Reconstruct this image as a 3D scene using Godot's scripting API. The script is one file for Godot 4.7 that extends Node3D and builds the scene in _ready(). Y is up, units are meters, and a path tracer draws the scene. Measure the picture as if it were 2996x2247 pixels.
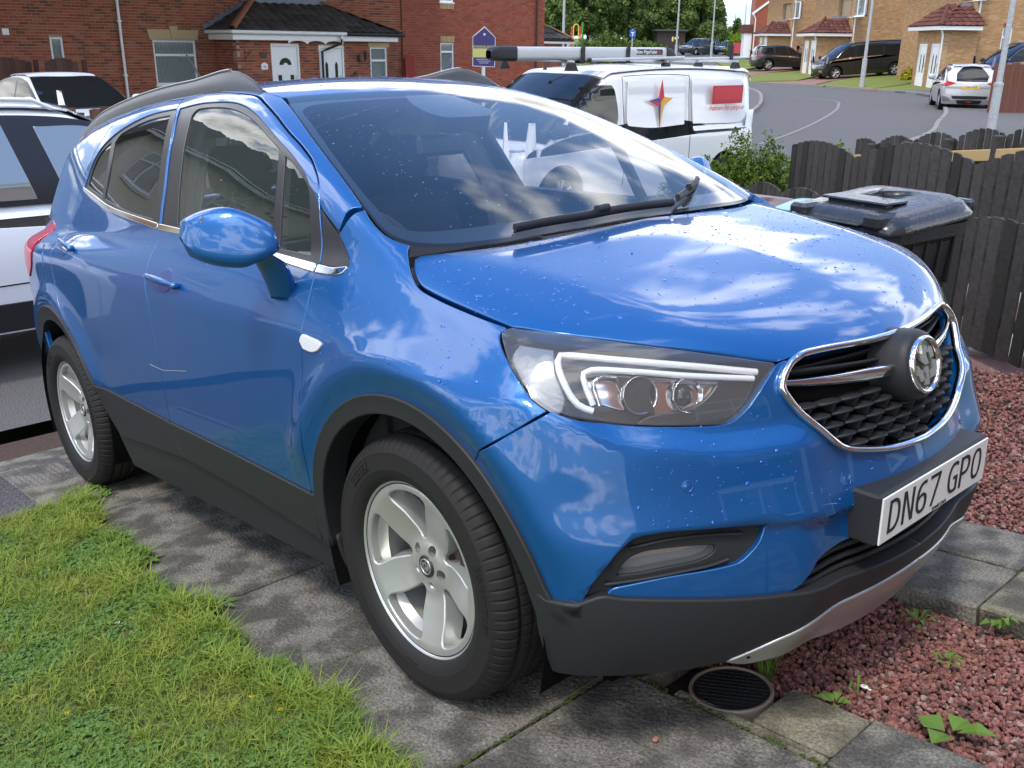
extends Node3D

# ---------------------------------------------------------------- shapes
class Spl:                                   # a smooth curve through points given as a flat list x, y, x, y ...
	var x0 := 0.0
	var k := 1.0
	var n := 0
	var y := PackedFloat64Array()
	func _init(t: Array, count := 96) -> void:
		var m := t.size() / 2
		var px := PackedFloat64Array()
		var py := PackedFloat64Array()
		for i in m:
			px.append(t[2 * i]); py.append(t[2 * i + 1])
		var tan := PackedFloat64Array()
		tan.resize(m)
		for i in m:
			if i == 0:
				tan[i] = (py[1] - py[0]) / (px[1] - px[0])
			elif i == m - 1:
				tan[i] = (py[i] - py[i - 1]) / (px[i] - px[i - 1])
			else:
				var h0: float = px[i] - px[i - 1]
				var h1: float = px[i + 1] - px[i]
				tan[i] = ((py[i] - py[i - 1]) / h0 * h1 + (py[i + 1] - py[i]) / h1 * h0) / (h0 + h1)
		n = count
		x0 = px[0]
		k = (n - 1) / (px[m - 1] - px[0])
		var s := 0
		for j in range(-1, n + 1):
			var x: float = clampf(x0 + j / k, px[0], px[m - 1])
			while s < m - 2 and x > px[s + 1]:
				s += 1
			var h: float = px[s + 1] - px[s]
			var u: float = (x - px[s]) / h
			var u2 := u * u
			var u3 := u2 * u
			y.append(py[s] * (2 * u3 - 3 * u2 + 1) + tan[s] * h * (u3 - 2 * u2 + u) + py[s + 1] * (3 * u2 - 2 * u3) + tan[s + 1] * h * (u3 - u2))
	func at(x: float) -> float:
		var u := clampf((x - x0) * k, 0.0, n - 1.0001)
		var i := int(u)
		u -= i
		var a := y[i]
		var b := y[i + 1]
		var c := y[i + 2]
		var d := y[mini(i + 3, n + 1)]
		return b + 0.5 * u * (c - a + u * (2.0 * a - 5.0 * b + 4.0 * c - d + u * (3.0 * (b - c) + d - a)))

class MB:                                    # collects faces; faces are given counter-clockwise seen from outside
	var v := PackedVector3Array()
	var n := PackedVector3Array()
	var uv := PackedVector2Array()
	var ix := PackedInt32Array()
	func tri(a: Vector3, b: Vector3, c: Vector3) -> void:
		var m := (b - a).cross(c - a).normalized()
		var s := v.size()
		v.append(a); v.append(b); v.append(c)
		n.append(m); n.append(m); n.append(m)
		uv.append(Vector2(a.x + a.z, a.y)); uv.append(Vector2(b.x + b.z, b.y)); uv.append(Vector2(c.x + c.z, c.y))
		ix.append(s); ix.append(s + 2); ix.append(s + 1)
	func quad(a: Vector3, b: Vector3, c: Vector3, d: Vector3) -> void:
		tri(a, b, c)
		tri(a, c, d)
	func uvquad(a: Vector3, b: Vector3, c: Vector3, d: Vector3) -> void:   # uv 0..1, a = bottom left
		var m := (b - a).cross(c - a).normalized()
		var s := v.size()
		for q in [[a, Vector2(0, 1)], [b, Vector2(1, 1)], [c, Vector2(1, 0)], [d, Vector2(0, 0)]]:
			v.append(q[0]); n.append(m); uv.append(q[1])
		for q in [0, 2, 1, 0, 3, 2]:
			ix.append(s + q)
	func box(lo: Vector3, hi: Vector3, t := Transform3D()) -> void:
		var p := []
		for k in 8:
			p.append(t * Vector3(hi.x if k & 1 else lo.x, hi.y if k & 2 else lo.y, hi.z if k & 4 else lo.z))
		quad(p[4], p[5], p[7], p[6]); quad(p[1], p[0], p[2], p[3]); quad(p[0], p[4], p[6], p[2])
		quad(p[5], p[1], p[3], p[7]); quad(p[2], p[6], p[7], p[3]); quad(p[0], p[1], p[5], p[4])
	func rbox(lo: Vector3, hi: Vector3, b: float, t := Transform3D()) -> void:   # chamfered box
		var c := (lo + hi) * 0.5
		var h := (hi - lo) * 0.5
		b = minf(b, minf(h.x, minf(h.y, h.z)) * 0.95)
		var g := h - Vector3(b, b, b)
		for ax in 3:
			var u := (ax + 1) % 3
			var w := (ax + 2) % 3
			for s in [-1.0, 1.0]:
				var q := []
				for k in [[-1, -1], [1, -1], [1, 1], [-1, 1]]:
					var e := Vector3()
					e[ax] = s * h[ax]; e[u] = k[0] * g[u]; e[w] = k[1] * g[w]
					q.append(t * (c + e))
				if s > 0: quad(q[0], q[1], q[2], q[3])
				else: quad(q[3], q[2], q[1], q[0])
			for su in [-1.0, 1.0]:
				for sw in [-1.0, 1.0]:
					var q := []
					for k in [[-1, 0], [1, 0], [1, 1], [-1, 1]]:
						var e := Vector3()
						e[ax] = k[0] * g[ax]
						e[u] = su * (h[u] if k[1] == 0 else g[u])
						e[w] = sw * (g[w] if k[1] == 0 else h[w])
						q.append(t * (c + e))
					if su * sw > 0: quad(q[0], q[1], q[2], q[3])
					else: quad(q[3], q[2], q[1], q[0])
		for sx in [-1.0, 1.0]:
			for sy in [-1.0, 1.0]:
				for sz in [-1.0, 1.0]:
					var a := t * (c + Vector3(sx * h.x, sy * g.y, sz * g.z))
					var d := t * (c + Vector3(sx * g.x, sy * h.y, sz * g.z))
					var e := t * (c + Vector3(sx * g.x, sy * g.y, sz * h.z))
					if sx * sy * sz > 0: tri(a, d, e)
					else: tri(a, e, d)
	func grid(rows: Array, closed_u := false, closed_v := false, flip := false) -> void:   # rows of points, smooth
		var nr := rows.size()
		var nc: int = rows[0].size()
		var s := v.size()
		for i in nr:
			for j in nc:
				var a: Vector3 = rows[i][(j + 1) % nc] if closed_u or j < nc - 1 else rows[i][j]
				var b: Vector3 = rows[i][(j - 1 + nc) % nc] if closed_u or j > 0 else rows[i][j]
				var c: Vector3 = rows[(i + 1) % nr][j] if closed_v or i < nr - 1 else rows[i][j]
				var d: Vector3 = rows[(i - 1 + nr) % nr][j] if closed_v or i > 0 else rows[i][j]
				var m := (a - b).cross(c - d)
				if m.length_squared() < 1e-16: m = (rows[mini(i + 1, nr - 1)][j] - rows[maxi(i - 1, 0)][j])
				m = m.normalized()
				v.append(rows[i][j]); n.append(-m if flip else m); uv.append(Vector2(j, i))
		for i in (nr if closed_v else nr - 1):
			for j in (nc if closed_u else nc - 1):
				var a := s + i * nc + j
				var b := s + i * nc + (j + 1) % nc
				var c := s + ((i + 1) % nr) * nc + (j + 1) % nc
				var d := s + ((i + 1) % nr) * nc + j
				if flip:
					for q in [a, b, c, a, c, d]: ix.append(q)
				else:
					for q in [a, c, b, a, d, c]: ix.append(q)
	func tube(p: Array, r: float, sides := 8, caps := true, r1 := -1.0, flat := 1.0) -> void:
		var rows := []
		var up := Vector3.UP
		for i in p.size():
			var d: Vector3 = (p[mini(i + 1, p.size() - 1)] - p[maxi(i - 1, 0)]).normalized()
			if absf(d.dot(up)) > 0.95: up = Vector3(1, 0, 0.2).normalized()
			var a := d.cross(up).normalized()
			var b := a.cross(d).normalized()
			up = b
			var rr := r if r1 < 0 else lerpf(r, r1, float(i) / maxf(p.size() - 1, 1))
			var row := []
			for j in sides:
				var w := TAU * j / sides
				row.append(p[i] + a * cos(w) * rr + b * sin(w) * rr * flat)
			rows.append(row)
		grid(rows, true, false, false)
		if caps:
			for e in [0, p.size() - 1]:
				var row: Array = rows[e]
				for j in range(1, sides - 1):
					if e == 0: tri(row[0], row[j + 1], row[j])
					else: tri(row[0], row[j], row[j + 1])
	func lathe(prof: Array, seg := 32, t := Transform3D()) -> void:    # prof: Vector2(radius, height along y)
		var rows := []
		for q in prof:
			var row := []
			for j in seg:
				var w := TAU * j / seg
				row.append(t * Vector3(cos(w) * q.x, q.y, -sin(w) * q.x))
			rows.append(row)
		grid(rows, true, false, false)
	func prism(poly: PackedVector2Array, z0: float, z1: float, t := Transform3D()) -> void:   # polygon in x, y pushed along z
		var p := poly
		if Geometry2D.is_polygon_clockwise(p):
			p = p.duplicate(); p.reverse()
		var f := Geometry2D.triangulate_polygon(p)
		for k in range(0, f.size(), 3):
			var a := p[f[k]]
			var b := p[f[k + 1]]
			var c := p[f[k + 2]]
			if (b - a).cross(c - a) < 0:
				var e := b; b = c; c = e
			tri(t * Vector3(a.x, a.y, z1), t * Vector3(b.x, b.y, z1), t * Vector3(c.x, c.y, z1))
			tri(t * Vector3(a.x, a.y, z0), t * Vector3(c.x, c.y, z0), t * Vector3(b.x, b.y, z0))
		for k in p.size():
			var a := p[k]
			var b := p[(k + 1) % p.size()]
			quad(t * Vector3(a.x, a.y, z0), t * Vector3(b.x, b.y, z0), t * Vector3(b.x, b.y, z1), t * Vector3(a.x, a.y, z1))
	func ball(c: Vector3, r: Vector3, nu := 16, nv := 10, t := Transform3D(), pw := 1.0) -> void:
		var rows := []
		for i in nv + 1:
			var th := PI * (float(i) / nv - 0.5)
			var row := []
			for j in nu:
				var ph := TAU * j / nu
				var q := Vector3(cos(ph) * cos(th), sin(th), -sin(ph) * cos(th))
				if pw != 1.0: q = Vector3(signf(q.x) * pow(absf(q.x), pw), signf(q.y) * pow(absf(q.y), pw), signf(q.z) * pow(absf(q.z), pw))
				row.append(t * (c + q * r))
			rows.append(row)
		grid(rows, true, false, false)
	func add(b: MB, t := Transform3D()) -> void:
		var s := v.size()
		var bv := b.v.duplicate()
		var bn := b.n.duplicate()
		var bi := b.ix.duplicate()
		uv.append_array(b.uv.duplicate())
		for q in bv: v.append(t * q)
		for q in bn: n.append((t.basis * q).normalized())
		var neg := t.basis.determinant() < 0
		for k in range(0, bi.size(), 3):
			ix.append(s + bi[k])
			ix.append(s + bi[k + (2 if neg else 1)])
			ix.append(s + bi[k + (1 if neg else 2)])
	func mesh() -> ArrayMesh:
		var m := ArrayMesh.new()
		if ix.is_empty(): return m
		var a := []
		a.resize(Mesh.ARRAY_MAX)
		a[Mesh.ARRAY_VERTEX] = v
		a[Mesh.ARRAY_NORMAL] = n
		a[Mesh.ARRAY_TEX_UV] = uv
		a[Mesh.ARRAY_INDEX] = ix
		m.add_surface_from_arrays(Mesh.PRIMITIVE_TRIANGLES, a)
		return m

# ---------------------------------------------------------------- naming
var taken := {}
func numbered(called: String) -> String:
	var k: int = taken.get(called, 0)
	taken[called] = k + 1
	return called if k == 0 else "%s_%03d" % [called, k]

func tag(o: Node3D, label: String, category := "", group := "", kind := "") -> Node3D:
	if label: o.set_meta("label", label)
	if category: o.set_meta("category", category)
	if group: o.set_meta("group", group)
	if kind: o.set_meta("kind", kind)
	return o

func thing(called: String, label: String, category: String, t := Transform3D(), group := "") -> Node3D:
	var o := Node3D.new()
	o.name = numbered(called)
	add_child(o)
	o.transform = t
	tag(o, label, category, group)
	return o

func part(parent: Node, called: String, mesh: Mesh, m: Material, t := Transform3D(), label := "") -> MeshInstance3D:
	var o := MeshInstance3D.new()
	if parent == self:
		o.name = numbered(called)
	else:
		var key := str(parent.get_instance_id()) + called
		var k: int = taken.get(key, 0)
		taken[key] = k + 1
		o.name = called if k == 0 else "%s_%03d" % [called, k]
	o.mesh = mesh
	o.material_override = m
	parent.add_child(o, true)
	o.transform = t
	if label: o.set_meta("label", label)
	return o

func struct(called: String, mesh: Mesh, m: Material, t := Transform3D()) -> MeshInstance3D:
	var o := part(self, called, mesh, m, t)
	o.set_meta("kind", "structure")
	return o

func copies(parent: Node, called: String, mesh: Mesh, m: Material, ts: Array, cols := []) -> MultiMeshInstance3D:
	var mm := MultiMesh.new()
	mm.transform_format = MultiMesh.TRANSFORM_3D
	mm.use_colors = not cols.is_empty()
	mm.mesh = mesh
	mm.instance_count = ts.size()
	for k in ts.size():
		mm.set_instance_transform(k, ts[k])
		if not cols.is_empty(): mm.set_instance_color(k, cols[k])
	var o := MultiMeshInstance3D.new()
	o.name = numbered(called) if parent == self else called
	o.multimesh = mm
	o.material_override = m
	parent.add_child(o, true)
	o.set_meta("kind", "stuff")
	return o

# ---------------------------------------------------------------- materials
func mat(c: Color, rough := 0.6, metal := 0.0, spec := 0.5) -> StandardMaterial3D:   # c in linear light
	var m := StandardMaterial3D.new()
	m.albedo_color = c.linear_to_srgb()
	m.roughness = rough
	m.metallic = metal
	m.metallic_specular = spec
	return m

func paint(c: Color, metal := 0.0, rough := 0.45) -> StandardMaterial3D:
	var m := mat(c, rough, metal)
	m.clearcoat_enabled = true
	m.clearcoat = 1.0
	m.clearcoat_roughness = 0.03
	return m

func pane(c: Color, alpha: float, rough := 0.0) -> StandardMaterial3D:
	var m := mat(c, rough)
	m.transparency = BaseMaterial3D.TRANSPARENCY_ALPHA
	m.albedo_color.a = alpha
	return m

func noise_tex(freq: float, lo: Color, hi: Color, seed_ := 1, size := 512, oct := 4, mid := 0.5, kind := FastNoiseLite.TYPE_SIMPLEX_SMOOTH) -> ImageTexture:
	var f := FastNoiseLite.new()
	f.noise_type = kind
	f.frequency = freq
	f.seed = seed_
	f.fractal_octaves = oct
	var g := f.get_seamless_image(size, size)
	g.convert(Image.FORMAT_RGBA8)
	var d := g.get_data()
	for k in range(0, d.size(), 4):
		var x := d[k] / 255.0
		x = clampf((x - mid) * 1.0 + 0.5, 0, 1)
		var c := lo.lerp(hi, x).linear_to_srgb()
		d[k] = int(c.r * 255); d[k + 1] = int(c.g * 255); d[k + 2] = int(c.b * 255)
	return ImageTexture.create_from_image(Image.create_from_data(size, size, false, Image.FORMAT_RGBA8, d))

func bump_tex(freq: float, seed_ := 5, size := 512, strength := 4.0, oct := 4, kind := FastNoiseLite.TYPE_SIMPLEX_SMOOTH) -> ImageTexture:
	var f := FastNoiseLite.new()
	f.noise_type = kind
	f.frequency = freq
	f.seed = seed_
	f.fractal_octaves = oct
	var g := f.get_seamless_image(size, size)
	g.convert(Image.FORMAT_RGBA8)
	g.bump_map_to_normal_map(strength)
	return ImageTexture.create_from_image(g)

func rough_mat(tex: Texture2D, nrm: Texture2D, scale: float, rough := 0.85, world := true, nscale := 1.0, spec := 0.5) -> StandardMaterial3D:
	var m := StandardMaterial3D.new()
	m.albedo_texture = tex
	m.roughness = rough
	m.metallic_specular = spec
	m.uv1_triplanar = true
	m.uv1_world_triplanar = world
	m.uv1_scale = Vector3.ONE * scale
	if nrm:
		m.normal_enabled = true
		m.normal_texture = nrm
		m.normal_scale = nscale
	return m

func lin(r: float, g: float, b: float) -> Color:      # from sRGB 0..255 as seen in even light
	return Color(r / 255.0, g / 255.0, b / 255.0).srgb_to_linear()

func v2(t: Array) -> PackedVector2Array:
	var p := PackedVector2Array()
	for k in range(0, t.size(), 2): p.append(Vector2(t[k], t[k + 1]))
	return p

func smooth_line(p: PackedVector2Array, step := 0.012, closed := false) -> PackedVector2Array:
	var out := PackedVector2Array()
	var m := p.size()
	if m < 3 and not closed:
		for i in m - 1:
			var cnt := maxi(1, int(p[i].distance_to(p[i + 1]) / step))
			for j in cnt: out.append(p[i].lerp(p[i + 1], float(j) / cnt))
		out.append(p[m - 1])
		return out
	for i in (m if closed else m - 1):
		var b := p[i]
		var c := p[(i + 1) % m]
		var a := p[(i - 1 + m) % m] if closed or i > 0 else b * 2.0 - c
		var d := p[(i + 2) % m] if closed or i < m - 2 else c * 2.0 - b
		var l1 := maxf(sqrt(b.distance_to(a)), 1e-4)
		var l2 := maxf(sqrt(c.distance_to(b)), 1e-4)
		var l3 := maxf(sqrt(d.distance_to(c)), 1e-4)
		var t1 := ((b - a) / l1 - (c - a) / (l1 + l2) + (c - b) / l2) * l2
		var t2 := ((c - b) / l2 - (d - b) / (l2 + l3) + (d - c) / l3) * l2
		var cnt := maxi(1, int(ceil(b.distance_to(c) / step)))
		for j in cnt:
			var u := float(j) / cnt
			var u2 := u * u
			var u3 := u2 * u
			out.append(b * (2 * u3 - 3 * u2 + 1) + t1 * (u3 - 2 * u2 + u) + c * (3 * u2 - 2 * u3) + t2 * (u3 - u2))
	if not closed: out.append(p[m - 1])
	return out

func join(segs: Array, step := 0.012) -> PackedVector2Array:      # smooth pieces, corners where they meet
	var out := PackedVector2Array()
	for s in segs:
		var p: PackedVector2Array = s if s is PackedVector2Array else v2(s)
		for q in smooth_line(p, step):
			if out.is_empty() or out[-1].distance_to(q) > 0.0006: out.append(q)
	while out.size() > 3 and out[-1].distance_to(out[0]) < 0.0006: out.remove_at(out.size() - 1)
	return out

func rev(t: Array) -> Array:
	var o := []
	for k in range(t.size() - 2, -1, -2):
		o.append(t[k]); o.append(t[k + 1])
	return o

# ---------------------------------------------------------------- curved bodies: a skin f(x, y, z) = 0 in a car's own axes (x forward, y up, z to its right)
class Hull:
	static func smax(a: float, b: float, k: float) -> float:
		var h := k - absf(a - b)
		if h <= 0.0: return maxf(a, b)
		h /= k
		return maxf(a, b) + h * h * h * k / 6.0
	static func sst(a: float, b: float, x: float) -> float:
		var t := clampf((x - a) / (b - a), 0.0, 1.0)
		return t * t * (3.0 - 2.0 * t)
	static func soft(x: float, w: float) -> float:
		x /= w
		if x > 20.0: return x * w
		if x < -20.0: return 0.0
		return w * log(1.0 + exp(x))
	func val(_x: float, _y: float, _z: float) -> float: return 1.0

class BlueCarHull extends Hull:
	var mode := 0                       # 0 whole, 1 lower body, 2 cabin
	var belt := Spl.new([-3.4,1.36,-2.2,1.31,-2.07,1.285,-1.85,1.233,-1.4,1.172,-1.0,1.135,-.56,1.096,-.25,1.062,.1,1.0,.5,.93,.9,.85])
	var P := Spl.new([-3.45,-.15,-3.1,-.08,-2.7,-.02,-2.3,0,-1.3,0,-.4,0,.2,0,.6,-.004,1.0,-.03])
	var Q := Spl.new([.15,.815,.3,.845,.45,.866,.6,.880,.75,.885,.93,.884,1.3,.882])
	var Fx := Spl.new([.1,.74,.2,.79,.28,.845,.36,.872,.45,.878,.55,.868,.62,.85,.72,.832,.8,.815,.88,.79,1.0,.74])
	var Hx := Spl.new([-.5,1.165,-.2,1.15,0,1.122,.2,1.084,.4,1.034,.6,.968,.75,.897,.82,.857,.95,.76])
	var Rx := Spl.new([-3.4,1.44,-3.1,1.52,-2.8,1.575,-2.4,1.622,-2.0,1.645,-1.6,1.645,-1.2,1.617,-.98,1.574,-.7,1.51,-.2,1.38])
	var Bx := Spl.new([.1,-3.25,.35,-3.36,.6,-3.375,.9,-3.35,1.1,-3.30,1.3,-3.18,1.55,-2.97,1.7,-2.84])
	var G := Spl.new([.9,.83,1.05,.815,1.15,.79,1.3,.735,1.45,.668,1.55,.61,1.65,.54])
	var GP := Spl.new([-3.4,-.19,-3.0,-.10,-2.6,-.04,-2.1,-.008,-1.6,0,-1.0,-.005,-.6,-.015,-.2,-.03,.1,-.05])
	var WSx := Spl.new([1.0,.24,1.12,.045,1.25,-.215,1.4,-.555,1.5,-.80,1.56,-.96,1.65,-1.25])
	var ZC := Spl.new([-.2,.70,0,.64,.2,.585,.4,.55,.6,.50,.8,.44])
	var YE := Spl.new([.3,.685,.45,.69,.546,.695,.643,.717,.743,.746,.8,.79,.86,.83,.95,.9])
	var YB := Spl.new([-.5,.50,-1.0,.53,-1.5,.60,-1.8,.70,-2.0,.84,-2.1,.92])
	var BR := Spl.new([0,.50,.2,.52,.39,.537,.5,.555,.62,.563,.70,.567,.74,.56,.78,.525,.81,.48,.84,.42,.9,.3])
	func _init(m := 0) -> void: mode = m
	func side(x: float, y: float) -> float:
		var yy := y
		if y > 0.7: yy = 0.7 + (y - 0.7) * 0.4 / maxf(belt.at(x) - 0.7, 0.1)
		var s := P.at(x) + Q.at(yy) - 0.44 * soft(yy - 0.93, 0.008)
		if y > 0.4:
			var r := (sqrt((x - .03) * (x - .03) + (y - .335) * (y - .335)) - .54) / .05
			if absf(r) < 3.5: s += .02 * exp(-r * r) * sst(.45, .62, y)
			r = (sqrt((x + 2.555) * (x + 2.555) + (y - .335) * (y - .335)) - .53) / .06
			if absf(r) < 3.5: s += .018 * exp(-r * r) * sst(.4, .6, y)
		if x < -.5 and x > -2.2:
			var r := (y - YB.at(x) - .075) / .06
			if absf(r) < 3.5: s -= .02 * sst(-.5, -1.7, x) * sst(-2.15, -1.9, x) * exp(-r * r)
		return s
	func lower(x: float, y: float, z: float) -> float:
		var f := z - side(x, y)
		if y > 0.7:
			f = smax(f, y - (Hx.at(x) - .035 * (sqrt(z * z + .0004) - .02) - .02 * z * z - .16 * soft(z - ZC.at(x), .012)), .13)
		if x > -0.2:
			var ye := YE.at(z)
			var br := BR.at(z)
			var fr := x - (Fx.at(y) - .5 * z * z + .035 * sst(ye + .065, ye - .006, y) * sst(.26, .42, z) - .022 * sst(br + .006, br - .022, y) * sst(.9, .8, z))
			f = smax(f, fr * .85, .12)
		if x < -2.0:
			f = smax(f, ((Bx.at(y) + .28 * z * z) - x) * .9, .25)
		return smax(f, .16 - y, .03)
	func cabin(x: float, y: float, z: float) -> float:
		var z2 := z * z
		var f := (z - (G.at(y) + GP.at(x))) * .93
		f = smax(f, y - (Rx.at(x) - .09 * z2 - .12 * z2 * z2), .10)
		f = smax(f, (x - (WSx.at(y) - .13 * z2 - .25 * z2 * z2)) * .5, .05)
		if x < -1.5:
			f = smax(f, ((Bx.at(y) + .3 * z2) - x) * .9, .16)
		return smax(f, .95 - y, .02)
	func val(x: float, y: float, z: float) -> float:
		z = absf(z)
		if mode == 1: return lower(x, y, z)
		if mode == 2: return cabin(x, y, z)
		if y < .85: return lower(x, y, z)
		return -smax(-lower(x, y, z), -cabin(x, y, z), .06)

var threads := false
var front_axis := -0.2
var rear_axis := -2.4
func cast_from(kind: String, u: float, w: float) -> Array:        # where a panel's flat coordinates are looked up from: [start, direction]
	match kind:
		"side": return [Vector3(u, w, 1.25), Vector3(0, 0, -1)]
		"top": return [Vector3(u, 2.3, w), Vector3(0, -1, 0)]
		"front": return [Vector3(front_axis + 1.6 * cos(u), w, 1.6 * sin(u)), Vector3(-cos(u), 0, -sin(u))]
		"rear": return [Vector3(rear_axis - 1.6 * cos(u), w, 1.6 * sin(u)), Vector3(cos(u), 0, -sin(u))]
	return [Vector3(u, w, 5), Vector3(0, 0, -1)]

func hit(skin: Hull, kind: String, u: float, w: float, hint := 0.0) -> Array:    # [point, depth]
	var c := cast_from(kind, u, w)
	var o: Vector3 = c[0]
	var d: Vector3 = c[1]
	var t := maxf(hint - 0.03, 0.0)
	var f := skin.val(o.x + d.x * t, o.y + d.y * t, o.z + d.z * t)
	if f < 0.0:
		t = maxf(t - 0.15, 0.0)
		f = skin.val(o.x + d.x * t, o.y + d.y * t, o.z + d.z * t)
		if f < 0.0:
			t = 0.0
	for k in 60:
		f = skin.val(o.x + d.x * t, o.y + d.y * t, o.z + d.z * t)
		if f < 0.0003: break
		t += maxf(f * 0.88, 0.0002)
		if t > 1.9: break
	return [o + d * t, t]

func skin_normal(skin: Hull, p: Vector3) -> Vector3:
	var e := 0.003
	return Vector3(skin.val(p.x + e, p.y, p.z) - skin.val(p.x - e, p.y, p.z), skin.val(p.x, p.y + e, p.z) - skin.val(p.x, p.y - e, p.z), skin.val(p.x, p.y, p.z + e) - skin.val(p.x, p.y, p.z - e)).normalized()

func surf(skin: Hull, kind: String, u: float, w: float, off := 0.0) -> Vector3:
	var p: Vector3 = hit(skin, kind, u, w)[0]
	return p + skin_normal(skin, p) * off if off != 0.0 else p

func surf_line(skin: Hull, kind: String, flat: PackedVector2Array, off := 0.0) -> Array:
	var out := []
	for q in flat: out.append(surf(skin, kind, q.x, q.y, off))
	return out

func solve_all(hull: Hull, kind: String, q: PackedVector2Array, off: float) -> Array:    # points and normals, on all processors
	var chunk := 160
	var cnt := (q.size() + chunk - 1) / chunk
	var got := []
	got.resize(cnt)
	var kd: int = {"side": 0, "top": 1, "front": 2, "rear": 3}.get(kind, 4)
	var fa := front_axis
	var ra := rear_axis
	var work := func(k: int) -> void:
		var v := PackedVector3Array()
		var n := PackedVector3Array()
		var from := k * chunk
		var upto := mini(q.size(), from + chunk)
		v.resize(upto - from)
		n.resize(upto - from)
		var hint := 0.0
		for j in range(from, upto):
			var u := q[j].x
			var w := q[j].y
			var o := Vector3(u, w, 1.25 if kd == 0 else 5.0)
			var d := Vector3(0, 0, -1)
			if kd == 1:
				o = Vector3(u, 2.3, w); d = Vector3(0, -1, 0)
			elif kd == 2:
				o = Vector3(fa + 1.6 * cos(u), w, 1.6 * sin(u)); d = Vector3(-cos(u), 0, -sin(u))
			elif kd == 3:
				o = Vector3(ra - 1.6 * cos(u), w, 1.6 * sin(u)); d = Vector3(cos(u), 0, -sin(u))
			elif kd == 4:
				o.z = .3
			var t := maxf(hint - 0.015, 0.0)
			var p := o + d * t
			var f := hull.val(p.x, p.y, p.z)
			if f < 0.0:
				t = maxf(t - 0.12, 0.0)
				p = o + d * t
				f = hull.val(p.x, p.y, p.z)
				if f < 0.0:
					t = 0.0
					p = o
					f = hull.val(p.x, p.y, p.z)
			for it in 50:
				if f < 0.0003: break
				t += maxf(f * 0.92, 0.0002)
				if t > 1.9: break
				p = o + d * t
				f = hull.val(p.x, p.y, p.z)
			if t > 1.9:
				t = 1.0
				p = o + d * t
				f = hull.val(p.x, p.y, p.z)
			for it in 8:
				if f > -0.0006: break
				t += f * 0.7
				p = o + d * t
				f = hull.val(p.x, p.y, p.z)
			hint = t
			var e := 0.003
			var m := Vector3(hull.val(p.x + e, p.y, p.z) - f, hull.val(p.x, p.y + e, p.z) - f, hull.val(p.x, p.y, p.z + e) - f).normalized()
			v[j - from] = p + m * off
			n[j - from] = m
		got[k] = [v, n]
	if cnt > 1 and threads:
		var id := WorkerThreadPool.add_group_task(work, cnt)
		WorkerThreadPool.wait_for_group_task_completion(id)
	else:
		for k in cnt: work.call(k)
	var v := PackedVector3Array()
	var n := PackedVector3Array()
	for g in got:
		v.append_array(g[0]); n.append_array(g[1])
	return [v, n]

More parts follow.
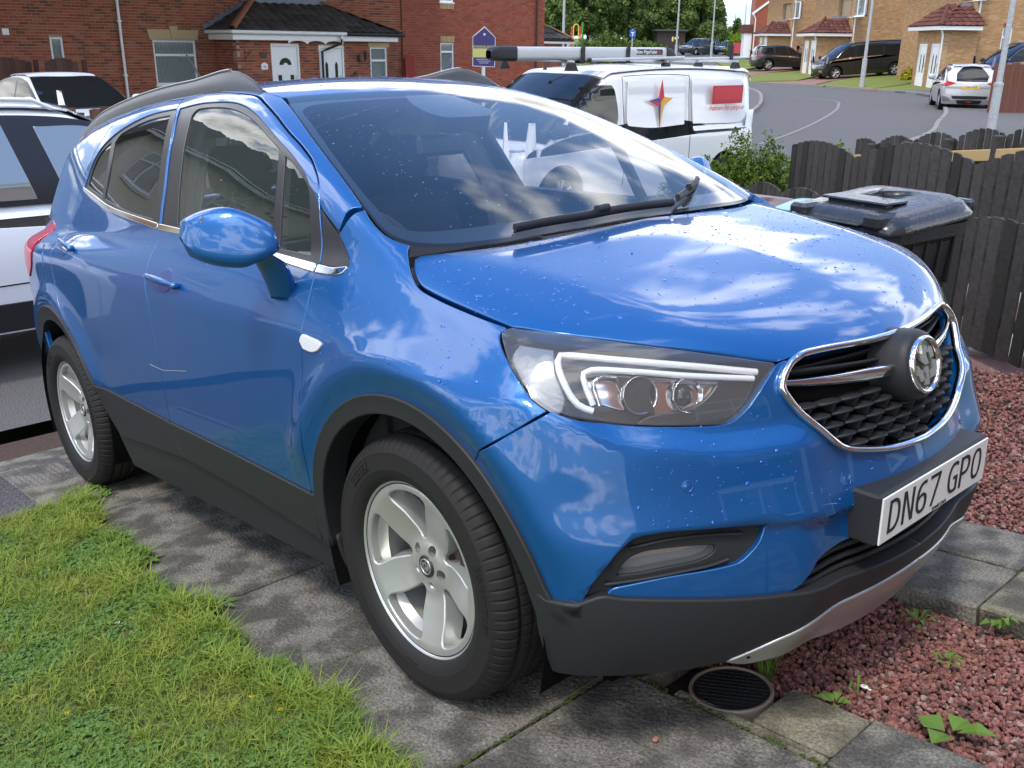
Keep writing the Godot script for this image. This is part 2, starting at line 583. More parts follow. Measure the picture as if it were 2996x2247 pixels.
func panel(skin: Hull, kind: String, outer: PackedVector2Array, holes := [], h := 0.03, off := 0.0, gap := 0.0016, lip := 0.003, depth := 0.018) -> MB:
	var mb := MB.new()
	if Geometry2D.is_polygon_clockwise(outer): outer.reverse()
	if gap > 0.0:
		var g := Geometry2D.offset_polygon(outer, -gap - lip * 0.6)
		var best := 0
		for k in g.size():
			if g[k].size() > g[best].size(): best = k
		if g.size(): outer = g[best]
	var hs := []
	for q in holes:
		var e: PackedVector2Array = q
		if Geometry2D.is_polygon_clockwise(e): e.reverse()
		if gap > 0.0:
			var g := Geometry2D.offset_polygon(e, gap + lip * 0.6)
			if g.size(): e = g[0]
		hs.append(e)
	var lo := outer[0]
	var hi := outer[0]
	for q in outer:
		lo = lo.min(q); hi = hi.max(q)
	var nx := int(ceil((hi.x - lo.x) / h)) + 1
	var ny := int(ceil((hi.y - lo.y) / h)) + 1
	lo -= Vector2(h, h) * 0.37
	var edge := {}
	for loop in [outer] + hs:
		for k in loop.size():
			var a: Vector2 = loop[k]
			var b: Vector2 = loop[(k + 1) % loop.size()]
			var cnt := maxi(1, int(ceil(a.distance_to(b) / (h * 0.2))))
			for j in cnt + 1:
				var q: Vector2 = (a.lerp(b, float(j) / cnt) - lo) / h
				for dx in [-0.02, 0.02]:
					for dy in [-0.02, 0.02]:
						edge[Vector2i(floori(q.x + dx), floori(q.y + dy))] = true
	var pts := PackedVector2Array()
	var seen := {}
	var tris := PackedInt32Array()
	var put := func(q: Vector2) -> int:
		var key := Vector2i(roundi(q.x * 50000.0), roundi(q.y * 50000.0))
		if seen.has(key): return seen[key]
		seen[key] = pts.size()
		pts.append(q)
		return pts.size() - 1
	for i in nx + 1:
		for j in ny + 1:
			var c := lo + Vector2(i, j) * h
			var cell := PackedVector2Array([c, c + Vector2(h, 0), c + Vector2(h, h), c + Vector2(0, h)])
			var polys := [cell]
			if edge.has(Vector2i(i, j)):
				polys = Geometry2D.intersect_polygons(cell, outer)
				for e in hs:
					var next := []
					for q in polys: next.append_array(Geometry2D.clip_polygons(q, e))
					polys = next
			else:
				var mid := c + Vector2(h, h) * 0.5
				if not Geometry2D.is_point_in_polygon(mid, outer): continue
				var inside := false
				for e in hs:
					if Geometry2D.is_point_in_polygon(mid, e): inside = true
				if inside: continue
			for q in polys:
				var f: PackedInt32Array = PackedInt32Array([0, 1, 2, 0, 2, 3]) if q.size() == 4 and not edge.has(Vector2i(i, j)) else Geometry2D.triangulate_polygon(q)
				for k in range(0, f.size(), 3):
					var a: Vector2 = q[f[k]]
					var b: Vector2 = q[f[k + 1]]
					var d: Vector2 = q[f[k + 2]]
					if absf((b - a).cross(d - a)) < 1e-10: continue
					tris.append(put.call(a)); tris.append(put.call(b)); tris.append(put.call(d))
	var got := solve_all(skin, kind, pts, off)
	mb.v = got[0]
	mb.n = got[1]
	for q in pts: mb.uv.append(q)
	for k in range(0, tris.size(), 3):
		var a := tris[k]
		var b := tris[k + 1]
		var c := tris[k + 2]
		var m := (mb.v[b] - mb.v[a]).cross(mb.v[c] - mb.v[a])
		mb.ix.append(a)
		if m.dot(mb.n[a] + mb.n[b] + mb.n[c]) > 0:
			mb.ix.append(c); mb.ix.append(b)
		else:
			mb.ix.append(b); mb.ix.append(c)
	if lip > 0.0:                                  # rounded edge, turned in
		for loop in [outer] + hs:
			var line := PackedVector2Array()
			for k in loop.size():
				var a: Vector2 = loop[k]
				var b: Vector2 = loop[(k + 1) % loop.size()]
				var cnt := maxi(1, int(ceil(a.distance_to(b) / (h * 0.7))))
				for j in cnt: line.append(a.lerp(b, float(j) / cnt))
			var s := solve_all(skin, kind, line, off)
			var sp: PackedVector3Array = s[0]
			var sn: PackedVector3Array = s[1]
			var cnt := sp.size()
			# which way is out: compare with the flat shape
			var at := mb.v.size()
			var ring := 4
			var sgn := 0.0
			for k in cnt:
				var t := (sp[(k + 1) % cnt] - sp[(k - 1 + cnt) % cnt]).normalized()
				var b := t.cross(sn[k]).normalized()
				if k == 0:
					var probe: Vector2 = line[0] + (line[1] - line[0]).orthogonal().normalized() * 0.002
					var p2 := surf(skin, kind, probe.x, probe.y, off)
					var out: bool = Geometry2D.is_point_in_polygon(probe, loop) == (loop != outer)
					sgn = signf(b.dot(p2 - sp[0])) * (1.0 if out else -1.0)
				b *= sgn
				var nn := sn[k]
				mb.v.append(sp[k]); mb.n.append(nn)
				mb.v.append(sp[k] + b * lip * 0.7 - nn * lip * 0.3); mb.n.append((nn + b).normalized())
				mb.v.append(sp[k] + b * lip - nn * lip); mb.n.append(b)
				mb.v.append(sp[k] + b * lip - nn * (lip + depth)); mb.n.append(b)
				for r in ring: mb.uv.append(line[k])
			for k in cnt:
				var k2 := (k + 1) % cnt
				for r in ring - 1:
					var a := at + k * ring + r
					var b := at + k2 * ring + r
					var c := at + k2 * ring + r + 1
					var d := at + k * ring + r + 1
					var m := (mb.v[b] - mb.v[a]).cross(mb.v[d] - mb.v[a])
					if m.dot(mb.n[a] + mb.n[d]) > 0:
						for q in [a, c, b, a, d, c]: mb.ix.append(q)
					else:
						for q in [a, b, c, a, c, d]: mb.ix.append(q)
	return mb

const FLIP := Transform3D(Vector3(1, 0, 0), Vector3(0, 1, 0), Vector3(0, 0, -1), Vector3.ZERO)
func flipped(b: MB) -> MB:
	var o := MB.new()
	o.add(b, FLIP)
	return o

# ---------------------------------------------------------------- the blue car
const TILT := 7.47                     # the driveway climbs towards the house
var tilted := Transform3D(Basis(Vector3(0, 0, 1), deg_to_rad(TILT)), Vector3.ZERO)

func text_mb(t: String, size: float, depth: float, font := "Droid Sans", bold := false) -> MB:   # lettering, x to the right, y up, centred
	var f := SystemFont.new()
	f.font_names = PackedStringArray([font])
	if bold: f.font_weight = 700
	var tm := TextMesh.new()
	tm.text = t
	tm.font = f
	tm.font_size = 48
	tm.pixel_size = size / 48.0
	tm.depth = depth
	tm.curve_step = 2.0
	var mb := MB.new()
	if tm.get_surface_count() == 0: return mb
	var a := tm.surface_get_arrays(0)
	var v: PackedVector3Array = a[Mesh.ARRAY_VERTEX]
	var n: PackedVector3Array = a[Mesh.ARRAY_NORMAL]
	var ix: PackedInt32Array = a[Mesh.ARRAY_INDEX] if a[Mesh.ARRAY_INDEX] != null else PackedInt32Array()
	mb.v = v
	mb.n = n
	if ix.is_empty():
		for k in v.size(): mb.ix.append(k)
	else:
		mb.ix = ix
	mb.uv.resize(v.size())
	return mb

func ring_poly(c: Vector2, r0: float, r1: float, a0: float, a1: float, cnt := 24) -> PackedVector2Array:
	var p := PackedVector2Array()
	for k in cnt + 1: p.append(c + Vector2.from_angle(lerpf(a0, a1, float(k) / cnt)) * r1)
	for k in cnt + 1: p.append(c + Vector2.from_angle(lerpf(a1, a0, float(k) / cnt)) * r0)
	return p

class DiscHull extends Hull:            # the dished face of a wheel, looked at along z
	var dish := Spl.new([0, .052, .05, .052, .075, .045, .12, .055, .18, .075, .205, .083, .216, .083, .24, .07])
	func val(x: float, y: float, z: float) -> float: return (z - dish.at(sqrt(x * x + y * y))) * .9

var tyre_mb: MB
var rim_mb: MB
func wheel_parts(parent: Node3D, at: Transform3D, spin: float, lettered: bool) -> void:
	var w := Node3D.new()
	w.name = "wheel" if not parent.has_node("wheel") else "wheel_%03d" % parent.get_meta("wheels", 1)
	parent.set_meta("wheels", int(parent.get_meta("wheels", 0)) + 1)
	parent.add_child(w, true)
	w.transform = at
	if tyre_mb == null:
		# tyre: profile from the outer bead over the tread to the inner bead; shoulders cut by sipes
		var prof := [[.224, .078], [.231, .089], [.238, .098], [.25, .104], [.262, .1065], [.264, .108], [.267, .1065], [.29, .108], [.305, .106], [.3055, .1075], [.308, .1055], [.322, .098], [.332, .088], [.3385, .076], [.3425, .062],
			[.3432, .0525], [.3365, .0518], [.3365, .0452], [.344, .0445], [.3455, .02], [.3455, .019], [.338, .0183], [.338, .0107], [.3455, .01], [.3455, -.0165], [.338, -.0173], [.338, -.0247], [.3452, -.0255], [.3435, -.049], [.3365, -.05], [.3365, -.057], [.3425, -.058], [.3385, -.076], [.328, -.092], [.305, -.106], [.26, -.108], [.22, -.085]]
		var rows := []
		var slots := 84
		for q in prof:
			var row := []
			for k in slots * 6:
				var ph := k % 6
				var r: float = q[0]
				var z: float = q[1]
				if absf(z) > .056 and r > .3215 and ph == 0:
					r -= .0055
					z *= .985
				if absf(z) < .045 and r > .34 and ph == 0: r -= .0025
				var sh: float = .1 * absf(z) / .1 * .06
				var an: float = TAU * (k / 6 + [.0, .07, .2, .4, .7, .93][ph]) / slots + sh
				row.append(Vector3(cos(an) * r, sin(an) * r, z))
			rows.append(row)
		tyre_mb = MB.new()
		tyre_mb.grid(rows, true, false, true)
		# rim: face with five windows
		var holes := []
		for k in 5:
			var p := PackedVector2Array()
			for q in [[.072, -2.5], [.076, -7.5], [.10, -12.5], [.14, -17.5], [.190, -23], [.201, -21], [.2055, -10], [.206, 0], [.2055, 10], [.201, 21], [.190, 23], [.14, 17.5], [.10, 12.5], [.076, 7.5], [.072, 2.5]]:
				p.append(Vector2.from_angle(deg_to_rad(q[1] + 72.0 * k)) * q[0])
			holes.append(smooth_line(p, .008, true))
		for k in 5:
			var p := PackedVector2Array()
			for j in 14: p.append(Vector2.from_angle(deg_to_rad(36.0 + 72.0 * k)) * .0525 + Vector2.from_angle(TAU * j / 14) * .0105)
			holes.append(p)
		var out := PackedVector2Array()
		for k in 90: out.append(Vector2.from_angle(TAU * k / 90) * .224)
		rim_mb = panel(DiscHull.new(), "disc", out, holes, .016, 0.0, .0001, .005, .05)
		rim_mb.lathe([Vector2(.224, .082), Vector2(.2275, .0875), Vector2(.2305, .086), Vector2(.2315, .077), Vector2(.218, .066), Vector2(.205, .05), Vector2(.203, .0), Vector2(.203, -.08), Vector2(.222, -.09)], 72, Transform3D(Basis(Vector3(1, 0, 0), PI / 2), Vector3.ZERO))
	part(w, "tyre", tyre_mb.mesh(), M.rubber)
	part(w, "rim", rim_mb.mesh(), M.alloy, Transform3D(Basis(Vector3(0, 0, 1), spin), Vector3.ZERO))
	var cap := MB.new()
	var turn := Transform3D(Basis(Vector3(1, 0, 0), PI / 2), Vector3.ZERO)
	cap.lathe([Vector2(.029, .045), Vector2(.029, .056), Vector2(.027, .0575), Vector2(.024, .0565), Vector2(.0001, .0565)], 28, turn)
	part(w, "hub_cap", cap.mesh(), M.dark_metal)
	var em := MB.new()
	em.lathe([Vector2(.0215, .056), Vector2(.0215, .0592), Vector2(.018, .0592), Vector2(.018, .056)], 24, turn)
	for q in griffin(.017): em.prism(q, .0562, .0585)
	part(w, "emblem", em.mesh(), M.silver)
	var bolts := MB.new()
	for k in 5:
		var c := Vector2.from_angle(deg_to_rad(36.0 + 72.0 * k) + spin) * .0525
		bolts.lathe([Vector2(.0001, .047), Vector2(.0075, .047), Vector2(.0085, .045), Vector2(.0085, .0)], 8, Transform3D(Basis(Vector3(1, 0, 0), PI / 2), Vector3(c.x, c.y, -.012)))
	part(w, "wheel_bolts", bolts.mesh(), M.dark_metal)
	var disc := MB.new()
	disc.lathe([Vector2(.06, .012), Vector2(.09, .012), Vector2(.09, .002), Vector2(.145, .002), Vector2(.145, -.022), Vector2(.06, -.022)], 40, turn)
	part(w, "brake_disc", disc.mesh(), M.rust)
	var cal := MB.new()
	cal.rbox(Vector3(.09, -.085, -.04), Vector3(.165, .085, .028), .015)
	cal.box(Vector3(-.2, -.2, -.085), Vector3(.2, .2, -.075))
	part(w, "brake_caliper", cal.mesh(), M.iron)
	var hubm := MB.new()
	hubm.lathe([Vector2(.072, .03), Vector2(.072, -.03)], 24, turn)
	part(w, "hub", hubm.mesh(), M.iron)
	if lettered:
		var let := MB.new()
		arc_text(let, "ZEETEX", .285, deg_to_rad(128), .030, .109)
		arc_text(let, "215/60R17 96H", .286, deg_to_rad(4), .0235, .109)
		arc_text(let, "TUBELESS", .258, deg_to_rad(262), .012, .1055)
		part(w, "tyre_lettering", let.mesh(), M.rubber)

func arc_text(mb: MB, t: String, r: float, mid: float, size: float, z: float) -> void:
	var widths := []
	var total := 0.0
	var glyphs := []
	for ch in t:
		var g := text_mb(ch, size, .0016, "Droid Sans", true)
		var wd := size * .35
		if g.v.size():
			var lo := 9.0
			var hi := -9.0
			for q in g.v:
				lo = minf(lo, q.x); hi = maxf(hi, q.x)
			wd = hi - lo
		glyphs.append(g); widths.append(wd + size * .12)
		total += wd + size * .12
	var an := mid + total / r * .5
	for k in glyphs.size():
		an -= widths[k] / r * .5
		var bs := Basis(Vector3(0, 0, 1), an - PI / 2)
		mb.add(glyphs[k], Transform3D(bs, Vector3(cos(an) * r, sin(an) * r, z)))
		an -= widths[k] / r * .5

func griffin(s: float) -> Array:                # the winged beast of the badge: banner, wing, head, body, tail
	return [v2([-.75 * s, .55 * s, -.15 * s, .62 * s, -.18 * s, .3 * s, -.45 * s, .28 * s, -.45 * s, -.1 * s, -.72 * s, -.08 * s]),
		v2([-.02 * s, .85 * s, .28 * s, .8 * s, .3 * s, .62 * s, .16 * s, .6 * s, .2 * s, .3 * s, .1 * s, .05 * s, -.05 * s, .1 * s]),
		v2([.35 * s, .55 * s, .62 * s, .62 * s, .85 * s, .3 * s, .8 * s, -.1 * s, .62 * s, .1 * s, .45 * s, .15 * s]),
		v2([-.1 * s, -.05 * s, .2 * s, -.02 * s, .55 * s, -.25 * s, .62 * s, -.6 * s, .35 * s, -.5 * s, .1 * s, -.85 * s, -.05 * s, -.75 * s, .05 * s, -.45 * s]),
		v2([-.6 * s, -.25 * s, -.3 * s, -.2 * s, -.2 * s, -.5 * s, -.45 * s, -.7 * s, -.55 * s, -.5 * s])]

func blue_car() -> void:
	var car := thing("blue_car", "wet blue compact SUV parked nose-up on the slab driveway", "car", tilted)
	var sk := BlueCarHull.new(0)
	var body := BlueCarHull.new(1)
	var cab := BlueCarHull.new(2)
	var lines := {
		"lamp_rear": [.333, .969, .319, .962, .391, .901, .444, .857, .491, .825],
		"wing_seam": [.491, .825, .441, .788, .349, .734],
		"door_front": [-.455, .448, -.43, .55, -.395, .668, -.38, .79, -.364, .895, -.362, .96, -.368, 1.016, -.373, 1.063],
		"b_seam": [-1.585, 1.592, -1.51, 1.476, -1.475, 1.374, -1.45, 1.298, -1.425, 1.177, -1.42, 1.1, -1.41, 1.026, -1.39, .953, -1.379, .821, -1.372, .689, -1.385, .574, -1.401, .497],
		"rear_seam": [-2.25, .762, -2.34, .85, -2.39, .95, -2.41, 1.05, -2.43, 1.15, -2.42, 1.24, -2.37, 1.32, -2.325, 1.429, -2.257, 1.5, -2.2, 1.565],
		"clad_top": [-2.035, .541, -1.401, .497, -.869, .473, -.455, .448],
	}
	var ac := Vector2(.03, .335)
	var ar := .466
	var rc := Vector2(-2.525, .335)
	var rr := .492
	var both := func(called: String, b: MB, m: Material, label := "") -> void:
		part(car, called, b.mesh(), m, Transform3D(), label)
		part(car, called, flipped(b).mesh(), m, Transform3D(), label)

	# bonnet
	var half := [-.077, .69, -.076, .707, -.063, .721, -.038, .74, -.001, .76, .031, .770, .068, .773, .112, .774, .215, .772, .275, .770, .333, .767]
	var front := [.333, .767, .423, .728, .543, .627, .644, .505, .717, .383, .731, .336]
	var lip := [.731, .336, .737, .311, .751, .255, .768, .16, .780, .05, .782, 0]
	var back := [.05, 0, .047, .2, .022, .465, -.008, .574, -.04, .643, -.077, .69]
	var mir := func(t: Array) -> Array:
		var o := []
		for k in range(t.size() - 2, -1, -2):
			o.append(t[k]); o.append(-t[k + 1])
		return o
	var hood_poly := join([half, front, lip, mir.call(lip), mir.call(front), mir.call(half), mir.call(back), back])
	part(car, "bonnet", panel(body, "top", hood_poly, [], .028, 0, .002, .004, .03).mesh(), M.blue)

	# wings, doors, quarters
	var arch_pts := func(c: Vector2, r: float, a0: float, a1: float) -> Array:
		var o := []
		for k in 25:
			var q := c + Vector2.from_angle(deg_to_rad(lerpf(a0, a1, k / 24.0))) * r
			o.append(q.x); o.append(q.y)
		return o
	var wing := join([lines.lamp_rear, lines.wing_seam, arch_pts.call(ac, ar, 52, 166), [-.421, .448, -.455, .448], lines.door_front,
		[-.373, 1.063, -.286, 1.06, -.245, 1.071], [-.245, 1.071, -.242, 1.085, -.279, 1.121, -.317, 1.152], [-.317, 1.152, -.287, 1.188, -.274, 1.205, -.261, 1.212],
		[-.261, 1.212, -.216, 1.185, -.162, 1.156, -.123, 1.139, -.086, 1.126], [-.086, 1.126, -.079, 1.119, -.051, 1.096, -.007, 1.061, .031, 1.038, .1, 1.017, .207, .993, .305, .974, .333, .969]])
	both.call("front_wing", panel(sk, "side", wing, [], .024), M.blue)
	var hole_f := join([[-.375, 1.082, -.42, 1.2, -.46, 1.25, -.5, 1.275, -.528, 1.3, -.616, 1.352, -.713, 1.396, -.93, 1.487, -1.115, 1.537, -1.314, 1.555, -1.42, 1.557, -1.535, 1.553], [-1.535, 1.553, -1.495, 1.476, -1.465, 1.374, -1.44, 1.298, -1.415, 1.172], [-1.415, 1.172, -1.26, 1.158, -.565, 1.097, -.375, 1.079]])
	var hole_r := join([[-1.437, 1.178, -1.46, 1.298, -1.485, 1.374, -1.52, 1.476, -1.555, 1.553], [-1.555, 1.553, -1.605, 1.555, -1.8, 1.552, -1.94, 1.537, -2.07, 1.514, -2.16, 1.49, -2.25, 1.45, -2.305, 1.39, -2.335, 1.312], [-2.335, 1.308, -1.97, 1.236, -1.437, 1.173]])
	var door_f := join([lines.door_front, [-.373, 1.063, -.371, 1.085, -.428, 1.223, -.46, 1.282, -.523, 1.331, -.607, 1.375, -.732, 1.431, -.852, 1.482, -.98, 1.528, -1.092, 1.56, -1.353, 1.591, -1.585, 1.592], lines.b_seam, rev([-.455, .448, -.869, .473, -1.401, .497])])
	both.call("front_door", panel(sk, "side", door_f, [hole_f], .026), M.blue)
	var door_r := join([rev(lines.b_seam), [-1.585, 1.592, -1.872, 1.592, -2.2, 1.565], rev(lines.rear_seam), arch_pts.call(rc, rr, 57, 25), [-2.079, .544, -1.401, .497]])
	both.call("rear_door", panel(sk, "side", door_r, [hole_r], .026), M.blue)
	var seam_side := smooth_line(v2([-.317, 1.152, -.428, 1.223, -.46, 1.282, -.523, 1.331, -.607, 1.375, -.732, 1.431, -.852, 1.482, -.98, 1.528, -1.092, 1.56, -1.353, 1.591, -1.585, 1.593, -1.872, 1.592, -2.2, 1.565, -2.514, 1.533, -2.75, 1.49]), .03)
	var seam_top := []
	for q in seam_side:
		var p := surf(sk, "side", q.x, q.y)
		seam_top.append(p.x); seam_top.append(p.z)
	var pillar := join([seam_top, [seam_top[-2], seam_top[-1], -2.75, .503], [-2.75, .503, -1.8, .503, -.99, .503], [-.99, .503, -.87, .541, -.72, .59, -.6, .625, -.42, .672, -.27, .711], [-.27, .711, -.285, .722, seam_top[0], seam_top[1]]])
	both.call("roof_pillar", panel(sk, "top", pillar, [], .02), M.blue)
	var quarter := join([lines.rear_seam, [-2.2, 1.565, -2.514, 1.533, -2.75, 1.49], [-2.75, 1.49, -2.9, 1.43, -3.0, 1.32, -3.06, 1.2], [-3.06, 1.2, -3.0, 1.15, -2.97, 1.08, -3.0, .98, -3.08, .9], [-3.08, .9, -3.1, .6], arch_pts.call(rc, rr, 147, 57)])
	both.call("rear_quarter", panel(sk, "side", quarter, [], .03), M.blue)
	var flap := PackedVector2Array()
	for k in 30: flap.append(Vector2(-2.6, 1.0) + Vector2(.075 * cos(TAU * k / 30), .085 * sin(TAU * k / 30)))
	both.call("fuel_flap", panel(sk, "side", flap, [], .03, .002, 0, .002, .003), M.blue)
	# roof
	var wst := [-.985, .5, -.972, .45, -.95, .3, -.938, .15, -.935, 0]
	var roof := join([wst, mir.call(wst), [-.985, -.5, -1.8, -.5, -2.75, -.5], [-2.75, -.5, -2.93, -.3, -2.98, 0, -2.93, .3, -2.75, .5], [-2.75, .5, -1.8, .5, -.985, .5]])
	part(car, "roof", panel(cab, "top", roof, [], .04).mesh(), M.blue)
	# rear end, hardly seen
	var tail := join([[-1.12, .22, 0, .2, 1.12, .22], [1.12, .22, 1.17, .6, 1.1, .9, 1.12, 1.2], [1.12, 1.2, .9, 1.22, 0, 1.2, -.9, 1.22, -1.12, 1.2], [-1.12, 1.2, -1.1, .9, -1.17, .6, -1.12, .22]], .03)
	part(car, "tailgate", panel(sk, "rear", tail, [], .05).mesh(), M.blue)
	var rglass := join([[-.85, 1.23, 0, 1.21, .85, 1.23], [.85, 1.23, .72, 1.5], [.72, 1.5, 0, 1.52, -.72, 1.5], [-.72, 1.5, -.85, 1.23]], .03)
	part(car, "rear_window", panel(sk, "rear", rglass, [], .05).mesh(), M.tint)
	var rl := join([[1.05, .93, .98, .98, .95, 1.08, .97, 1.15, 1.05, 1.17], [1.05, 1.17, 1.16, 1.14, 1.2, 1.08, 1.18, 1.0, 1.05, .93]])
	both.call("tail_lamp", panel(sk, "rear", rl, [], .03, .005), M.red_lens)

	# front bumper
	var blend := [.491, .825, .441, .788, .349, .734]
	var seam_f := []
	for k in range(0, blend.size(), 2):
		var q := surf(sk, "side", blend[k], blend[k + 1])
		seam_f.append(atan2(q.z, q.x + .2)); seam_f.append(q.y)
	var arch_f := []
	for k in 9:
		var q := ac + Vector2.from_angle(deg_to_rad(lerpf(52, 12.8, k / 8.0))) * ar
		var e := surf(sk, "side", q.x, q.y)
		arch_f.append(atan2(e.z, e.x + .2)); arch_f.append(e.y)
	var lamp_low := [.396, .854, .432, .823, .479, .779, .509, .760, .533, .755, .562, .756, .658, .768, .733, .780, .806, .798, .84, .811, seam_f[0], seam_f[1]]
	var grille_l := [0, .617, .118, .625, .213, .643, .252, .654, .277, .667, .349, .734, .391, .792, .397, .808, .388, .828, .362, .85, .345, .856]
	var fog_top := [.833, .426, .798, .483, .767, .53, .739, .552, .712, .559, .643, .559, .548, .551, .473, .543]
	var fog_low := [.473, .543, .49, .507, .511, .486, .532, .472, .573, .467, .67, .464, .739, .458, .78, .451, .789, .439]
	var low_blue := [.789, .439, .763, .431, .672, .415, .549, .394, .43, .378, .405, .385, .375, .41, .35, .436, .29, .445, .2, .447, 0, .447]
	var bump := join([grille_l, [.345, .856, .37, .859, .396, .854], lamp_low, seam_f, arch_f, [arch_f[16], arch_f[17], .912, .438, .9, .428, .876, .427, .833, .426], fog_top, fog_low, low_blue, [0, .447, 0, .617]])
	var bm := panel(body, "front", bump, [], .018, 0, .0016, .003, .02)
	bm.add(bm, FLIP)
	part(car, "front_bumper", bm.mesh(), M.blue)
	for q in [[.626, .65], [.261, .588]]:
		for s in [1, -1]:
			var p := surf(body, "front", q[0], q[1])
			var nrm := skin_normal(body, p)
			var sb := MB.new()
			sb.lathe([Vector2(.0125, -.004), Vector2(.0125, .0012), Vector2(.0098, .0012), Vector2(.0098, -.001), Vector2(.009, -.001), Vector2(.009, .001), Vector2(.0001, .0014)], 24, Transform3D(Basis(Quaternion(Vector3.UP, nrm)), p))
			part(car, "parking_sensor", (sb if s > 0 else flipped(sb)).mesh(), M.blue)
	var hook := join([v2([.358, .563, .345, .563, .293, .548, .277, .538, .265, .52, .252, .496, .262, .49, .29, .493, .319, .503, .343, .525])], .01)
	part(car, "tow_hook_cover", panel(body, "front", hook, [], .02, .0012, .001, .0015, .003).mesh(), M.blue)

	# unpainted lower edges
	var frame := func(t: Array) -> Array: return t
	var low_out := join([[.912, .438, .9, .428, .876, .427, .833, .426], [.833, .426, .80, .437, .789, .437], [.789, .437, .763, .429, .672, .413, .549, .392, .43, .376], [.43, .376, .40, .372, .3, .362, .15, .355, 0, .353], [0, .353, 0, .31], [0, .31, .112, .304, .258, .294, .36, .283, .411, .27, .441, .262, .502, .238, .539, .226], [.539, .226, .62, .222, .85, .245, .9, .245], [.9, .245, .917, .35, .914, .43]])
	var lowb := panel(body, "front", low_out, [], .02, .012, 0, .006, .03)
	lowb.add(lowb, FLIP)
	part(car, "lower_bumper", lowb.mesh(), M.plastic)
	var skid := join([[0, .312, .112, .306, .258, .296, .36, .285, .411, .272, .441, .264, .502, .24, .539, .226], [.539, .226, .496, .206, .417, .2, .24, .183, .1, .18, 0, .18], [0, .18, 0, .312]])
	var skb := panel(body, "front", skid, [], .02, .017, 0, .005, .03)
	skb.add(skb, FLIP)
	part(car, "skid_plate", skb.mesh(), M.silver)
	# lower air intake: dark cavity and slats
	var intake := panel(body, "front", join([[-.44, .45, 0, .46, .44, .45], [.44, .45, .46, .35], [.46, .35, 0, .34, -.46, .35], [-.46, .35, -.44, .45]], .03), [], .03, -.05, 0, 0)
	part(car, "intake", intake.mesh(), M.black)
	for k in 3:
		var sl := MB.new()
		var pts := []
		var ww: float = [.40, .41, .43][k]
		for j in 21: pts.append(surf(body, "front", lerpf(-ww, ww, j / 20.0), .425 - .026 * k, -.022))
		sl.tube(pts, .0075, 6)
		part(car, "intake_slat", sl.mesh(), M.plastic)
	# arch and sill trims
	var trims := [[ac, ar, .425, 166, 15.5], [rc, rr, .435, 178, 22]]
	for e in trims:
		var poly := PackedVector2Array()
		for k in 41: poly.append(e[0] + Vector2.from_angle(deg_to_rad(lerpf(e[3], e[4], k / 40.0))) * e[1])
		if e[0] == ac:
			poly.append_array(v2([.497, .42, .52, .35, .54, .28, .51, .27, .48, .315, .455, .37]))
		for k in 41: poly.append(e[0] + Vector2.from_angle(deg_to_rad(lerpf(e[4], e[3] + 2, k / 40.0))) * e[2])
		if e[0] == ac: poly.append_array(v2([-.40, .34, -.40, .3, -.44, .3, -.452, .445]))
		both.call("wheel_arch_trim", panel(sk, "side", poly, [], .03, .01, 0, .005, .07), M.plastic)
	both.call("door_cladding", panel(sk, "side", join([[-1.401, .497, -.869, .473, -.455, .448], [-.455, .448, -.455, .30], [-.455, .30, -.888, .345, -1.33, .37], [-1.33, .37, -1.385, .43, -1.401, .497]]), [], .03, .008, .001, .004, .03), M.plastic)
	both.call("door_cladding", panel(sk, "side", join([[-2.075, .544, -1.401, .497], [-1.401, .497, -1.385, .43, -1.33, .37], [-1.33, .37, -1.7, .355, -1.97, .34], [-1.97, .34, -2.05, .44, -2.075, .544]]), [], .03, .008, .001, .004, .03), M.plastic)
	both.call("sill", panel(sk, "side", join([[-.40, .32, -.888, .345, -1.33, .37, -1.7, .355, -2.03, .33], [-2.03, .33, -2.0, .2], [-2.0, .2, -.39, .2], [-.39, .2, -.40, .32]]), [], .04, -.006, 0, .01, .05), M.plastic)

	# windows
	var gf := join([v2([-1.292, 1.168, -1.338, 1.295, -1.393, 1.47, -1.405, 1.525, -1.39, 1.54, -1.314, 1.543, -1.115, 1.524, -.929, 1.474, -.713, 1.382]), [-.713, 1.382, -.68, 1.28, -.64, 1.112], [-.64, 1.112, -1.292, 1.168]])
	var gq := join([v2([-.673, 1.363, -.616, 1.34, -.528, 1.288, -.499, 1.26, -.455, 1.157, -.43, 1.1]), [-.43, 1.1, -.605, 1.112], [-.605, 1.112, -.645, 1.27, -.673, 1.363]])
	var gr := join([[-1.605, 1.54, -1.797, 1.537, -1.936, 1.522, -2.064, 1.498, -2.098, 1.472], [-2.098, 1.472, -2.061, 1.367, -2.047, 1.26], [-2.047, 1.26, -1.752, 1.212, -1.506, 1.187], [-1.506, 1.187, -1.508, 1.248, -1.549, 1.403, -1.605, 1.54]])
	var gs := join([[-2.143, 1.477, -2.24, 1.44, -2.285, 1.39, -2.306, 1.314], [-2.306, 1.314, -2.219, 1.294, -2.07, 1.266], [-2.07, 1.266, -2.101, 1.391, -2.143, 1.477]])
	both.call("window_frame", panel(sk, "side", hole_f, [gf, gq], .03, -.004, -.002, .003, .02), M.trim)
	both.call("window_frame", panel(sk, "side", hole_r, [gr, gs], .03, -.004, -.002, .003, .02), M.trim)
	both.call("side_window", panel(sk, "side", gf, [], .04, -.008, -.004, 0), M.glass)
	both.call("quarter_window", panel(sk, "side", gq, [], .04, -.008, -.004, 0), M.glass)
	both.call("rear_side_window", panel(sk, "side", gr, [], .04, -.008, -.004, 0), M.tint)
	both.call("rear_quarter_window", panel(sk, "side", gs, [], .04, -.008, -.004, 0), M.tint)
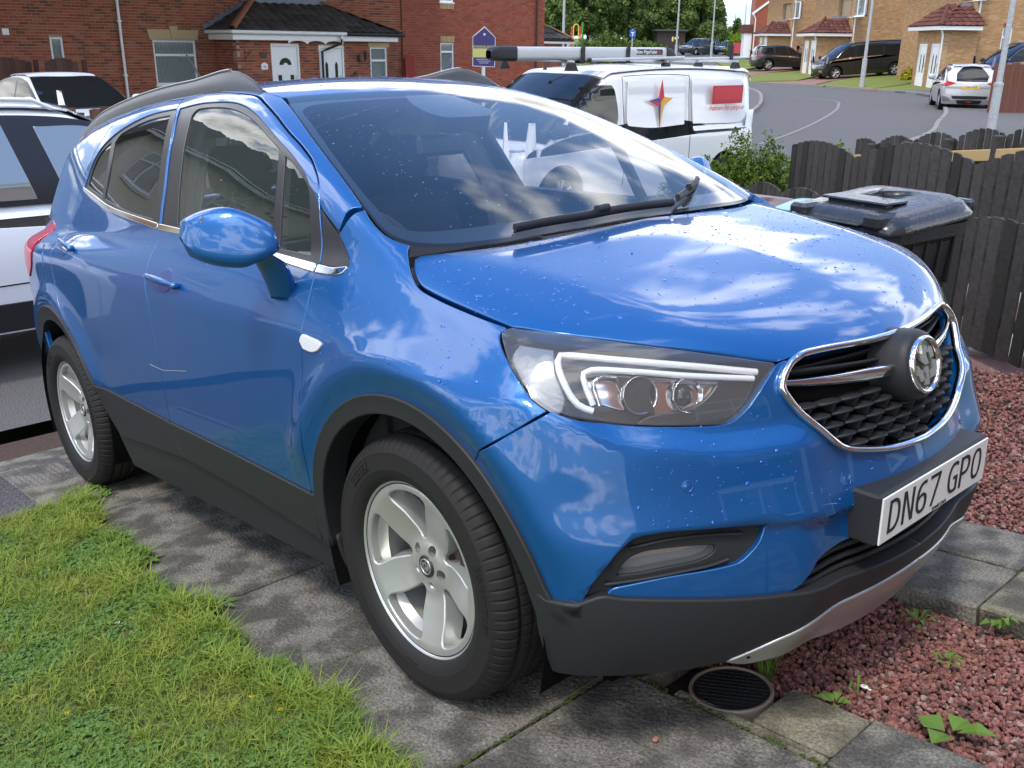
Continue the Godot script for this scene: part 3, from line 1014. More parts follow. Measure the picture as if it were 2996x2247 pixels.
	both.call("mirror_sail", panel(sk, "side", join([[-.428, 1.221, -.318, 1.151], [-.318, 1.151, -.279, 1.12, -.244, 1.086, -.25, 1.072], [-.25, 1.072, -.372, 1.077], [-.372, 1.077, -.376, 1.1, -.428, 1.221]]), [], .03, -.002, .0012, .002, .01), M.trim)
	# chrome belt strip
	for e in [[[-2.345, 1.309, -2.19, 1.28, -1.97, 1.237, -1.439, 1.174], [-1.439, 1.154, -1.97, 1.217, -2.19, 1.26, -2.33, 1.292]], [[-1.43, 1.173, -1.263, 1.16, -.565, 1.098, -.38, 1.08], [-.38, 1.058, -.555, 1.078, -1.26, 1.14, -1.43, 1.153]], [[-.372, 1.079, -.3, 1.073, -.24, 1.078], [-.24, 1.078, -.25, 1.062, -.29, 1.055, -.372, 1.057]]]:
		both.call("chrome_strip", panel(sk, "side", join([e[0], e[1]]), [], .02, .004, .0006, .003, .008), M.chrome)
	# windscreen
	var ws_side := [-.985, .49, -.87, .537, -.72, .586, -.6, .621, -.42, .668, -.261, .707, -.167, .722, -.12, .712, -.086, .692]
	var ws_low := [-.086, .692, -.045, .643, -.012, .574, .018, .465, .043, .2, .046, 0]
	var ws_poly := join([[-.935, 0, -.938, .15, -.95, .3, -.972, .45, -.985, .49], ws_side, ws_low, mir.call(ws_low), mir.call(ws_side), [-.985, -.49, -.972, -.45, -.95, -.3, -.938, -.15, -.935, 0]])
	var clear_half := [-.893, 0, -.893, .2, -.897, .365, -.898, .45, -.868, .502, -.736, .55, -.525, .615, -.348, .66, -.271, .674, -.208, .684, -.164, .680, -.132, .655, -.094, .585, -.05, .4, -.035, .2, -.033, 0]
	var clear := join([v2(clear_half), v2(mir.call(clear_half))], .02)
	part(car, "windscreen", panel(sk, "top", ws_poly, [], .03, .0, -.004, 0).mesh(), M.screen)
	part(car, "windscreen_border", panel(sk, "top", ws_poly, [clear], .03, -.012, -.004, 0).mesh(), M.border)
	part(car, "sensor_cover", panel(sk, "top", join([[-.9, .09, -.8, .13, -.72, .13, -.68, .1, -.67, 0, -.68, -.1, -.72, -.13, -.8, -.13, -.9, -.09], [-.9, -.09, -.9, .09]]), [], .03, -.007, 0, .004, .05).mesh(), M.border)
	# wipers
	for e in [[[.004, .45], [.022, .2], [.022, .1], [.026, -.15]], [[.004, -.2], [-.03, -.29], [-.065, -.37], [-.10, -.43]]]:
		var wp := MB.new()
		var line := smooth_line(PackedVector2Array([Vector2(e[0][0], e[0][1]), Vector2(e[1][0], e[1][1]), Vector2(e[2][0], e[2][1]), Vector2(e[3][0], e[3][1])]), .03)
		wp.tube(surf_line(sk, "top", line, .013), .0085, 6, true, .0085, 1.4)
		wp.tube(surf_line(sk, "top", line, .003), .004, 4)
		var j: Array = surf_line(sk, "top", line.slice(line.size() / 2 - 1, line.size() / 2 + 2), .024)
		wp.tube(j, .012, 6)
		part(car, "wiper", wp.mesh(), M.plastic)

	# headlamps
	var lamp := join([[.964, .969, .985, .962, .971, .932, .951, .901, .912, .857, .87, .826, .84, .811, .806, .798, .733, .78, .658, .768, .562, .756, .533, .754, .509, .759, .479, .779, .432, .823, .396, .854], [.396, .857, .539, .893, .701, .928, .863, .958, .964, .969]], .01)
	both.call("headlamp_lens", panel(sk, "front", lamp, [], .02, .002, .001, .003, .004), M.lens)
	both.call("headlamp_housing", panel(sk, "front", lamp, [], .025, -.05, .0, .004, -.05), M.lamp_black)
	var tubes := func(called: String, pts: Array, r: float, off: float, m: Material, flat := 1.0) -> void:
		var b := MB.new()
		b.tube(surf_line(sk, "front", smooth_line(v2(pts), .02), off), r, 8, true, -1.0, flat)
		both.call(called, b, m)
	tubes.call("light_guide", [.436, .848, .577, .878, .737, .908, .835, .925, .853, .926, .858, .915, .842, .864, .82, .827, .791, .811], .0075, -.014, M.guide)
	tubes.call("light_guide", [.447, .836, .6, .862, .708, .882, .79, .893, .806, .888, .804, .865, .79, .823], .0065, -.014, M.guide)
	tubes.call("lamp_bezel", [.45, .828, .6, .852, .708, .872, .77, .88, .785, .87, .775, .82], .006, -.03, M.chrome)
	for e in [[[.795, .872, .745, .868, .73, .84, .722, .808, .786, .83], -.034, "lamp_reflector"], [[.66, .858, .6, .85, .525, .836, .545, .812, .6, .79, .668, .79, .655, .82], -.036, "lamp_reflector"]]:
		both.call(e[2], panel(sk, "front", join([v2(e[0])], .01), [], .02, e[1], 0, .004, .02), M.chrome)
	for e in [[.70, .835, .037], [.60, .823, .034]]:
		var p := surf(sk, "front", e[0], e[1], -.05)
		var nrm := (skin_normal(sk, p) + Vector3(.6, 0, 0)).normalized()
		var b := MB.new()
		var tr := Transform3D(Basis(Quaternion(Vector3.UP, nrm)), p)
		b.lathe([Vector2(.005, -.01), Vector2(e[2] * .6, .002), Vector2(e[2], .03), Vector2(e[2] + .003, .031), Vector2(e[2] + .004, .02)], 28, tr)
		both.call("lamp_bowl", b, M.chrome)
		var c := MB.new()
		c.ball(Vector3(0, .006, 0), Vector3(e[2] * .75, .02, e[2] * .75), 20, 10, tr)
		both.call("lamp_projector", c, M.dark_glass)
	both.call("lamp_divider", panel(sk, "front", join([[.737, .876, .70, .868, .672, .864], [.672, .864, .678, .83, .668, .793], [.668, .793, .722, .806], [.722, .806, .725, .84, .737, .876]]), [], .02, -.024, 0, .006, .02), M.lamp_black)
	both.call("lamp_divider", panel(sk, "front", join([[.52, .838, .45, .826, .48, .785, .51, .766], [.51, .766, .6, .765, .7, .78], [.7, .78, .66, .785, .585, .79, .545, .812, .52, .838]]), [], .02, -.022, 0, .006, .02), M.lamp_black)
	both.call("lamp_side_reflector", panel(sk, "front", join([[.95, .955, .965, .932, .945, .9, .907, .857, .875, .834], [.875, .834, .845, .83, .866, .9, .872, .945], [.872, .945, .95, .955]]), [], .02, -.03, 0, .004, .02), M.lamp_grey)

	# grille
	var gl := join([grille_l], .012)
	var frame_pts := []
	for q in gl: frame_pts.append(surf(body, "front", q.x, q.y, .006))
	var top_l := smooth_line(v2([.345, .856, .33, .86, .268, .861, .169, .857, .08, .854, 0, .853]), .02)
	for q in top_l: frame_pts.append(surf(body, "front", q.x, q.y, .008))
	var gs_mb := MB.new()
	gs_mb.tube(frame_pts, .0115, 10, true, -1.0, .75)
	gs_mb.add(gs_mb, FLIP)
	part(car, "grille_surround", gs_mb.mesh(), M.chrome)
	var gout := PackedVector2Array(gl)
	for q in top_l: gout.append(q)
	var gm := PackedVector2Array()
	for q in gl: gm.append(q)
	for q in top_l: gm.append(q)
	var whole := gm.duplicate()
	for q in range(gm.size() - 2, 0, -1): whole.append(Vector2(-gm[q].x, gm[q].y))
	part(car, "grille_back", panel(body, "front", whole, [], .03, -.055, 0, .004, -.055).mesh(), M.black)
	var fin := MB.new()                                     # one scale of the honeycomb: a ledge with a drooping lip and a web below
	var fr := []
	for k in 9:
		var u := k / 8.0 * 2.0 - 1.0
		var zz := u * .033
		var droop := -.004 * u * u
		var out := .030 - .016 * u * u
		fr.append([Vector3(0, droop + .003, zz), Vector3(out, droop + .002, zz), Vector3(out + .002, droop - .003, zz), Vector3(out - .004, droop - .007, zz), Vector3(0, droop - .006, zz)])
	fin.grid(fr, false, false, true)
	fin.box(Vector3(-.002, -.024, -.003), Vector3(.022, -.004, .003))
	fin.prism(v2([.022, -.004, .031, -.005, .022, -.024]), -.003, .003)
	var finm := fin.mesh()
	var inside := gm.duplicate()
	for q in range(gm.size() - 1, -1, -1): inside.append(Vector2(-gm[q].x, gm[q].y))
	for row in 6:
		for col in range(-9, 10):
			var u := (col + (.5 if row % 2 else 0.0)) * .066
			var y := .762 - row * .0255
			if not Geometry2D.is_point_in_polygon(Vector2(u, y + .006), inside): continue
			if not Geometry2D.is_point_in_polygon(Vector2(u * 1.05, y - .012), inside): continue
			if absf(u) < .075 and y > .73: continue
			var p := surf(body, "front", u, y, -.03)
			var nrm := skin_normal(body, p)
			nrm.y = 0
			nrm = nrm.normalized()
			part(car, "grille_fin", finm, M.plastic, Transform3D(Basis(nrm, Vector3.UP, nrm.cross(Vector3.UP)), p))
	for s in [1.0, -1.0]:
		var bar := MB.new()
		var rows := []
		for k in 15:
			var t := k / 14.0
			var u: float = s * lerpf(.385, .07, t)
			var y := lerpf(.816, .788, pow(t, .8))
			var p := surf(body, "front", u, y, lerpf(-.002, .012, t))
			var nrm := skin_normal(body, p)
			var hgt := lerpf(.007, .0145, minf(1.0, t * 1.4)) * (1.0 if t < .93 else 1.0 - (t - .93) * 6.0)
			rows.append([p + Vector3(0, hgt, 0) - nrm * .02, p + Vector3(0, hgt, 0), p + nrm * .006 + Vector3(0, hgt * .3, 0), p + Vector3(0, -hgt, 0), p + Vector3(0, -hgt, 0) - nrm * .02])
		bar.grid(rows, false, false, s < 0)
		part(car, "grille_wing", bar.mesh(), M.chrome)
		for j in 2:
			var sl := MB.new()
			var rw := []
			for k in 13:
				var t := k / 12.0
				var u: float = s * lerpf(.36 - .02 * j, .085, t)
				var y := lerpf(.838 + .0 * j, .818 + .022 * j, t) + (.004 if j else 0.0)
				var p := surf(body, "front", u, y, -.012 - .004 * j)
				var nrm := skin_normal(body, p)
				rw.append([p + Vector3(0, .006, 0) - nrm * .03, p + Vector3(0, .004, 0), p + Vector3(0, -.004, 0), p + Vector3(0, -.006, 0) - nrm * .03])
			sl.grid(rw, false, false, s < 0)
			part(car, "grille_slat", sl.mesh(), M.plastic)
	var badge_at := Vector3(.853, .79, 0)
	var bt := Transform3D(Basis(Vector3(0, 0, 1), -PI / 2 + .12), badge_at)
	var hubb := MB.new()
	hubb.lathe([Vector2(.088, -.09), Vector2(.082, -.02), Vector2(.076, -.004), Vector2(.066, .0), Vector2(.0001, .0)], 36, bt)
	part(car, "badge_mount", hubb.mesh(), M.plastic)
	var ringm := MB.new()
	ringm.lathe([Vector2(.066, -.002), Vector2(.066, .008), Vector2(.0625, .0115), Vector2(.0575, .010), Vector2(.055, .003)], 40, bt)
	var face := Transform3D(bt.basis * Basis(Vector3(1, 0, 0), -PI / 2) * Basis(Vector3(0, 0, 1), -PI / 2), badge_at)
	part(car, "badge_ring", ringm.mesh(), M.chrome)
	var plate_b := MB.new()
	plate_b.lathe([Vector2(.057, .003), Vector2(.0001, .006)], 32, bt)
	part(car, "badge_face", plate_b.mesh(), M.dark_chrome)
	var gb := MB.new()
	for q in griffin(.054): gb.prism(q, .003, .0095, face)
	part(car, "badge_emblem", gb.mesh(), M.silver)

	# fog lamps
	var fogp := join([v2([.473, .543, .548, .551, .643, .559, .712, .559, .739, .552, .767, .53, .798, .483, .833, .426, .835, .41, .82, .41, .789, .437, .78, .451, .739, .458, .67, .464, .573, .467, .532, .472, .511, .486, .49, .507])], .01)
	var foghole := join([v2([.77, .471, .756, .497, .739, .512, .714, .521, .668, .523, .598, .519, .572, .514, .572, .499, .589, .487, .615, .480, .67, .476, .72, .471])], .01)
	both.call("fog_lamp_trim", panel(body, "front", fogp, [foghole], .02, -.014, -.004, .003, .03), M.plastic)
	both.call("fog_lamp_lens", panel(body, "front", foghole, [], .02, -.022, 0, .002, .002), M.lens)
	both.call("fog_lamp_bowl", panel(body, "front", foghole, [], .02, -.05, -.002, .002, -.03), M.lamp_grey)
	both.call("fog_lamp_reflector", panel(body, "front", join([[.755, .497, .735, .512, .668, .521, .6, .517], [.6, .517, .62, .507, .7, .503, .755, .497]]), [], .02, -.036, 0, .003, .01), M.chrome)
	tubes.call("fog_lamp_rib", [.74, .533, .66, .541, .58, .538, .52, .531], .006, -.008, M.plastic, .6)
	tubes.call("fog_lamp_rib", [.79, .46, .72, .463, .65, .468, .58, .474, .55, .481], .006, -.008, M.plastic, .6)

	# number plate
	var pt0 := Transform3D(Basis(Vector3(0, 0, 1), -.1), Vector3(.891, .502, 0))
	var holder := MB.new()
	holder.rbox(Vector3(-.085, -.06, -.266), Vector3(-.003, .06, .266), .006, pt0)
	part(car, "plate_holder", holder.mesh(), M.plastic)
	var pt := pt0 * Transform3D(Basis(Vector3(0, 1, 0), PI / 2), Vector3.ZERO)
	var pl := MB.new()
	pl.rbox(Vector3(-.26, -.0555, -.002), Vector3(.26, .0555, .003), .002, pt)
	var plate := Node3D.new()
	plate.name = "number_plate"
	car.add_child(plate)
	part(plate, "plate", pl.mesh(), M.plate)
	var xs := [-.205, -.142, -.079, -.016, .077, .140, .203]
	var chars := "DN67GPO"
	for k in 7:
		var g := text_mb(chars[k], .103, .0012, "Droid Sans Mono", true)
		var lo := Vector2(9, 9)
		var hi := Vector2(-9, -9)
		for q in g.v:
			lo = lo.min(Vector2(q.x, q.y)); hi = hi.max(Vector2(q.x, q.y))
		var sc := Vector2(.050 / (hi.x - lo.x), .079 / (hi.y - lo.y))
		var mid := (lo + hi) * .5
		part(plate, "character", g.mesh(), M.ink, pt * Transform3D(Basis.from_scale(Vector3(sc.x, sc.y, 1)), Vector3(xs[k] - mid.x * sc.x, .003 - mid.y * sc.y, .0036)))
	part(plate, "dealer_name", text_mb("Arnold Clark", .012, .0006, "Droid Sans", true).mesh(), M.ink, pt * Transform3D(Basis(), Vector3(.02, -.047, .0034)))

	# door mirrors
	var mm := MB.new()
	var rows := []
	for k in 17:
		var t := k / 16.0
		var c := Vector3(lerpf(-.43, -.565, t), lerpf(1.155, 1.172, sqrt(t)), lerpf(.885, 1.075, t))
		var fat := pow(sin(PI * clampf(t * .86 + .11, 0, 1)), .42)
		var hy := lerpf(.05, .078, minf(1.0, t * 2.2)) * fat
		var hx := lerpf(.055, .062, t) * fat
		if k == 0 or k == 16:
			hy *= .25; hx *= .25
		var row := []
		for j in 24:
			var w := TAU * j / 24
			var q := Vector2(signf(cos(w)) * pow(absf(cos(w)), .62), signf(sin(w)) * pow(absf(sin(w)), .7))
			row.append(c + Vector3(q.x * hx * (1.0 if q.x > 0 else .75) - .02 * q.y * fat, q.y * hy, 0))
		rows.append(row)
	mm.grid(rows, true, false, true)
	both.call("door_mirror", mm, M.blue)
	var arm := []
	for k in 7:
		var t := k / 6.0
		var c := Vector3(lerpf(-.455, -.495, t), lerpf(1.12, .985, t), lerpf(.93, .845, sqrt(t)))
		var row := []
		for j in 12:
			var w := TAU * j / 12
			row.append(c + Vector3(cos(w) * lerpf(.052, .036, t), sin(w) * .012, sin(w) * .03 + cos(w) * -.012))
		arm.append(row)
	var armb := MB.new()
	armb.grid(arm, true, false, true)
	both.call("mirror_arm", armb, M.blue)
	var mg := MB.new()
	mg.rbox(Vector3(-.004, -.058, -.082), Vector3(.004, .058, .082), .004, Transform3D(Basis(Vector3(0, 1, 0), .62), Vector3(-.555, 1.168, .975)))
	both.call("mirror_glass", mg, M.chrome)

	# roof rails, aerial
	var rail := MB.new()
	var rtop := MB.new()
	var rrows := []
	var crest := []
	for k in 41:
		var t := k / 40.0
		var x := lerpf(-1.10, -2.86, t)
		var z := .505 + .02 * sin(PI * t)
		var base := surf(cab, "top", x, z)
		var hgt := .056 * pow(clampf(t * 9.0, 0, 1), .7) * (1.0 - .35 * Hull.sst(.1, .3, t)) * pow(clampf((1.0 - t) * 6.0, 0, 1), .6) + .004
		var wd := .020 * pow(clampf(t * 8.0, .1, 1), .5)
		var lean := -.012 * hgt / .06
		rrows.append([base + Vector3(0, -.03, wd + .012), base + Vector3(0, hgt * .25, wd + .006), base + Vector3(0, hgt * .8, wd * .7 + lean), base + Vector3(0, hgt, wd * .2 + lean), base + Vector3(0, hgt, -wd * .4 + lean), base + Vector3(0, hgt * .7, -wd * .9), base + Vector3(0, -.03, -wd - .006)])
		if t > .12 and t < .93: crest.append(base + Vector3(0, hgt + .003, lean - .001))
	rail.grid(rrows)
	rtop.tube(crest, .008, 6, true, -1.0, .5)
	both.call("roof_rail", rail, M.rail)
	both.call("rail_strip", rtop, M.silver)
	var strip := MB.new()
	strip.tube(surf_line(sk, "top", smooth_line(PackedVector2Array([Vector2(-.99, .497), Vector2(-1.12, .5)]), .03), .001), .012, 6, true, -1.0, .35)
	both.call("roof_gutter", strip, M.plastic)
	var aer := MB.new()
	aer.tube([Vector3(-2.47, 1.60, 0), Vector3(-2.50, 1.635, 0)], .016, 8, true, .008)
	aer.tube([Vector3(-2.50, 1.63, 0), Vector3(-2.757, 1.878, 0)], .006, 6, true, .0045)
	part(car, "aerial", aer.mesh(), M.plastic)

	# repeater, door handles
	var rep := join([v2([-.365, .893, -.352, .907, -.322, .905, -.262, .893, -.279, .879, -.312, .871, -.351, .875])], .006)
	both.call("side_indicator", panel(sk, "side", rep, [], .015, .006, 0, .003, .006), M.guide)
	for e in [[-1.27, 1.0], [-2.28, 1.085]]:
		var cup := MB.new()
		var hx: float = e[0]
		var hy: float = e[1]
		var p := surf(sk, "side", hx, hy)
		var nrm := skin_normal(sk, p)
		var cupb := PackedVector2Array()
		for k in 24: cupb.append(Vector2(hx + .03, hy) + Vector2(.052 * cos(TAU * k / 24), .036 * sin(TAU * k / 24)))
		both.call("handle_cup", panel(sk, "side", cupb, [], .02, .0015, 0, .002, .002), M.deep_blue)
		var hrows := []
		for k in 13:
			var t := k / 12.0
			var q := surf(sk, "side", hx + lerpf(-.11, .125, t), hy + lerpf(.008, -.012, t), .006 + .026 * pow(sin(PI * clampf(t, .04, .96)), .45))
			var fat := .0125 * pow(sin(PI * clampf(t, .03, .97)), .3)
			var row := []
			for j in 10:
				var w := TAU * j / 10
				row.append(q + Vector3(0, sin(w) * fat, cos(w) * fat * .75))
			hrows.append(row)
		cup.grid(hrows, true)
		cup.ball(surf(sk, "side", hx + .135, hy - .013, .012), Vector3(.012, .0125, .016), 12, 8)
		both.call("door_handle", cup, M.blue)
	var scr := MB.new()
	scr.tube(surf_line(sk, "side", v2([-1.461, .698, -1.354, .690, -1.153, .712]), .0005), .0012, 4)
	part(car, "scratch", scr.mesh(), M.silver)

	# wheels, wells, underside
	for q in [[0.0, .765, 97.0], [-2.555, .765, 108.0], [0.0, -.765, 40.0], [-2.555, -.765, 10.0]]:
		var bs := Basis() if q[1] > 0 else Basis(Vector3(0, 1, 0), PI)
		wheel_parts(car, Transform3D(bs, Vector3(q[0], .343, q[1])), deg_to_rad(q[2]), q[1] > 0)
	for c in [ac, rc]:
		for s in [1.0, -1.0]:
			var well := MB.new()
			var rws := []
			for k in 25:
				var d := Vector2.from_angle(deg_to_rad(lerpf(200, -20, k / 24.0))) * .432
				rws.append([Vector3(c.x + d.x, c.y + d.y, s * .86), Vector3(c.x + d.x, c.y + d.y, s * .48)])
			well.grid(rws)
			well.lathe([Vector2(.44, 0), Vector2(.0001, 0)], 24, Transform3D(Basis(Vector3(1, 0, 0), PI / 2), Vector3(c.x, c.y, s * .5)))
			part(car, "wheel_well", well.mesh(), M.black)
	var floorm := MB.new()
	floorm.box(Vector3(-3.2, .22, -.5), Vector3(.72, .30, .5))
	floorm.box(Vector3(-2.05, .2, -.8), Vector3(-.45, .3, .8))
	floorm.box(Vector3(.35, .24, -.62), Vector3(.62, .34, .62))
	floorm.box(Vector3(-.10, .55, -.52), Vector3(.62, .78, .52))
	part(car, "underbody", floorm.mesh(), M.black)
	# cabin
	var inn := MB.new()
	inn.box(Vector3(-.22, .5, -.74), Vector3(-.1, 1.02, .74))
	inn.box(Vector3(-3.0, .55, -.7), Vector3(-2.75, 1.18, .7))
	for s in [1.0, -1.0]:
		inn.box(Vector3(-2.75, .45, s * .74 - .02), Vector3(-.2, 1.04, s * .74 + .02))
	part(car, "door_linings", inn.mesh(), M.cabin)
	var lining := MB.new()
	lining.add(panel(cab, "top", join([[-1.02, .46, -1.0, 0, -1.02, -.46], [-1.02, -.46, -2.7, -.46], [-2.7, -.46, -2.7, .46], [-2.7, .46, -1.02, .46]], .05), [], .12, -.03, 0, 0))
	part(car, "headlining", lining.mesh(), M.lining)
	var dash := MB.new()
	dash.rbox(Vector3(-.62, .78, -.72), Vector3(-.2, 1.03, .72), .05)
	dash.rbox(Vector3(-.6, 1.0, .2), Vector3(-.36, 1.09, .58), .03)
	dash.rbox(Vector3(-.62, .9, -.14), Vector3(-.5, 1.06, .14), .02)
	part(car, "dashboard", dash.mesh(), M.cabin)
	var sw := MB.new()
	var loop := []
	for k in 29: loop.append(Transform3D(Basis(Vector3(0, 0, 1), .42), Vector3(-.78, 1.0, .37)) * Vector3(0, .185 * cos(TAU * k / 28), .185 * sin(TAU * k / 28)))
	sw.tube(loop, .014, 8, false)
	sw.tube([Vector3(-.78, 1.0, .37), Vector3(-.6, .94, .37)], .05, 10)
	sw.tube([Vector3(-.78, 1.0, .2), Vector3(-.78, 1.0, .54)], .02, 6)
	part(car, "steering_wheel", sw.mesh(), M.cabin)
	for z in [.37, -.37]:
		var seat := MB.new()
		seat.rbox(Vector3(-1.42, .45, z - .25), Vector3(-.88, .66, z + .25), .06)
		seat.rbox(Vector3(-.09, 0, -.24), Vector3(.07, .62, .24), .06, Transform3D(Basis(Vector3(0, 0, 1), .28), Vector3(-1.42, .58, z)))
		part(car, "seat", seat.mesh(), M.seat)
		var hr := MB.new()
		hr.rbox(Vector3(-.06, .67, -.13), Vector3(.05, .86, .13), .045, Transform3D(Basis(Vector3(0, 0, 1), .22), Vector3(-1.44, .58, z)))
		for dz in [-.06, .06]: hr.tube([Vector3(-1.57, 1.15, z + dz), Vector3(-1.59, 1.28, z + dz)], .007, 6)
		part(car, "headrest", hr.mesh(), M.seat)
	var bench := MB.new()
	bench.rbox(Vector3(-2.35, .45, -.66), Vector3(-1.85, .68, .66), .06)
	bench.rbox(Vector3(-.1, 0, -.66), Vector3(.07, .62, .66), .06, Transform3D(Basis(Vector3(0, 0, 1), .3), Vector3(-2.34, .58, 0)))
	for z in [-.4, .4]: bench.rbox(Vector3(-2.62, 1.19, z - .12), Vector3(-2.52, 1.33, z + .12), .04)
	part(car, "rear_seat", bench.mesh(), M.seat)
	var rv := MB.new()
	rv.rbox(Vector3(-.02, -.035, -.12), Vector3(.01, .035, .12), .012, Transform3D(Basis(Vector3(0, 1, 0), .2), Vector3(-.84, 1.36, 0)))
	part(car, "rear_view_mirror", rv.mesh(), M.plastic)
	for s in [1.0, -1.0]:
		var bp := MB.new()
		bp.tube([Vector3(-1.40, .95, s * .73), Vector3(-1.43, 1.2, s * .71), Vector3(-1.5, 1.5, s * .58)], .05, 8)
		part(car, "door_pillar_lining", bp.mesh(), M.lining)
		var belt := MB.new()
		belt.tube([Vector3(-1.38, .9, s * .68), Vector3(-1.41, 1.2, s * .66), Vector3(-1.46, 1.42, s * .57)], .022, 6, true, -1.0, .2)
		part(car, "seat_belt", belt.mesh(), M.lamp_grey)
	water_drops(car, sk, body, cab)

func water_drops(car: Node3D, sk: Hull, body: Hull, cab: Hull) -> void:
	var r := RandomNumberGenerator.new()
	r.seed = 77
	var dome := MB.new()
	dome.lathe([Vector2(1, -.1), Vector2(.98, .12), Vector2(.86, .5), Vector2(.6, .82), Vector2(.3, .96), Vector2(.0001, 1)], 10)
	var ts := []
	var glass_ts := []
	for k in 2300:
		var kind := "top"
		var u := 0.0
		var w := 0.0
		var s := skin_pick(k)
		var size := r.randf_range(.0012, .0031)
		if r.randf() < .12: size *= 1.7
		var target := ts
		var skin := body
		match s:
			0:
				u = r.randf_range(-.05, .74); w = r.randf_range(-.72, .74)
				if u > .78 - w * w * .75: continue
			1:
				kind = "side"; u = r.randf_range(-.36, .35); w = r.randf_range(.86, 1.12); size *= .8
			2:
				kind = "front"; u = r.randf_range(.15, .86); w = r.randf_range(.46, .8); size *= .8
				if u < .4 and w > .62: continue
				if u > .45 and w < .57: continue
				if u <= .45 and w < .5: continue
				if w > .7 + .08 * sin(u * 3.0): continue
			3:
				kind = "side"; u = r.randf_range(-2.6, -.4); w = r.randf_range(.98, 1.2) + (u + .4) * -.06; size *= .75
				skin = sk
				if w > belt_y(u) - .03: continue
			4:
				u = r.randf_range(-1.7, -1.0); w = r.randf_range(-.45, .45); skin = cab
			5:
				u = r.randf_range(-.95, -.02); w = r.randf_range(-.6, .6); skin = sk; target = glass_ts; size *= .8
			6:
				kind = "side"; u = r.randf_range(-2.2, -.5); w = r.randf_range(1.2, 1.5); skin = cab; target = glass_ts; size *= .6
		var p: Vector3 = hit(skin, kind, u, w)[0]
		var n := skin_normal(skin, p)
		var merged := 1 + (r.randi() % 3 if s == 0 and r.randf() < .3 else 0)
		var tang := n.cross(Vector3(r.randf_range(-1, 1), r.randf_range(-1, 1), r.randf_range(-1, 1))).normalized()
		for m in merged:
			var c := p + tang * size * 1.4 * m
			var sx := size * r.randf_range(.7, 1.5)
			var sz := size * r.randf_range(.7, 1.3)
			var bs := Basis(tang, n, tang.cross(n)).scaled_local(Vector3(sx, size * (.42 if s != 3 and s != 2 and s != 1 else .5), sz))
			target.append(Transform3D(bs, c - n * .0002))
	copies(car, "water_drops", dome.mesh(), M.drop, ts)
	copies(car, "glass_drops", dome.mesh(), M.drop_clear, glass_ts)

func belt_y(x: float) -> float: return 1.065 - (x + .3) * .085 + maxf(0.0, -1.9 - x) * .12
func skin_pick(k: int) -> int:
	var q := k % 23
	if q < 9: return 0
	if q < 11: return 1
	if q < 14: return 2
	if q < 16: return 3
	if q < 18: return 4
	if q < 22: return 5
	return 6

# ---------------------------------------------------------------- other vehicles
class CarHull extends Hull:
	var deck: Spl
	var roof: Spl
	var ws: Spl
	var rw: Spl
	var fx: Spl
	var bx: Spl
	var w: Spl
	var q: Spl
	var g: Spl
	var cf := .3
	var cr := .16
	var crown := .05
	var base := .18
	var belt := .9
	var round_ := .12
	func lower(x: float, y: float, z: float) -> float:
		var f := smax(z - (w.at(x) + q.at(y)), y - (deck.at(x) - .04 * z * z), round_)
		f = smax(f, (x - (fx.at(y) - cf * z * z)) * .9, .12)
		f = smax(f, ((bx.at(y) + cr * z * z) - x) * .95, .10)
		return smax(f, base - y, .03)
	func cabin(x: float, y: float, z: float) -> float:
		var z2 := z * z
		var f := (z - (g.at(y) + w.at(x) * .9)) * .95
		f = smax(f, y - (roof.at(x) - crown * z2 - crown * z2 * z2), .11)
		f = smax(f, (x - (ws.at(y) - .14 * z2 - .12 * z2 * z2)) * .6, .05)
		f = smax(f, ((rw.at(y) + .10 * z2) - x) * .7, .06)
		return smax(f, belt - .15 - y, .02)
	func val(x: float, y: float, z: float) -> float:
		z = absf(z)
		return -smax(-lower(x, y, z), -cabin(x, y, z), .04)

func scaled(t: Array, sx: float, sy: float) -> Spl:
	var o := []
	for k in range(0, t.size(), 2):
		o.append(t[k] * sx); o.append(t[k + 1] * sy)
	return Spl.new(o, 64)

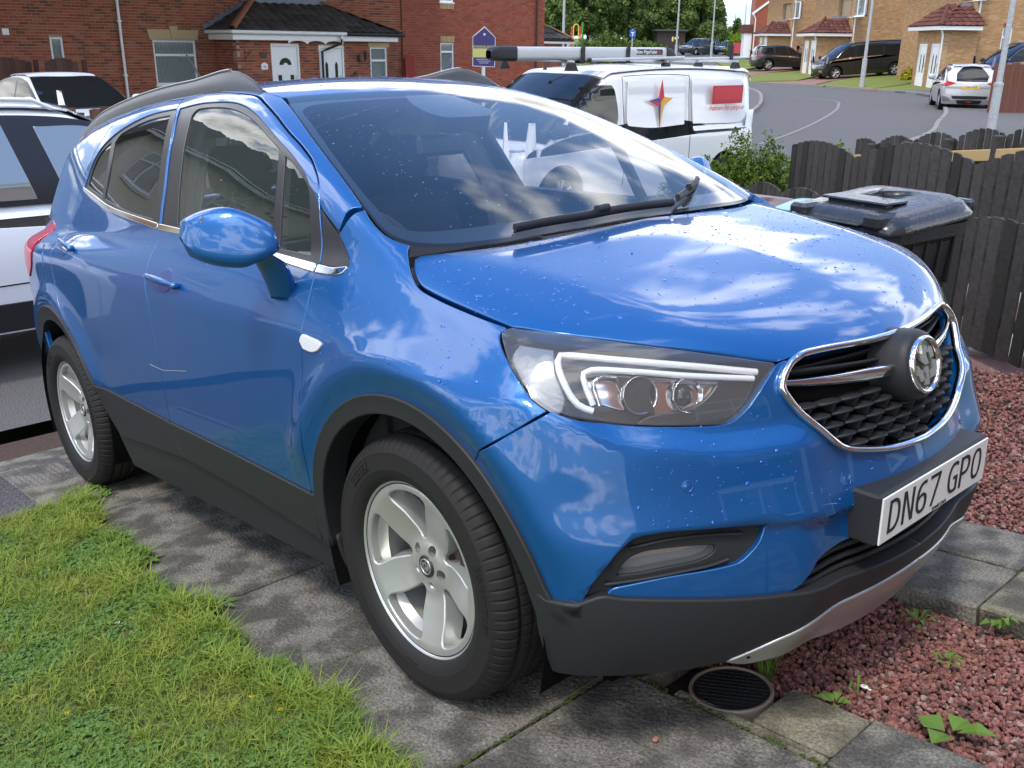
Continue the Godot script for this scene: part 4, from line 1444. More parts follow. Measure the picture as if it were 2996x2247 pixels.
func make_hull(kind: String, L: float, W: float, H: float) -> CarHull:
	var h := CarHull.new()
	var hw := W / 2
	h.w = Spl.new([-.5 * L, -.09, -.4 * L, -.025, -.25 * L, 0, .2 * L, 0, .36 * L, -.02, .5 * L, -.10], 64)
	h.q = Spl.new([.1, hw - .08, .3, hw - .035, .55, hw - .004, .75, hw, .9, hw - .02, 1.05, hw - .06, 1.3, hw - .14], 64)
	match kind:
		"saloon":
			h.deck = scaled([-.5, .60, -.47, .64, -.38, .665, -.1, .655, .18, .635, .3, .60, .42, .53, .48, .46, .5, .40], L, H)
			h.roof = scaled([-.45, .70, -.3, .87, -.18, .965, -.04, 1.0, .06, .985, .13, .94, .25, .78, .3, .7], L, H)
			h.ws = scaled([.55, .31, .62, .27, .75, .19, .88, .11, .95, .055, 1.05, -.05], H, L)
			h.rw = scaled([.55, -.47, .66, -.40, .78, -.31, .88, -.24, .96, -.14, 1.05, 0], H, L)
			h.fx = scaled([.1, .465, .25, .495, .40, .5, .5, .487, .6, .46, .7, .4], H, L)
			h.bx = scaled([.1, -.47, .25, -.495, .45, -.5, .6, -.492, .68, -.48], H, L)
			h.belt = .63 * H
		"van":
			h.deck = scaled([-.5, .58, .2, .58, .27, .575, .36, .55, .44, .50, .485, .43, .5, .37], L, H)
			h.roof = scaled([-.5, .955, -.48, .985, -.4, 1.0, .1, .995, .17, .98, .22, .95, .3, .86, .36, .75], L, H)
			h.ws = scaled([.5, .435, .57, .395, .7, .33, .85, .245, .95, .18, 1.05, .1], H, L)
			h.rw = scaled([.4, -.5, .6, -.498, .9, -.487, 1.0, -.48], H, L)
			h.fx = scaled([.08, .47, .2, .495, .35, .5, .45, .49, .52, .47, .6, .42], H, L)
			h.bx = scaled([.08, -.48, .15, -.497, .5, -.5, .7, -.497], H, L)
			h.belt = .56 * H
			h.crown = .03
			h.cr = .05
			h.q = Spl.new([.1, hw - .06, .3, hw - .03, .55, hw - .004, .8, hw, 1.0, hw - .004, 1.3, hw - .03], 64)
		"suv":
			h.deck = scaled([-.5, .61, .1, .61, .2, .60, .3, .575, .42, .52, .48, .46, .5, .38], L, H)
			h.roof = scaled([-.5, .86, -.46, .93, -.35, .985, -.15, 1.0, 0, .985, .07, .955, .15, .88, .3, .7], L, H)
			h.ws = scaled([.5, .31, .6, .26, .75, .175, .9, .085, .96, .04, 1.05, -.04], H, L)
			h.rw = scaled([.5, -.497, .62, -.487, .8, -.455, .95, -.41, 1.05, -.37], H, L)
			h.fx = scaled([.1, .465, .25, .49, .40, .5, .5, .492, .6, .46, .7, .4], H, L)
			h.bx = scaled([.1, -.47, .25, -.495, .45, -.5, .6, -.49, .7, -.475], H, L)
			h.belt = .60 * H
		_:
			h.deck = scaled([-.5, .62, -.1, .625, .16, .605, .28, .58, .4, .51, .48, .43, .5, .38], L, H)
			h.roof = scaled([-.5, .82, -.46, .90, -.36, .97, -.15, 1.0, 0, .985, .08, .94, .2, .82, .3, .7], L, H)
			h.ws = scaled([.5, .34, .6, .29, .75, .195, .9, .095, .96, .05, 1.05, -.04], H, L)
			h.rw = scaled([.5, -.50, .62, -.49, .8, -.445, .93, -.40, 1.05, -.35], H, L)
			h.fx = scaled([.1, .46, .25, .49, .40, .5, .5, .49, .6, .455, .7, .4], H, L)
			h.bx = scaled([.1, -.47, .22, -.495, .42, -.5, .58, -.49, .7, -.47], H, L)
			h.belt = .61 * H
	var gb := hw - (.03 if kind == "van" else .075)
	var gt := hw - (.13 if kind == "van" else .30)
	h.g = Spl.new([h.belt - .2, gb + .02, h.belt, gb, lerpf(h.belt, H, .5), lerpf(gb, gt, .42), H, gt, H + .1, gt - .06], 48)
	return h

var plain_tyre: MB
var plain_rim: MB
func plain_wheel(parent: Node3D, at: Transform3D, r: float, wide: float, rim_m: Material, spokes := 5) -> void:
	var w := Node3D.new()
	var k: int = parent.get_meta("wheels", 0)
	w.name = "wheel" if k == 0 else "wheel_%03d" % k
	parent.set_meta("wheels", k + 1)
	parent.add_child(w)
	w.transform = at
	var turn := Transform3D(Basis(Vector3(1, 0, 0), PI / 2), Vector3.ZERO)
	var t := MB.new()
	t.lathe([Vector2(r * .66, wide * .42), Vector2(r * .72, wide * .5), Vector2(r * .86, wide * .5), Vector2(r * .96, wide * .42), Vector2(r, wide * .25), Vector2(r, -wide * .3), Vector2(r * .95, -wide * .45), Vector2(r * .66, -wide * .45)], 36, turn)
	part(w, "tyre", t.mesh(), M.rubber)
	var b := MB.new()
	b.lathe([Vector2(r * .60, wide * .1), Vector2(r * .64, wide * .38), Vector2(r * .675, wide * .44), Vector2(r * .69, wide * .38)], 36, turn)
	b.lathe([Vector2(.0001, wide * .40), Vector2(r * .13, wide * .40), Vector2(r * .16, wide * .3)], 16, turn)
	for j in spokes:
		var a := TAU * j / spokes + .3
		for s in [-1.0, 1.0]:
			var d := Vector2.from_angle(a + s * .05)
			var e := Vector2.from_angle(a + s * .22)
			b.tube([Vector3(d.x * r * .1, d.y * r * .1, wide * .34), Vector3(e.x * r * .64, e.y * r * .64, wide * .36)], r * .055, 5, false, r * .07)
	part(w, "rim", b.mesh(), rim_m)
	var back := MB.new()
	back.lathe([Vector2(r * .62, wide * .02), Vector2(.0001, wide * .02)], 20, turn)
	part(w, "wheel_back", back.mesh(), M.black)

func vehicle(called: String, label: String, category: String, group: String, kind: String, L: float, W: float, H: float, wf: float, wr: float, r: float, body_m: Material, at: Transform3D, o := {}) -> Node3D:
	var car := thing(called, label, category, at, group)
	var h: CarHull = o.get("hull", make_hull(kind, L, W, H))
	var step: float = o.get("step", .06)
	front_axis = .5 * L - .85
	rear_axis = -.5 * L + .85
	var belt := h.belt
	var th := 1.0
	var y0 := .2
	var yh := h.deck.at(.5 * L - .12) - .02
	var yb := h.deck.at(-.5 * L + .05) if kind == "saloon" else belt + .02
	var both := func(name_: String, b: MB, m: Material) -> void:
		part(car, name_, b.mesh(), m)
		part(car, name_, flipped(b).mesh(), m)
	# edges between the sides and the ends
	var fe := []
	var re := []
	for k in 7:
		var p := surf(h, "front", th, lerpf(y0, yh, k / 6.0))
		fe.append(p.x - .006); fe.append(p.y)
		p = surf(h, "rear", th, lerpf(y0, yb, k / 6.0))
		re.append(p.x + .006); re.append(p.y)
	var arch := func(cx: float) -> Array:
		var a := []
		for k in 17:
			var q := Vector2(cx, r) + Vector2.from_angle(lerpf(-.35, PI + .35, k / 16.0)) * (r * 1.2)
			a.append(q.x); a.append(maxf(q.y, y0))
		return a
	var shoulder := []
	for k in 15:
		var x := lerpf(fe[12], re[12], k / 14.0)
		shoulder.append(x)
		shoulder.append(minf(belt + .02, h.deck.at(x) - .035))
	var side := join([[fe[0], y0, wf + r * 1.2, y0], arch.call(wf), [wf - r * 1.2, y0, wr + r * 1.2, y0], arch.call(wr), [wr - r * 1.2, y0, re[0], y0], re, shoulder, rev(fe)], .05)
	both.call("body_side", panel(h, "side", side, [], step, 0, .001, .004, .02), body_m)
	var fr := join([[-th, y0, 0, y0, th, y0], [th, y0, th, yh], [th, yh, 0, yh, -th, yh], [-th, yh, -th, y0]], .05)
	part(car, "front_bumper", panel(h, "front", fr, [], step, 0, .001, .004, .02).mesh(), body_m)
	var bk := join([[-th, y0, 0, y0, th, y0], [th, y0, th, yb], [th, yb, 0, yb, -th, yb], [-th, yb, -th, y0]], .05)
	part(car, "tail", panel(h, "rear", bk, [], step, 0, .001, .004, .02).mesh(), body_m)
	var hwm := W / 2
	# one inner shell closes what the panels leave open
	var plan := join([[-.5 * L + .02, -hwm + .14, -.5 * L + .02, hwm - .14], [-.5 * L + .12, hwm - .035, .5 * L - .3, hwm - .035], [.5 * L - .12, hwm - .28, .5 * L - .04, 0, .5 * L - .12, -hwm + .28], [.5 * L - .3, -hwm + .035, -.5 * L + .12, -hwm + .035]], .06)
	part(car, "body_shell", panel(h, "top", plan, [], step, -.03, 0, 0).mesh(), body_m)
	# bonnet, windscreen, roof, rear window
	var xws := h.ws.at(belt)
	var xwt := h.ws.at(H * .95)
	var xrt := h.rw.at(H * .95)
	var zt := h.g.at(H * .93) - .07
	var zb := h.g.at(belt + .05) - .03
	var hood := join([[xws + .05, -zb, xws + .10, 0, xws + .05, zb], [xws + .05, zb, .5 * L - .32, hwm - .22], [.5 * L - .32, hwm - .22, .5 * L - .14, 0, .5 * L - .32, -hwm + .22], [.5 * L - .32, -hwm + .22, xws + .05, -zb]], .05)
	part(car, "bonnet", panel(h, "top", hood, [], step, 0.002, .002, .004, .02).mesh(), body_m)
	var wscr := join([[xwt - .06, -zt, xwt, 0, xwt - .06, zt], [xwt - .06, zt, lerpf(xwt, xws, .5) - .10, lerpf(zt, zb, .55), xws - .12, zb], [xws - .12, zb, xws - .0, zb * .5, xws + .02, 0, xws - .0, -zb * .5, xws - .12, -zb], [xws - .12, -zb, lerpf(xwt, xws, .5) - .10, -lerpf(zt, zb, .55), xwt - .06, -zt]], .05)
	var gm: Material = o.get("glass", M.car_glass)
	part(car, "windscreen", panel(h, "top", wscr, [], step, .004, 0, .003, .008).mesh(), gm)
	var rf := join([[xwt - .1, -zt, xwt - .03, 0, xwt - .1, zt], [xwt - .1, zt, xrt + .06, zt], [xrt + .06, zt, xrt + .03, 0, xrt + .06, -zt], [xrt + .06, -zt, xwt - .1, -zt]], .05)
	part(car, "roof", panel(h, "top", rf, [], step, .002, 0, .003, .006).mesh(), body_m)
	if kind == "saloon":
		var rg := join([[xrt - .02, -zt, xrt - .05, 0, xrt - .02, zt], [xrt - .02, zt, h.rw.at(belt + .07), zb - .08], [h.rw.at(belt + .07), zb - .08, h.rw.at(belt + .04), 0, h.rw.at(belt + .07), -zb + .08], [h.rw.at(belt + .07), -zb + .08, xrt - .02, -zt]], .05)
		part(car, "rear_window", panel(h, "top", rg, [], step, .004, 0, .003, .008).mesh(), gm)
	elif not o.get("blind", false):
		var ya := belt + .05
		var yt := H * .93
		var za := atan2(zb - .1, .85)
		var zc := atan2(zt - .05, .80)
		var rg := join([v2([-za, ya, 0, ya - .01, za, ya]), [za, ya, lerpf(za, zc, .5) + .02, lerpf(ya, yt, .6), zc, yt], [zc, yt, 0, yt + .02, -zc, yt], [-zc, yt, -lerpf(za, zc, .5) - .02, lerpf(ya, yt, .6), -za, ya]], .04)
		part(car, "rear_window", panel(h, "rear", rg, [], step, .004, 0, .003, .008).mesh(), o.get("rear_glass", gm))
	# side windows: a dark band with the panes on it
	for poly in o.get("frames", []):
		both.call("window_frame", panel(h, "side", join(poly, .04), [], step, .003, 0, .003, .006), M.trim)
	for poly in o.get("windows", []):
		both.call("side_window", panel(h, "side", join(poly, .04), [], step, .006, 0, .002, .004), gm)
	for e in o.get("side_parts", []):
		both.call(e[0], panel(h, "side", join(e[2], .03), [], e[4] if e.size() > 4 else .05, e[3], 0, .004, .01), e[1])
	for e in o.get("front_parts", []):
		both.call(e[0], panel(h, "front", join(e[2], .03), [], .05, e[3], 0, .004, .01), e[1])
	for e in o.get("front_mid", []):
		part(car, e[0], panel(h, "front", join(e[2], .03), [], .05, e[3], 0, .004, .01).mesh(), e[1])
	for e in o.get("rear_parts", []):
		both.call(e[0], panel(h, "rear", join(e[2], .03), [], .05, e[3], 0, .004, .01), e[1])
	for e in o.get("rear_mid", []):
		part(car, e[0], panel(h, "rear", join(e[2], .03), [], .05, e[3], 0, .004, .01).mesh(), e[1])
	for e in o.get("seams", []):
		var b := MB.new()
		b.tube(surf_line(h, "side", smooth_line(v2(e), .06), .0005), .0045, 4)
		both.call("panel_seam", b, M.black)
	# mirrors, handles
	var mb := MB.new()
	var mx: float = xws - .28
	mb.ball(Vector3(mx, belt + .10, hwm + .07), Vector3(.075, .085, .11), 14, 10, Transform3D(), .75)
	mb.tube([Vector3(mx, belt + .03, hwm + .04), Vector3(mx + .02, belt + .01, hwm - .1)], .03, 6)
	both.call("door_mirror", mb, o.get("mirror", body_m))
	for x in o.get("handles", []):
		var b := MB.new()
		b.tube(surf_line(h, "side", v2([x - .1, belt - .1, x - .05, belt - .098, x + .05, belt - .102, x + .1, belt - .104]), .022), .014, 8)
		both.call("door_handle", b, o.get("handle_m", body_m))
	if o.get("rails", false):
		var b := MB.new()
		var pts := []
		for k in 15:
			var x := lerpf(xwt - .2, xrt + .15, k / 14.0)
			pts.append(surf(h, "top", x, zt + .0, .045 if k > 0 and k < 14 else 0.0))
		b.tube(pts, .016, 6)
		both.call("roof_rail", b, o.get("rail_m", M.silver))
	for c in [wf, wr]:
		for s in [1.0, -1.0]:
			plain_wheel(car, Transform3D(Basis() if s > 0 else Basis(Vector3(0, 1, 0), PI), Vector3(c, r, s * (hwm - .13))), r, .21, o.get("rim", M.alloy))
	var un := MB.new()
	un.box(Vector3(-.5 * L + .15, .2, -hwm + .32), Vector3(.5 * L - .15, .5, hwm - .32))
	part(car, "underbody", un.mesh(), M.black)
	for s in [1.0, -1.0]:
		for c in [wf, wr]:
			var b := MB.new()
			var rws := []
			for k in 17:
				var d := Vector2.from_angle(lerpf(-.35, PI + .35, k / 16.0)) * (r * 1.18)
				rws.append([Vector3(c + d.x, r + d.y, s * (hwm - .035)), Vector3(c + d.x, r + d.y, s * (hwm - .32))])
			b.grid(rws)
			part(car, "wheel_well", b.mesh(), M.black)
	for e in o.get("plates", []):
		var b := MB.new()
		b.rbox(Vector3(-.26, -.0555, -.006), Vector3(.26, .0555, .006), .003)
		var pm: Material = e[1]
		part(car, "number_plate", b.mesh(), pm, e[0])
		part(car, "plate_text", text_mb(e[2], .085, .002, "Droid Sans Mono", true).mesh(), M.ink, e[0] * Transform3D(Basis.from_scale(Vector3(1.05, 1.1, 1)), Vector3(0, 0, .008)))
	front_axis = -0.2
	rear_axis = -2.4
	return car

func parked(px: float, py: float, pz: float, heading: float, pitch := 0.0) -> Transform3D:    # heading: degrees the nose is turned from +x towards -z
	return Transform3D(Basis(Vector3(0, 1, 0), deg_to_rad(heading)) * Basis(Vector3(0, 0, 1), deg_to_rad(pitch)), Vector3(px, py, pz))

func suv_windows(b: float, H: float, L: float) -> Array:      # [frames, panes] for a five-door shape
	var t := H * .925
	var xf := .215 * L
	var xr := -.43 * L
	var f := [[[xf, b + .035, -.1 * L, b + .05, xr + .06, b + .085], [xr + .06, b + .085, xr + .10, b + .2, xr + .22, t - .09, xr + .42, t - .015], [xr + .42, t - .015, -.15 * L, t + .015, -.03 * L, t, .05 * L, t - .06], [.05 * L, t - .06, .13 * L, lerpf(b, t, .5), xf, b + .035]]]
	var p := [[[xf - .12, b + .055, .035 * L, b + .06], [.035 * L, b + .06, .0 * L, t - .05], [.0 * L, t - .05, .035 * L, t - .075, .12 * L, lerpf(b, t, .48), xf - .12, b + .055]],
		[[.012 * L, b + .065, -.185 * L, b + .08], [-.185 * L, b + .08, -.20 * L, t - .035], [-.20 * L, t - .035, -.1 * L, t - .02, -.02 * L, t - .035], [-.02 * L, t - .035, .012 * L, b + .065]],
		[[-.21 * L, b + .085, xr + .14, b + .11], [xr + .14, b + .11, xr + .2, b + .22, xr + .32, t - .12, xr + .46, t - .06], [xr + .46, t - .06, -.225 * L, t - .04], [-.225 * L, t - .04, -.21 * L, b + .085]]]
	return [f, p]

# ---------------------------------------------------------------- the lie of the land
const EYE := Vector3(1.62569, 1.56195, 2.0585)
const V := Vector3(-.73982, 0, -.67281)        # away along the street
const R := Vector3(.67281, 0, -.73982)         # to the right of it
var rise_s := Spl.new([-20, 0, 0, 0, 18, .03, 32, .24, 58, .38, 70, .56, 110, 1.45, 140, 1.95, 320, 4.6], 120)
func land(x: float, z: float) -> float:
	var rx := x - EYE.x
	var rz := z - EYE.z
	var a := rx * R.x + rz * R.z
	var b := rx * V.x + rz * V.z
	var y := -.55 + rise_s.at(b) * Hull.sst(-6, 8, a)
	if b > 40.0: y += .06 * Hull.soft(clampf(a - 16.5, -30, 14), .5) * Hull.sst(40, 52, b) * Hull.sst(100, 75, b)
	return y
func ab(a: float, b: float, y := 0.0) -> Vector3:
	var p := EYE + R * a + V * b
	return Vector3(p.x, land(p.x, p.z) + y, p.z)
func facing(d: Vector3) -> float: return rad_to_deg(atan2(-d.z, d.x))
func basis_ab() -> Basis: return Basis(R, Vector3.UP, -V)

func clip_cells(outer: PackedVector2Array, h: float) -> Array:
	var pts := PackedVector2Array()
	var tris := PackedInt32Array()
	var seen := {}
	var lo := outer[0]
	var hi := outer[0]
	for q in outer:
		lo = lo.min(q); hi = hi.max(q)
	lo = (lo / h).floor() * h
	var edge := {}
	for k in outer.size():
		var a := outer[k]
		var b := outer[(k + 1) % outer.size()]
		var cnt := maxi(1, int(ceil(a.distance_to(b) / (h * .2))))
		for j in cnt + 1:
			var q := (a.lerp(b, float(j) / cnt) - lo) / h
			for dx in [-.02, .02]:
				for dy in [-.02, .02]: edge[Vector2i(floori(q.x + dx), floori(q.y + dy))] = true
	for i in int((hi.x - lo.x) / h) + 2:
		for j in int((hi.y - lo.y) / h) + 2:
			var c := lo + Vector2(i, j) * h
			var cell := PackedVector2Array([c, c + Vector2(h, 0), c + Vector2(h, h), c + Vector2(0, h)])
			var polys := [cell]
			if edge.has(Vector2i(i, j)): polys = Geometry2D.intersect_polygons(cell, outer)
			elif not Geometry2D.is_point_in_polygon(c + Vector2(h, h) * .5, outer): continue
			for q in polys:
				var f := Geometry2D.triangulate_polygon(q)
				for e in f:
					var key := Vector2i(roundi(q[e].x * 2000), roundi(q[e].y * 2000))
					if not seen.has(key):
						seen[key] = pts.size()
						pts.append(q[e])
					tris.append(seen[key])
	return [pts, tris]

func drape(poly: PackedVector2Array, h: float, off: float, kerb := 0.0) -> ArrayMesh:    # a sheet over the land; x, z world
	var mb := MB.new()
	var got := clip_cells(poly, h)
	var pts: PackedVector2Array = got[0]
	var tris: PackedInt32Array = got[1]
	for q in pts:
		mb.v.append(Vector3(q.x, land(q.x, q.y) + off, q.y))
		mb.n.append(Vector3(land(q.x - .2, q.y) - land(q.x + .2, q.y), .4, land(q.x, q.y - .2) - land(q.x, q.y + .2)).normalized())
		mb.uv.append(q)
	for k in range(0, tris.size(), 3):
		var a := mb.v[tris[k]]
		var m := (mb.v[tris[k + 1]] - a).cross(mb.v[tris[k + 2]] - a)
		mb.ix.append(tris[k])
		if m.y > 0:
			mb.ix.append(tris[k + 2]); mb.ix.append(tris[k + 1])
		else:
			mb.ix.append(tris[k + 1]); mb.ix.append(tris[k + 2])
	if kerb > 0.0:
		for k in poly.size():
			var a := poly[k]
			var b := poly[(k + 1) % poly.size()]
			var ya := land(a.x, a.y) + off
			var yb := land(b.x, b.y) + off
			var s := 1.0 if Geometry2D.is_polygon_clockwise(poly) else -1.0
			var p := [Vector3(a.x, ya, a.y), Vector3(b.x, yb, b.y), Vector3(b.x, yb - kerb, b.y), Vector3(a.x, ya - kerb, a.y)]
			if s < 0: mb.quad(p[0], p[1], p[2], p[3])
			else: mb.quad(p[3], p[2], p[1], p[0])
	return mb.mesh()

func ab_poly(t: Array) -> PackedVector2Array:
	var o := PackedVector2Array()
	for k in range(0, t.size(), 2):
		var p: Vector3 = EYE + R * t[k] + V * t[k + 1]
		o.append(Vector2(p.x, p.z))
	return o

func along_kerb(line: PackedVector2Array, called: String, m: Material, wide := .13, high := .115) -> void:   # kerb stones, each its own piece
	var root := thing_structure(called)
	var left := 0.0
	var pts := smooth_line(line, .3)
	var mb := MB.new()
	mb.rbox(Vector3(-.453, -.1, -wide / 2), Vector3(.453, high, wide / 2), .012)
	var mesh := mb.mesh()
	var rest := []
	var cnt := 0
	var acc := 0.0
	var prev := pts[0]
	for k in range(1, pts.size()):
		acc += prev.distance_to(pts[k])
		if acc >= .915 * (left + 1.0) - .4575:
			var q := pts[k]
			var d := (pts[mini(k + 1, pts.size() - 1)] - pts[k - 1]).normalized()
			var y := land(q.x, q.y)
			var t := Transform3D(Basis(Vector3(d.x, 0, d.y), Vector3.UP, Vector3(d.x, 0, d.y).cross(Vector3.UP)), Vector3(q.x, y, q.y))
			if cnt < 120: part(root, "kerb_stone", mesh, m, t)
			else: rest.append(t)
			cnt += 1
			left += 1.0
		prev = pts[k]
	if rest.size(): copies(root, "kerb_stones", mesh, m, rest)

func thing_structure(called: String) -> Node3D:
	var o := Node3D.new()
	o.name = numbered(called)
	add_child(o)
	o.set_meta("kind", "structure")
	return o

func ground() -> void:
	var far := MB.new()
	var rows := []
	for i in 61:
		var row := []
		for j in 61:
			var x := (i - 24) * 12.0 - 100.0
			var z := (j - 34) * 12.0
			x = clampf(x, -390, 260)
			row.append(Vector3(x, land(x, z) - .06 - (.35 if x > -5.0 and z > -30 else 0.0), z))
		rows.append(row)
	far.grid(rows, false, false, false)
	var fm := far.mesh()
	struct("ground", fm, M.grass_far)
	var road := ab_poly([-14, -3, -8.2, .2, -2.28, 5.6, .35, 8.7, 2.85, 13.4, 4.5, 16, 7.6, 20.2, 10.3, 24.3, 11.7, 27.2, 13.4, 30.7, 15.5, 36, 16.9, 39.7, 17.2, 43, 16.5, 45.5, 15.4, 49, 12.6, 54, 12.8, 60, 14.5, 68, 16, 80, 18, 92, 27, 104, 27, 118, 12, 116, 8, 95, 10.4, 70, 11.2, 55, 10.8, 47, 10.2, 41.7, 9.2, 37.1, 8.3, 33.6, 7.2, 30.2, 5.6, 26.4, 3.6, 23, -4.6, 15.6, -14.2, 6.8, -20, 2])
	struct("road", drape(road, 2.5, .0), M.asphalt)
	var far_pav := ab_poly([-20, 2, -14.2, 6.8, -4.6, 15.6, 3.6, 23, 5.6, 26.4, 7.2, 30.2, 8.3, 33.6, 9.2, 37.1, 10.2, 41.7, 10.8, 47, 11.2, 55, 10.4, 70, 8.6, 70, 9.2, 55, 8.6, 47, 7.6, 41, 6.4, 36, 4.5, 31, 2.2, 26.4, -5.9, 17.0, -15.4, 8.4, -22, 3])
	struct("pavement", drape(far_pav, 2.0, .10, .12), M.pavement)
	var right_pav := ab_poly([7.6, 20.2, 10.3, 24.3, 11.7, 27.2, 13.4, 30.7, 15.5, 36, 16.9, 39.7, 17.2, 43, 16.5, 45.5, 18.5, 45, 19.2, 41, 18.6, 37.5, 17.2, 33.5, 15.2, 29, 13.2, 25, 10, 20])
	struct("pavement", drape(right_pav, 2.0, .10, .12), M.pavement)
	along_kerb(ab_poly([7.6, 20.2, 10.3, 24.3, 11.7, 27.2, 13.4, 30.7, 15.5, 36, 16.9, 39.7, 17.2, 43, 16.5, 45.5]), "kerb", M.kerb)
	along_kerb(ab_poly([-4.6, 15.6, 3.6, 23, 5.6, 26.4, 7.2, 30.2, 8.3, 33.6, 9.2, 37.1, 10.2, 41.7, 10.8, 47, 11.2, 55]), "kerb", M.kerb)
	along_kerb(ab_poly([16.5, 45.6, 15.4, 49, 12.6, 54, 12.8, 60, 14.5, 68, 16, 80]), "kerb", M.kerb)
	var lp := [[16.6, 46.2, 19.4, 45.4, 22.2, 52.3, 26.4, 62, 27, 66, 23, 61.5, 17.6, 55.2, 15.8, 52], [12.9, 55.4, 16.0, 56.8, 18.9, 62, 20, 68, 16.5, 66.5, 13.6, 60], [14.9, 68.6, 19, 77, 23, 92, 17.6, 89]]
	var names := ["lawn", "lawn", "verge"]
	for k in 3: struct(names[k], drape(ab_poly(lp[k]), 1.5, .05, .06), M.lawn_far)
	for e in [[16.0, 46.0, 17.5, 44.4, 25, 49, 24, 54], [13.0, 54.6, 15.7, 52.2, 17.4, 55.4, 23, 61.8, 22, 66, 16.0, 56.6], [13.8, 60.2, 16.6, 66.8, 22.5, 72.6, 21, 77, 14.6, 67]]:
		struct("brick_drive", drape(ab_poly(e), 1.5, .032, .05), M.red_block)
	# joint in the road where it was resurfaced
	var seam := MB.new()
	var line := smooth_line(ab_poly([5.5, 22, 6.8, 24.3, 8.3, 27.3, 10.0, 31.1, 11.1, 34.0, 12.0, 37.6, 10.5, 42]), .4)
	var top := []
	for q in line: top.append([Vector3(q.x, land(q.x, q.y) + .005, q.y)])
	for k in line.size() - 1:
		var d := (line[k + 1] - line[k]).normalized().orthogonal() * .05
		var a := Vector3(line[k].x, land(line[k].x, line[k].y) + .006, line[k].y)
		var b := Vector3(line[k + 1].x, land(line[k + 1].x, line[k + 1].y) + .006, line[k + 1].y)
		var e := Vector3(d.x, 0, d.y)
		seam.quad(a - e, a + e, b + e, b - e)
	struct("road_joint", seam.mesh(), M.joint)

# ---------------------------------------------------------------- our own front garden, in the axes of the sloping driveway
func rough_top(mb: MB, lo: Vector3, hi: Vector3, b: float, t := Transform3D()) -> void: mb.rbox(lo, hi, b, t)

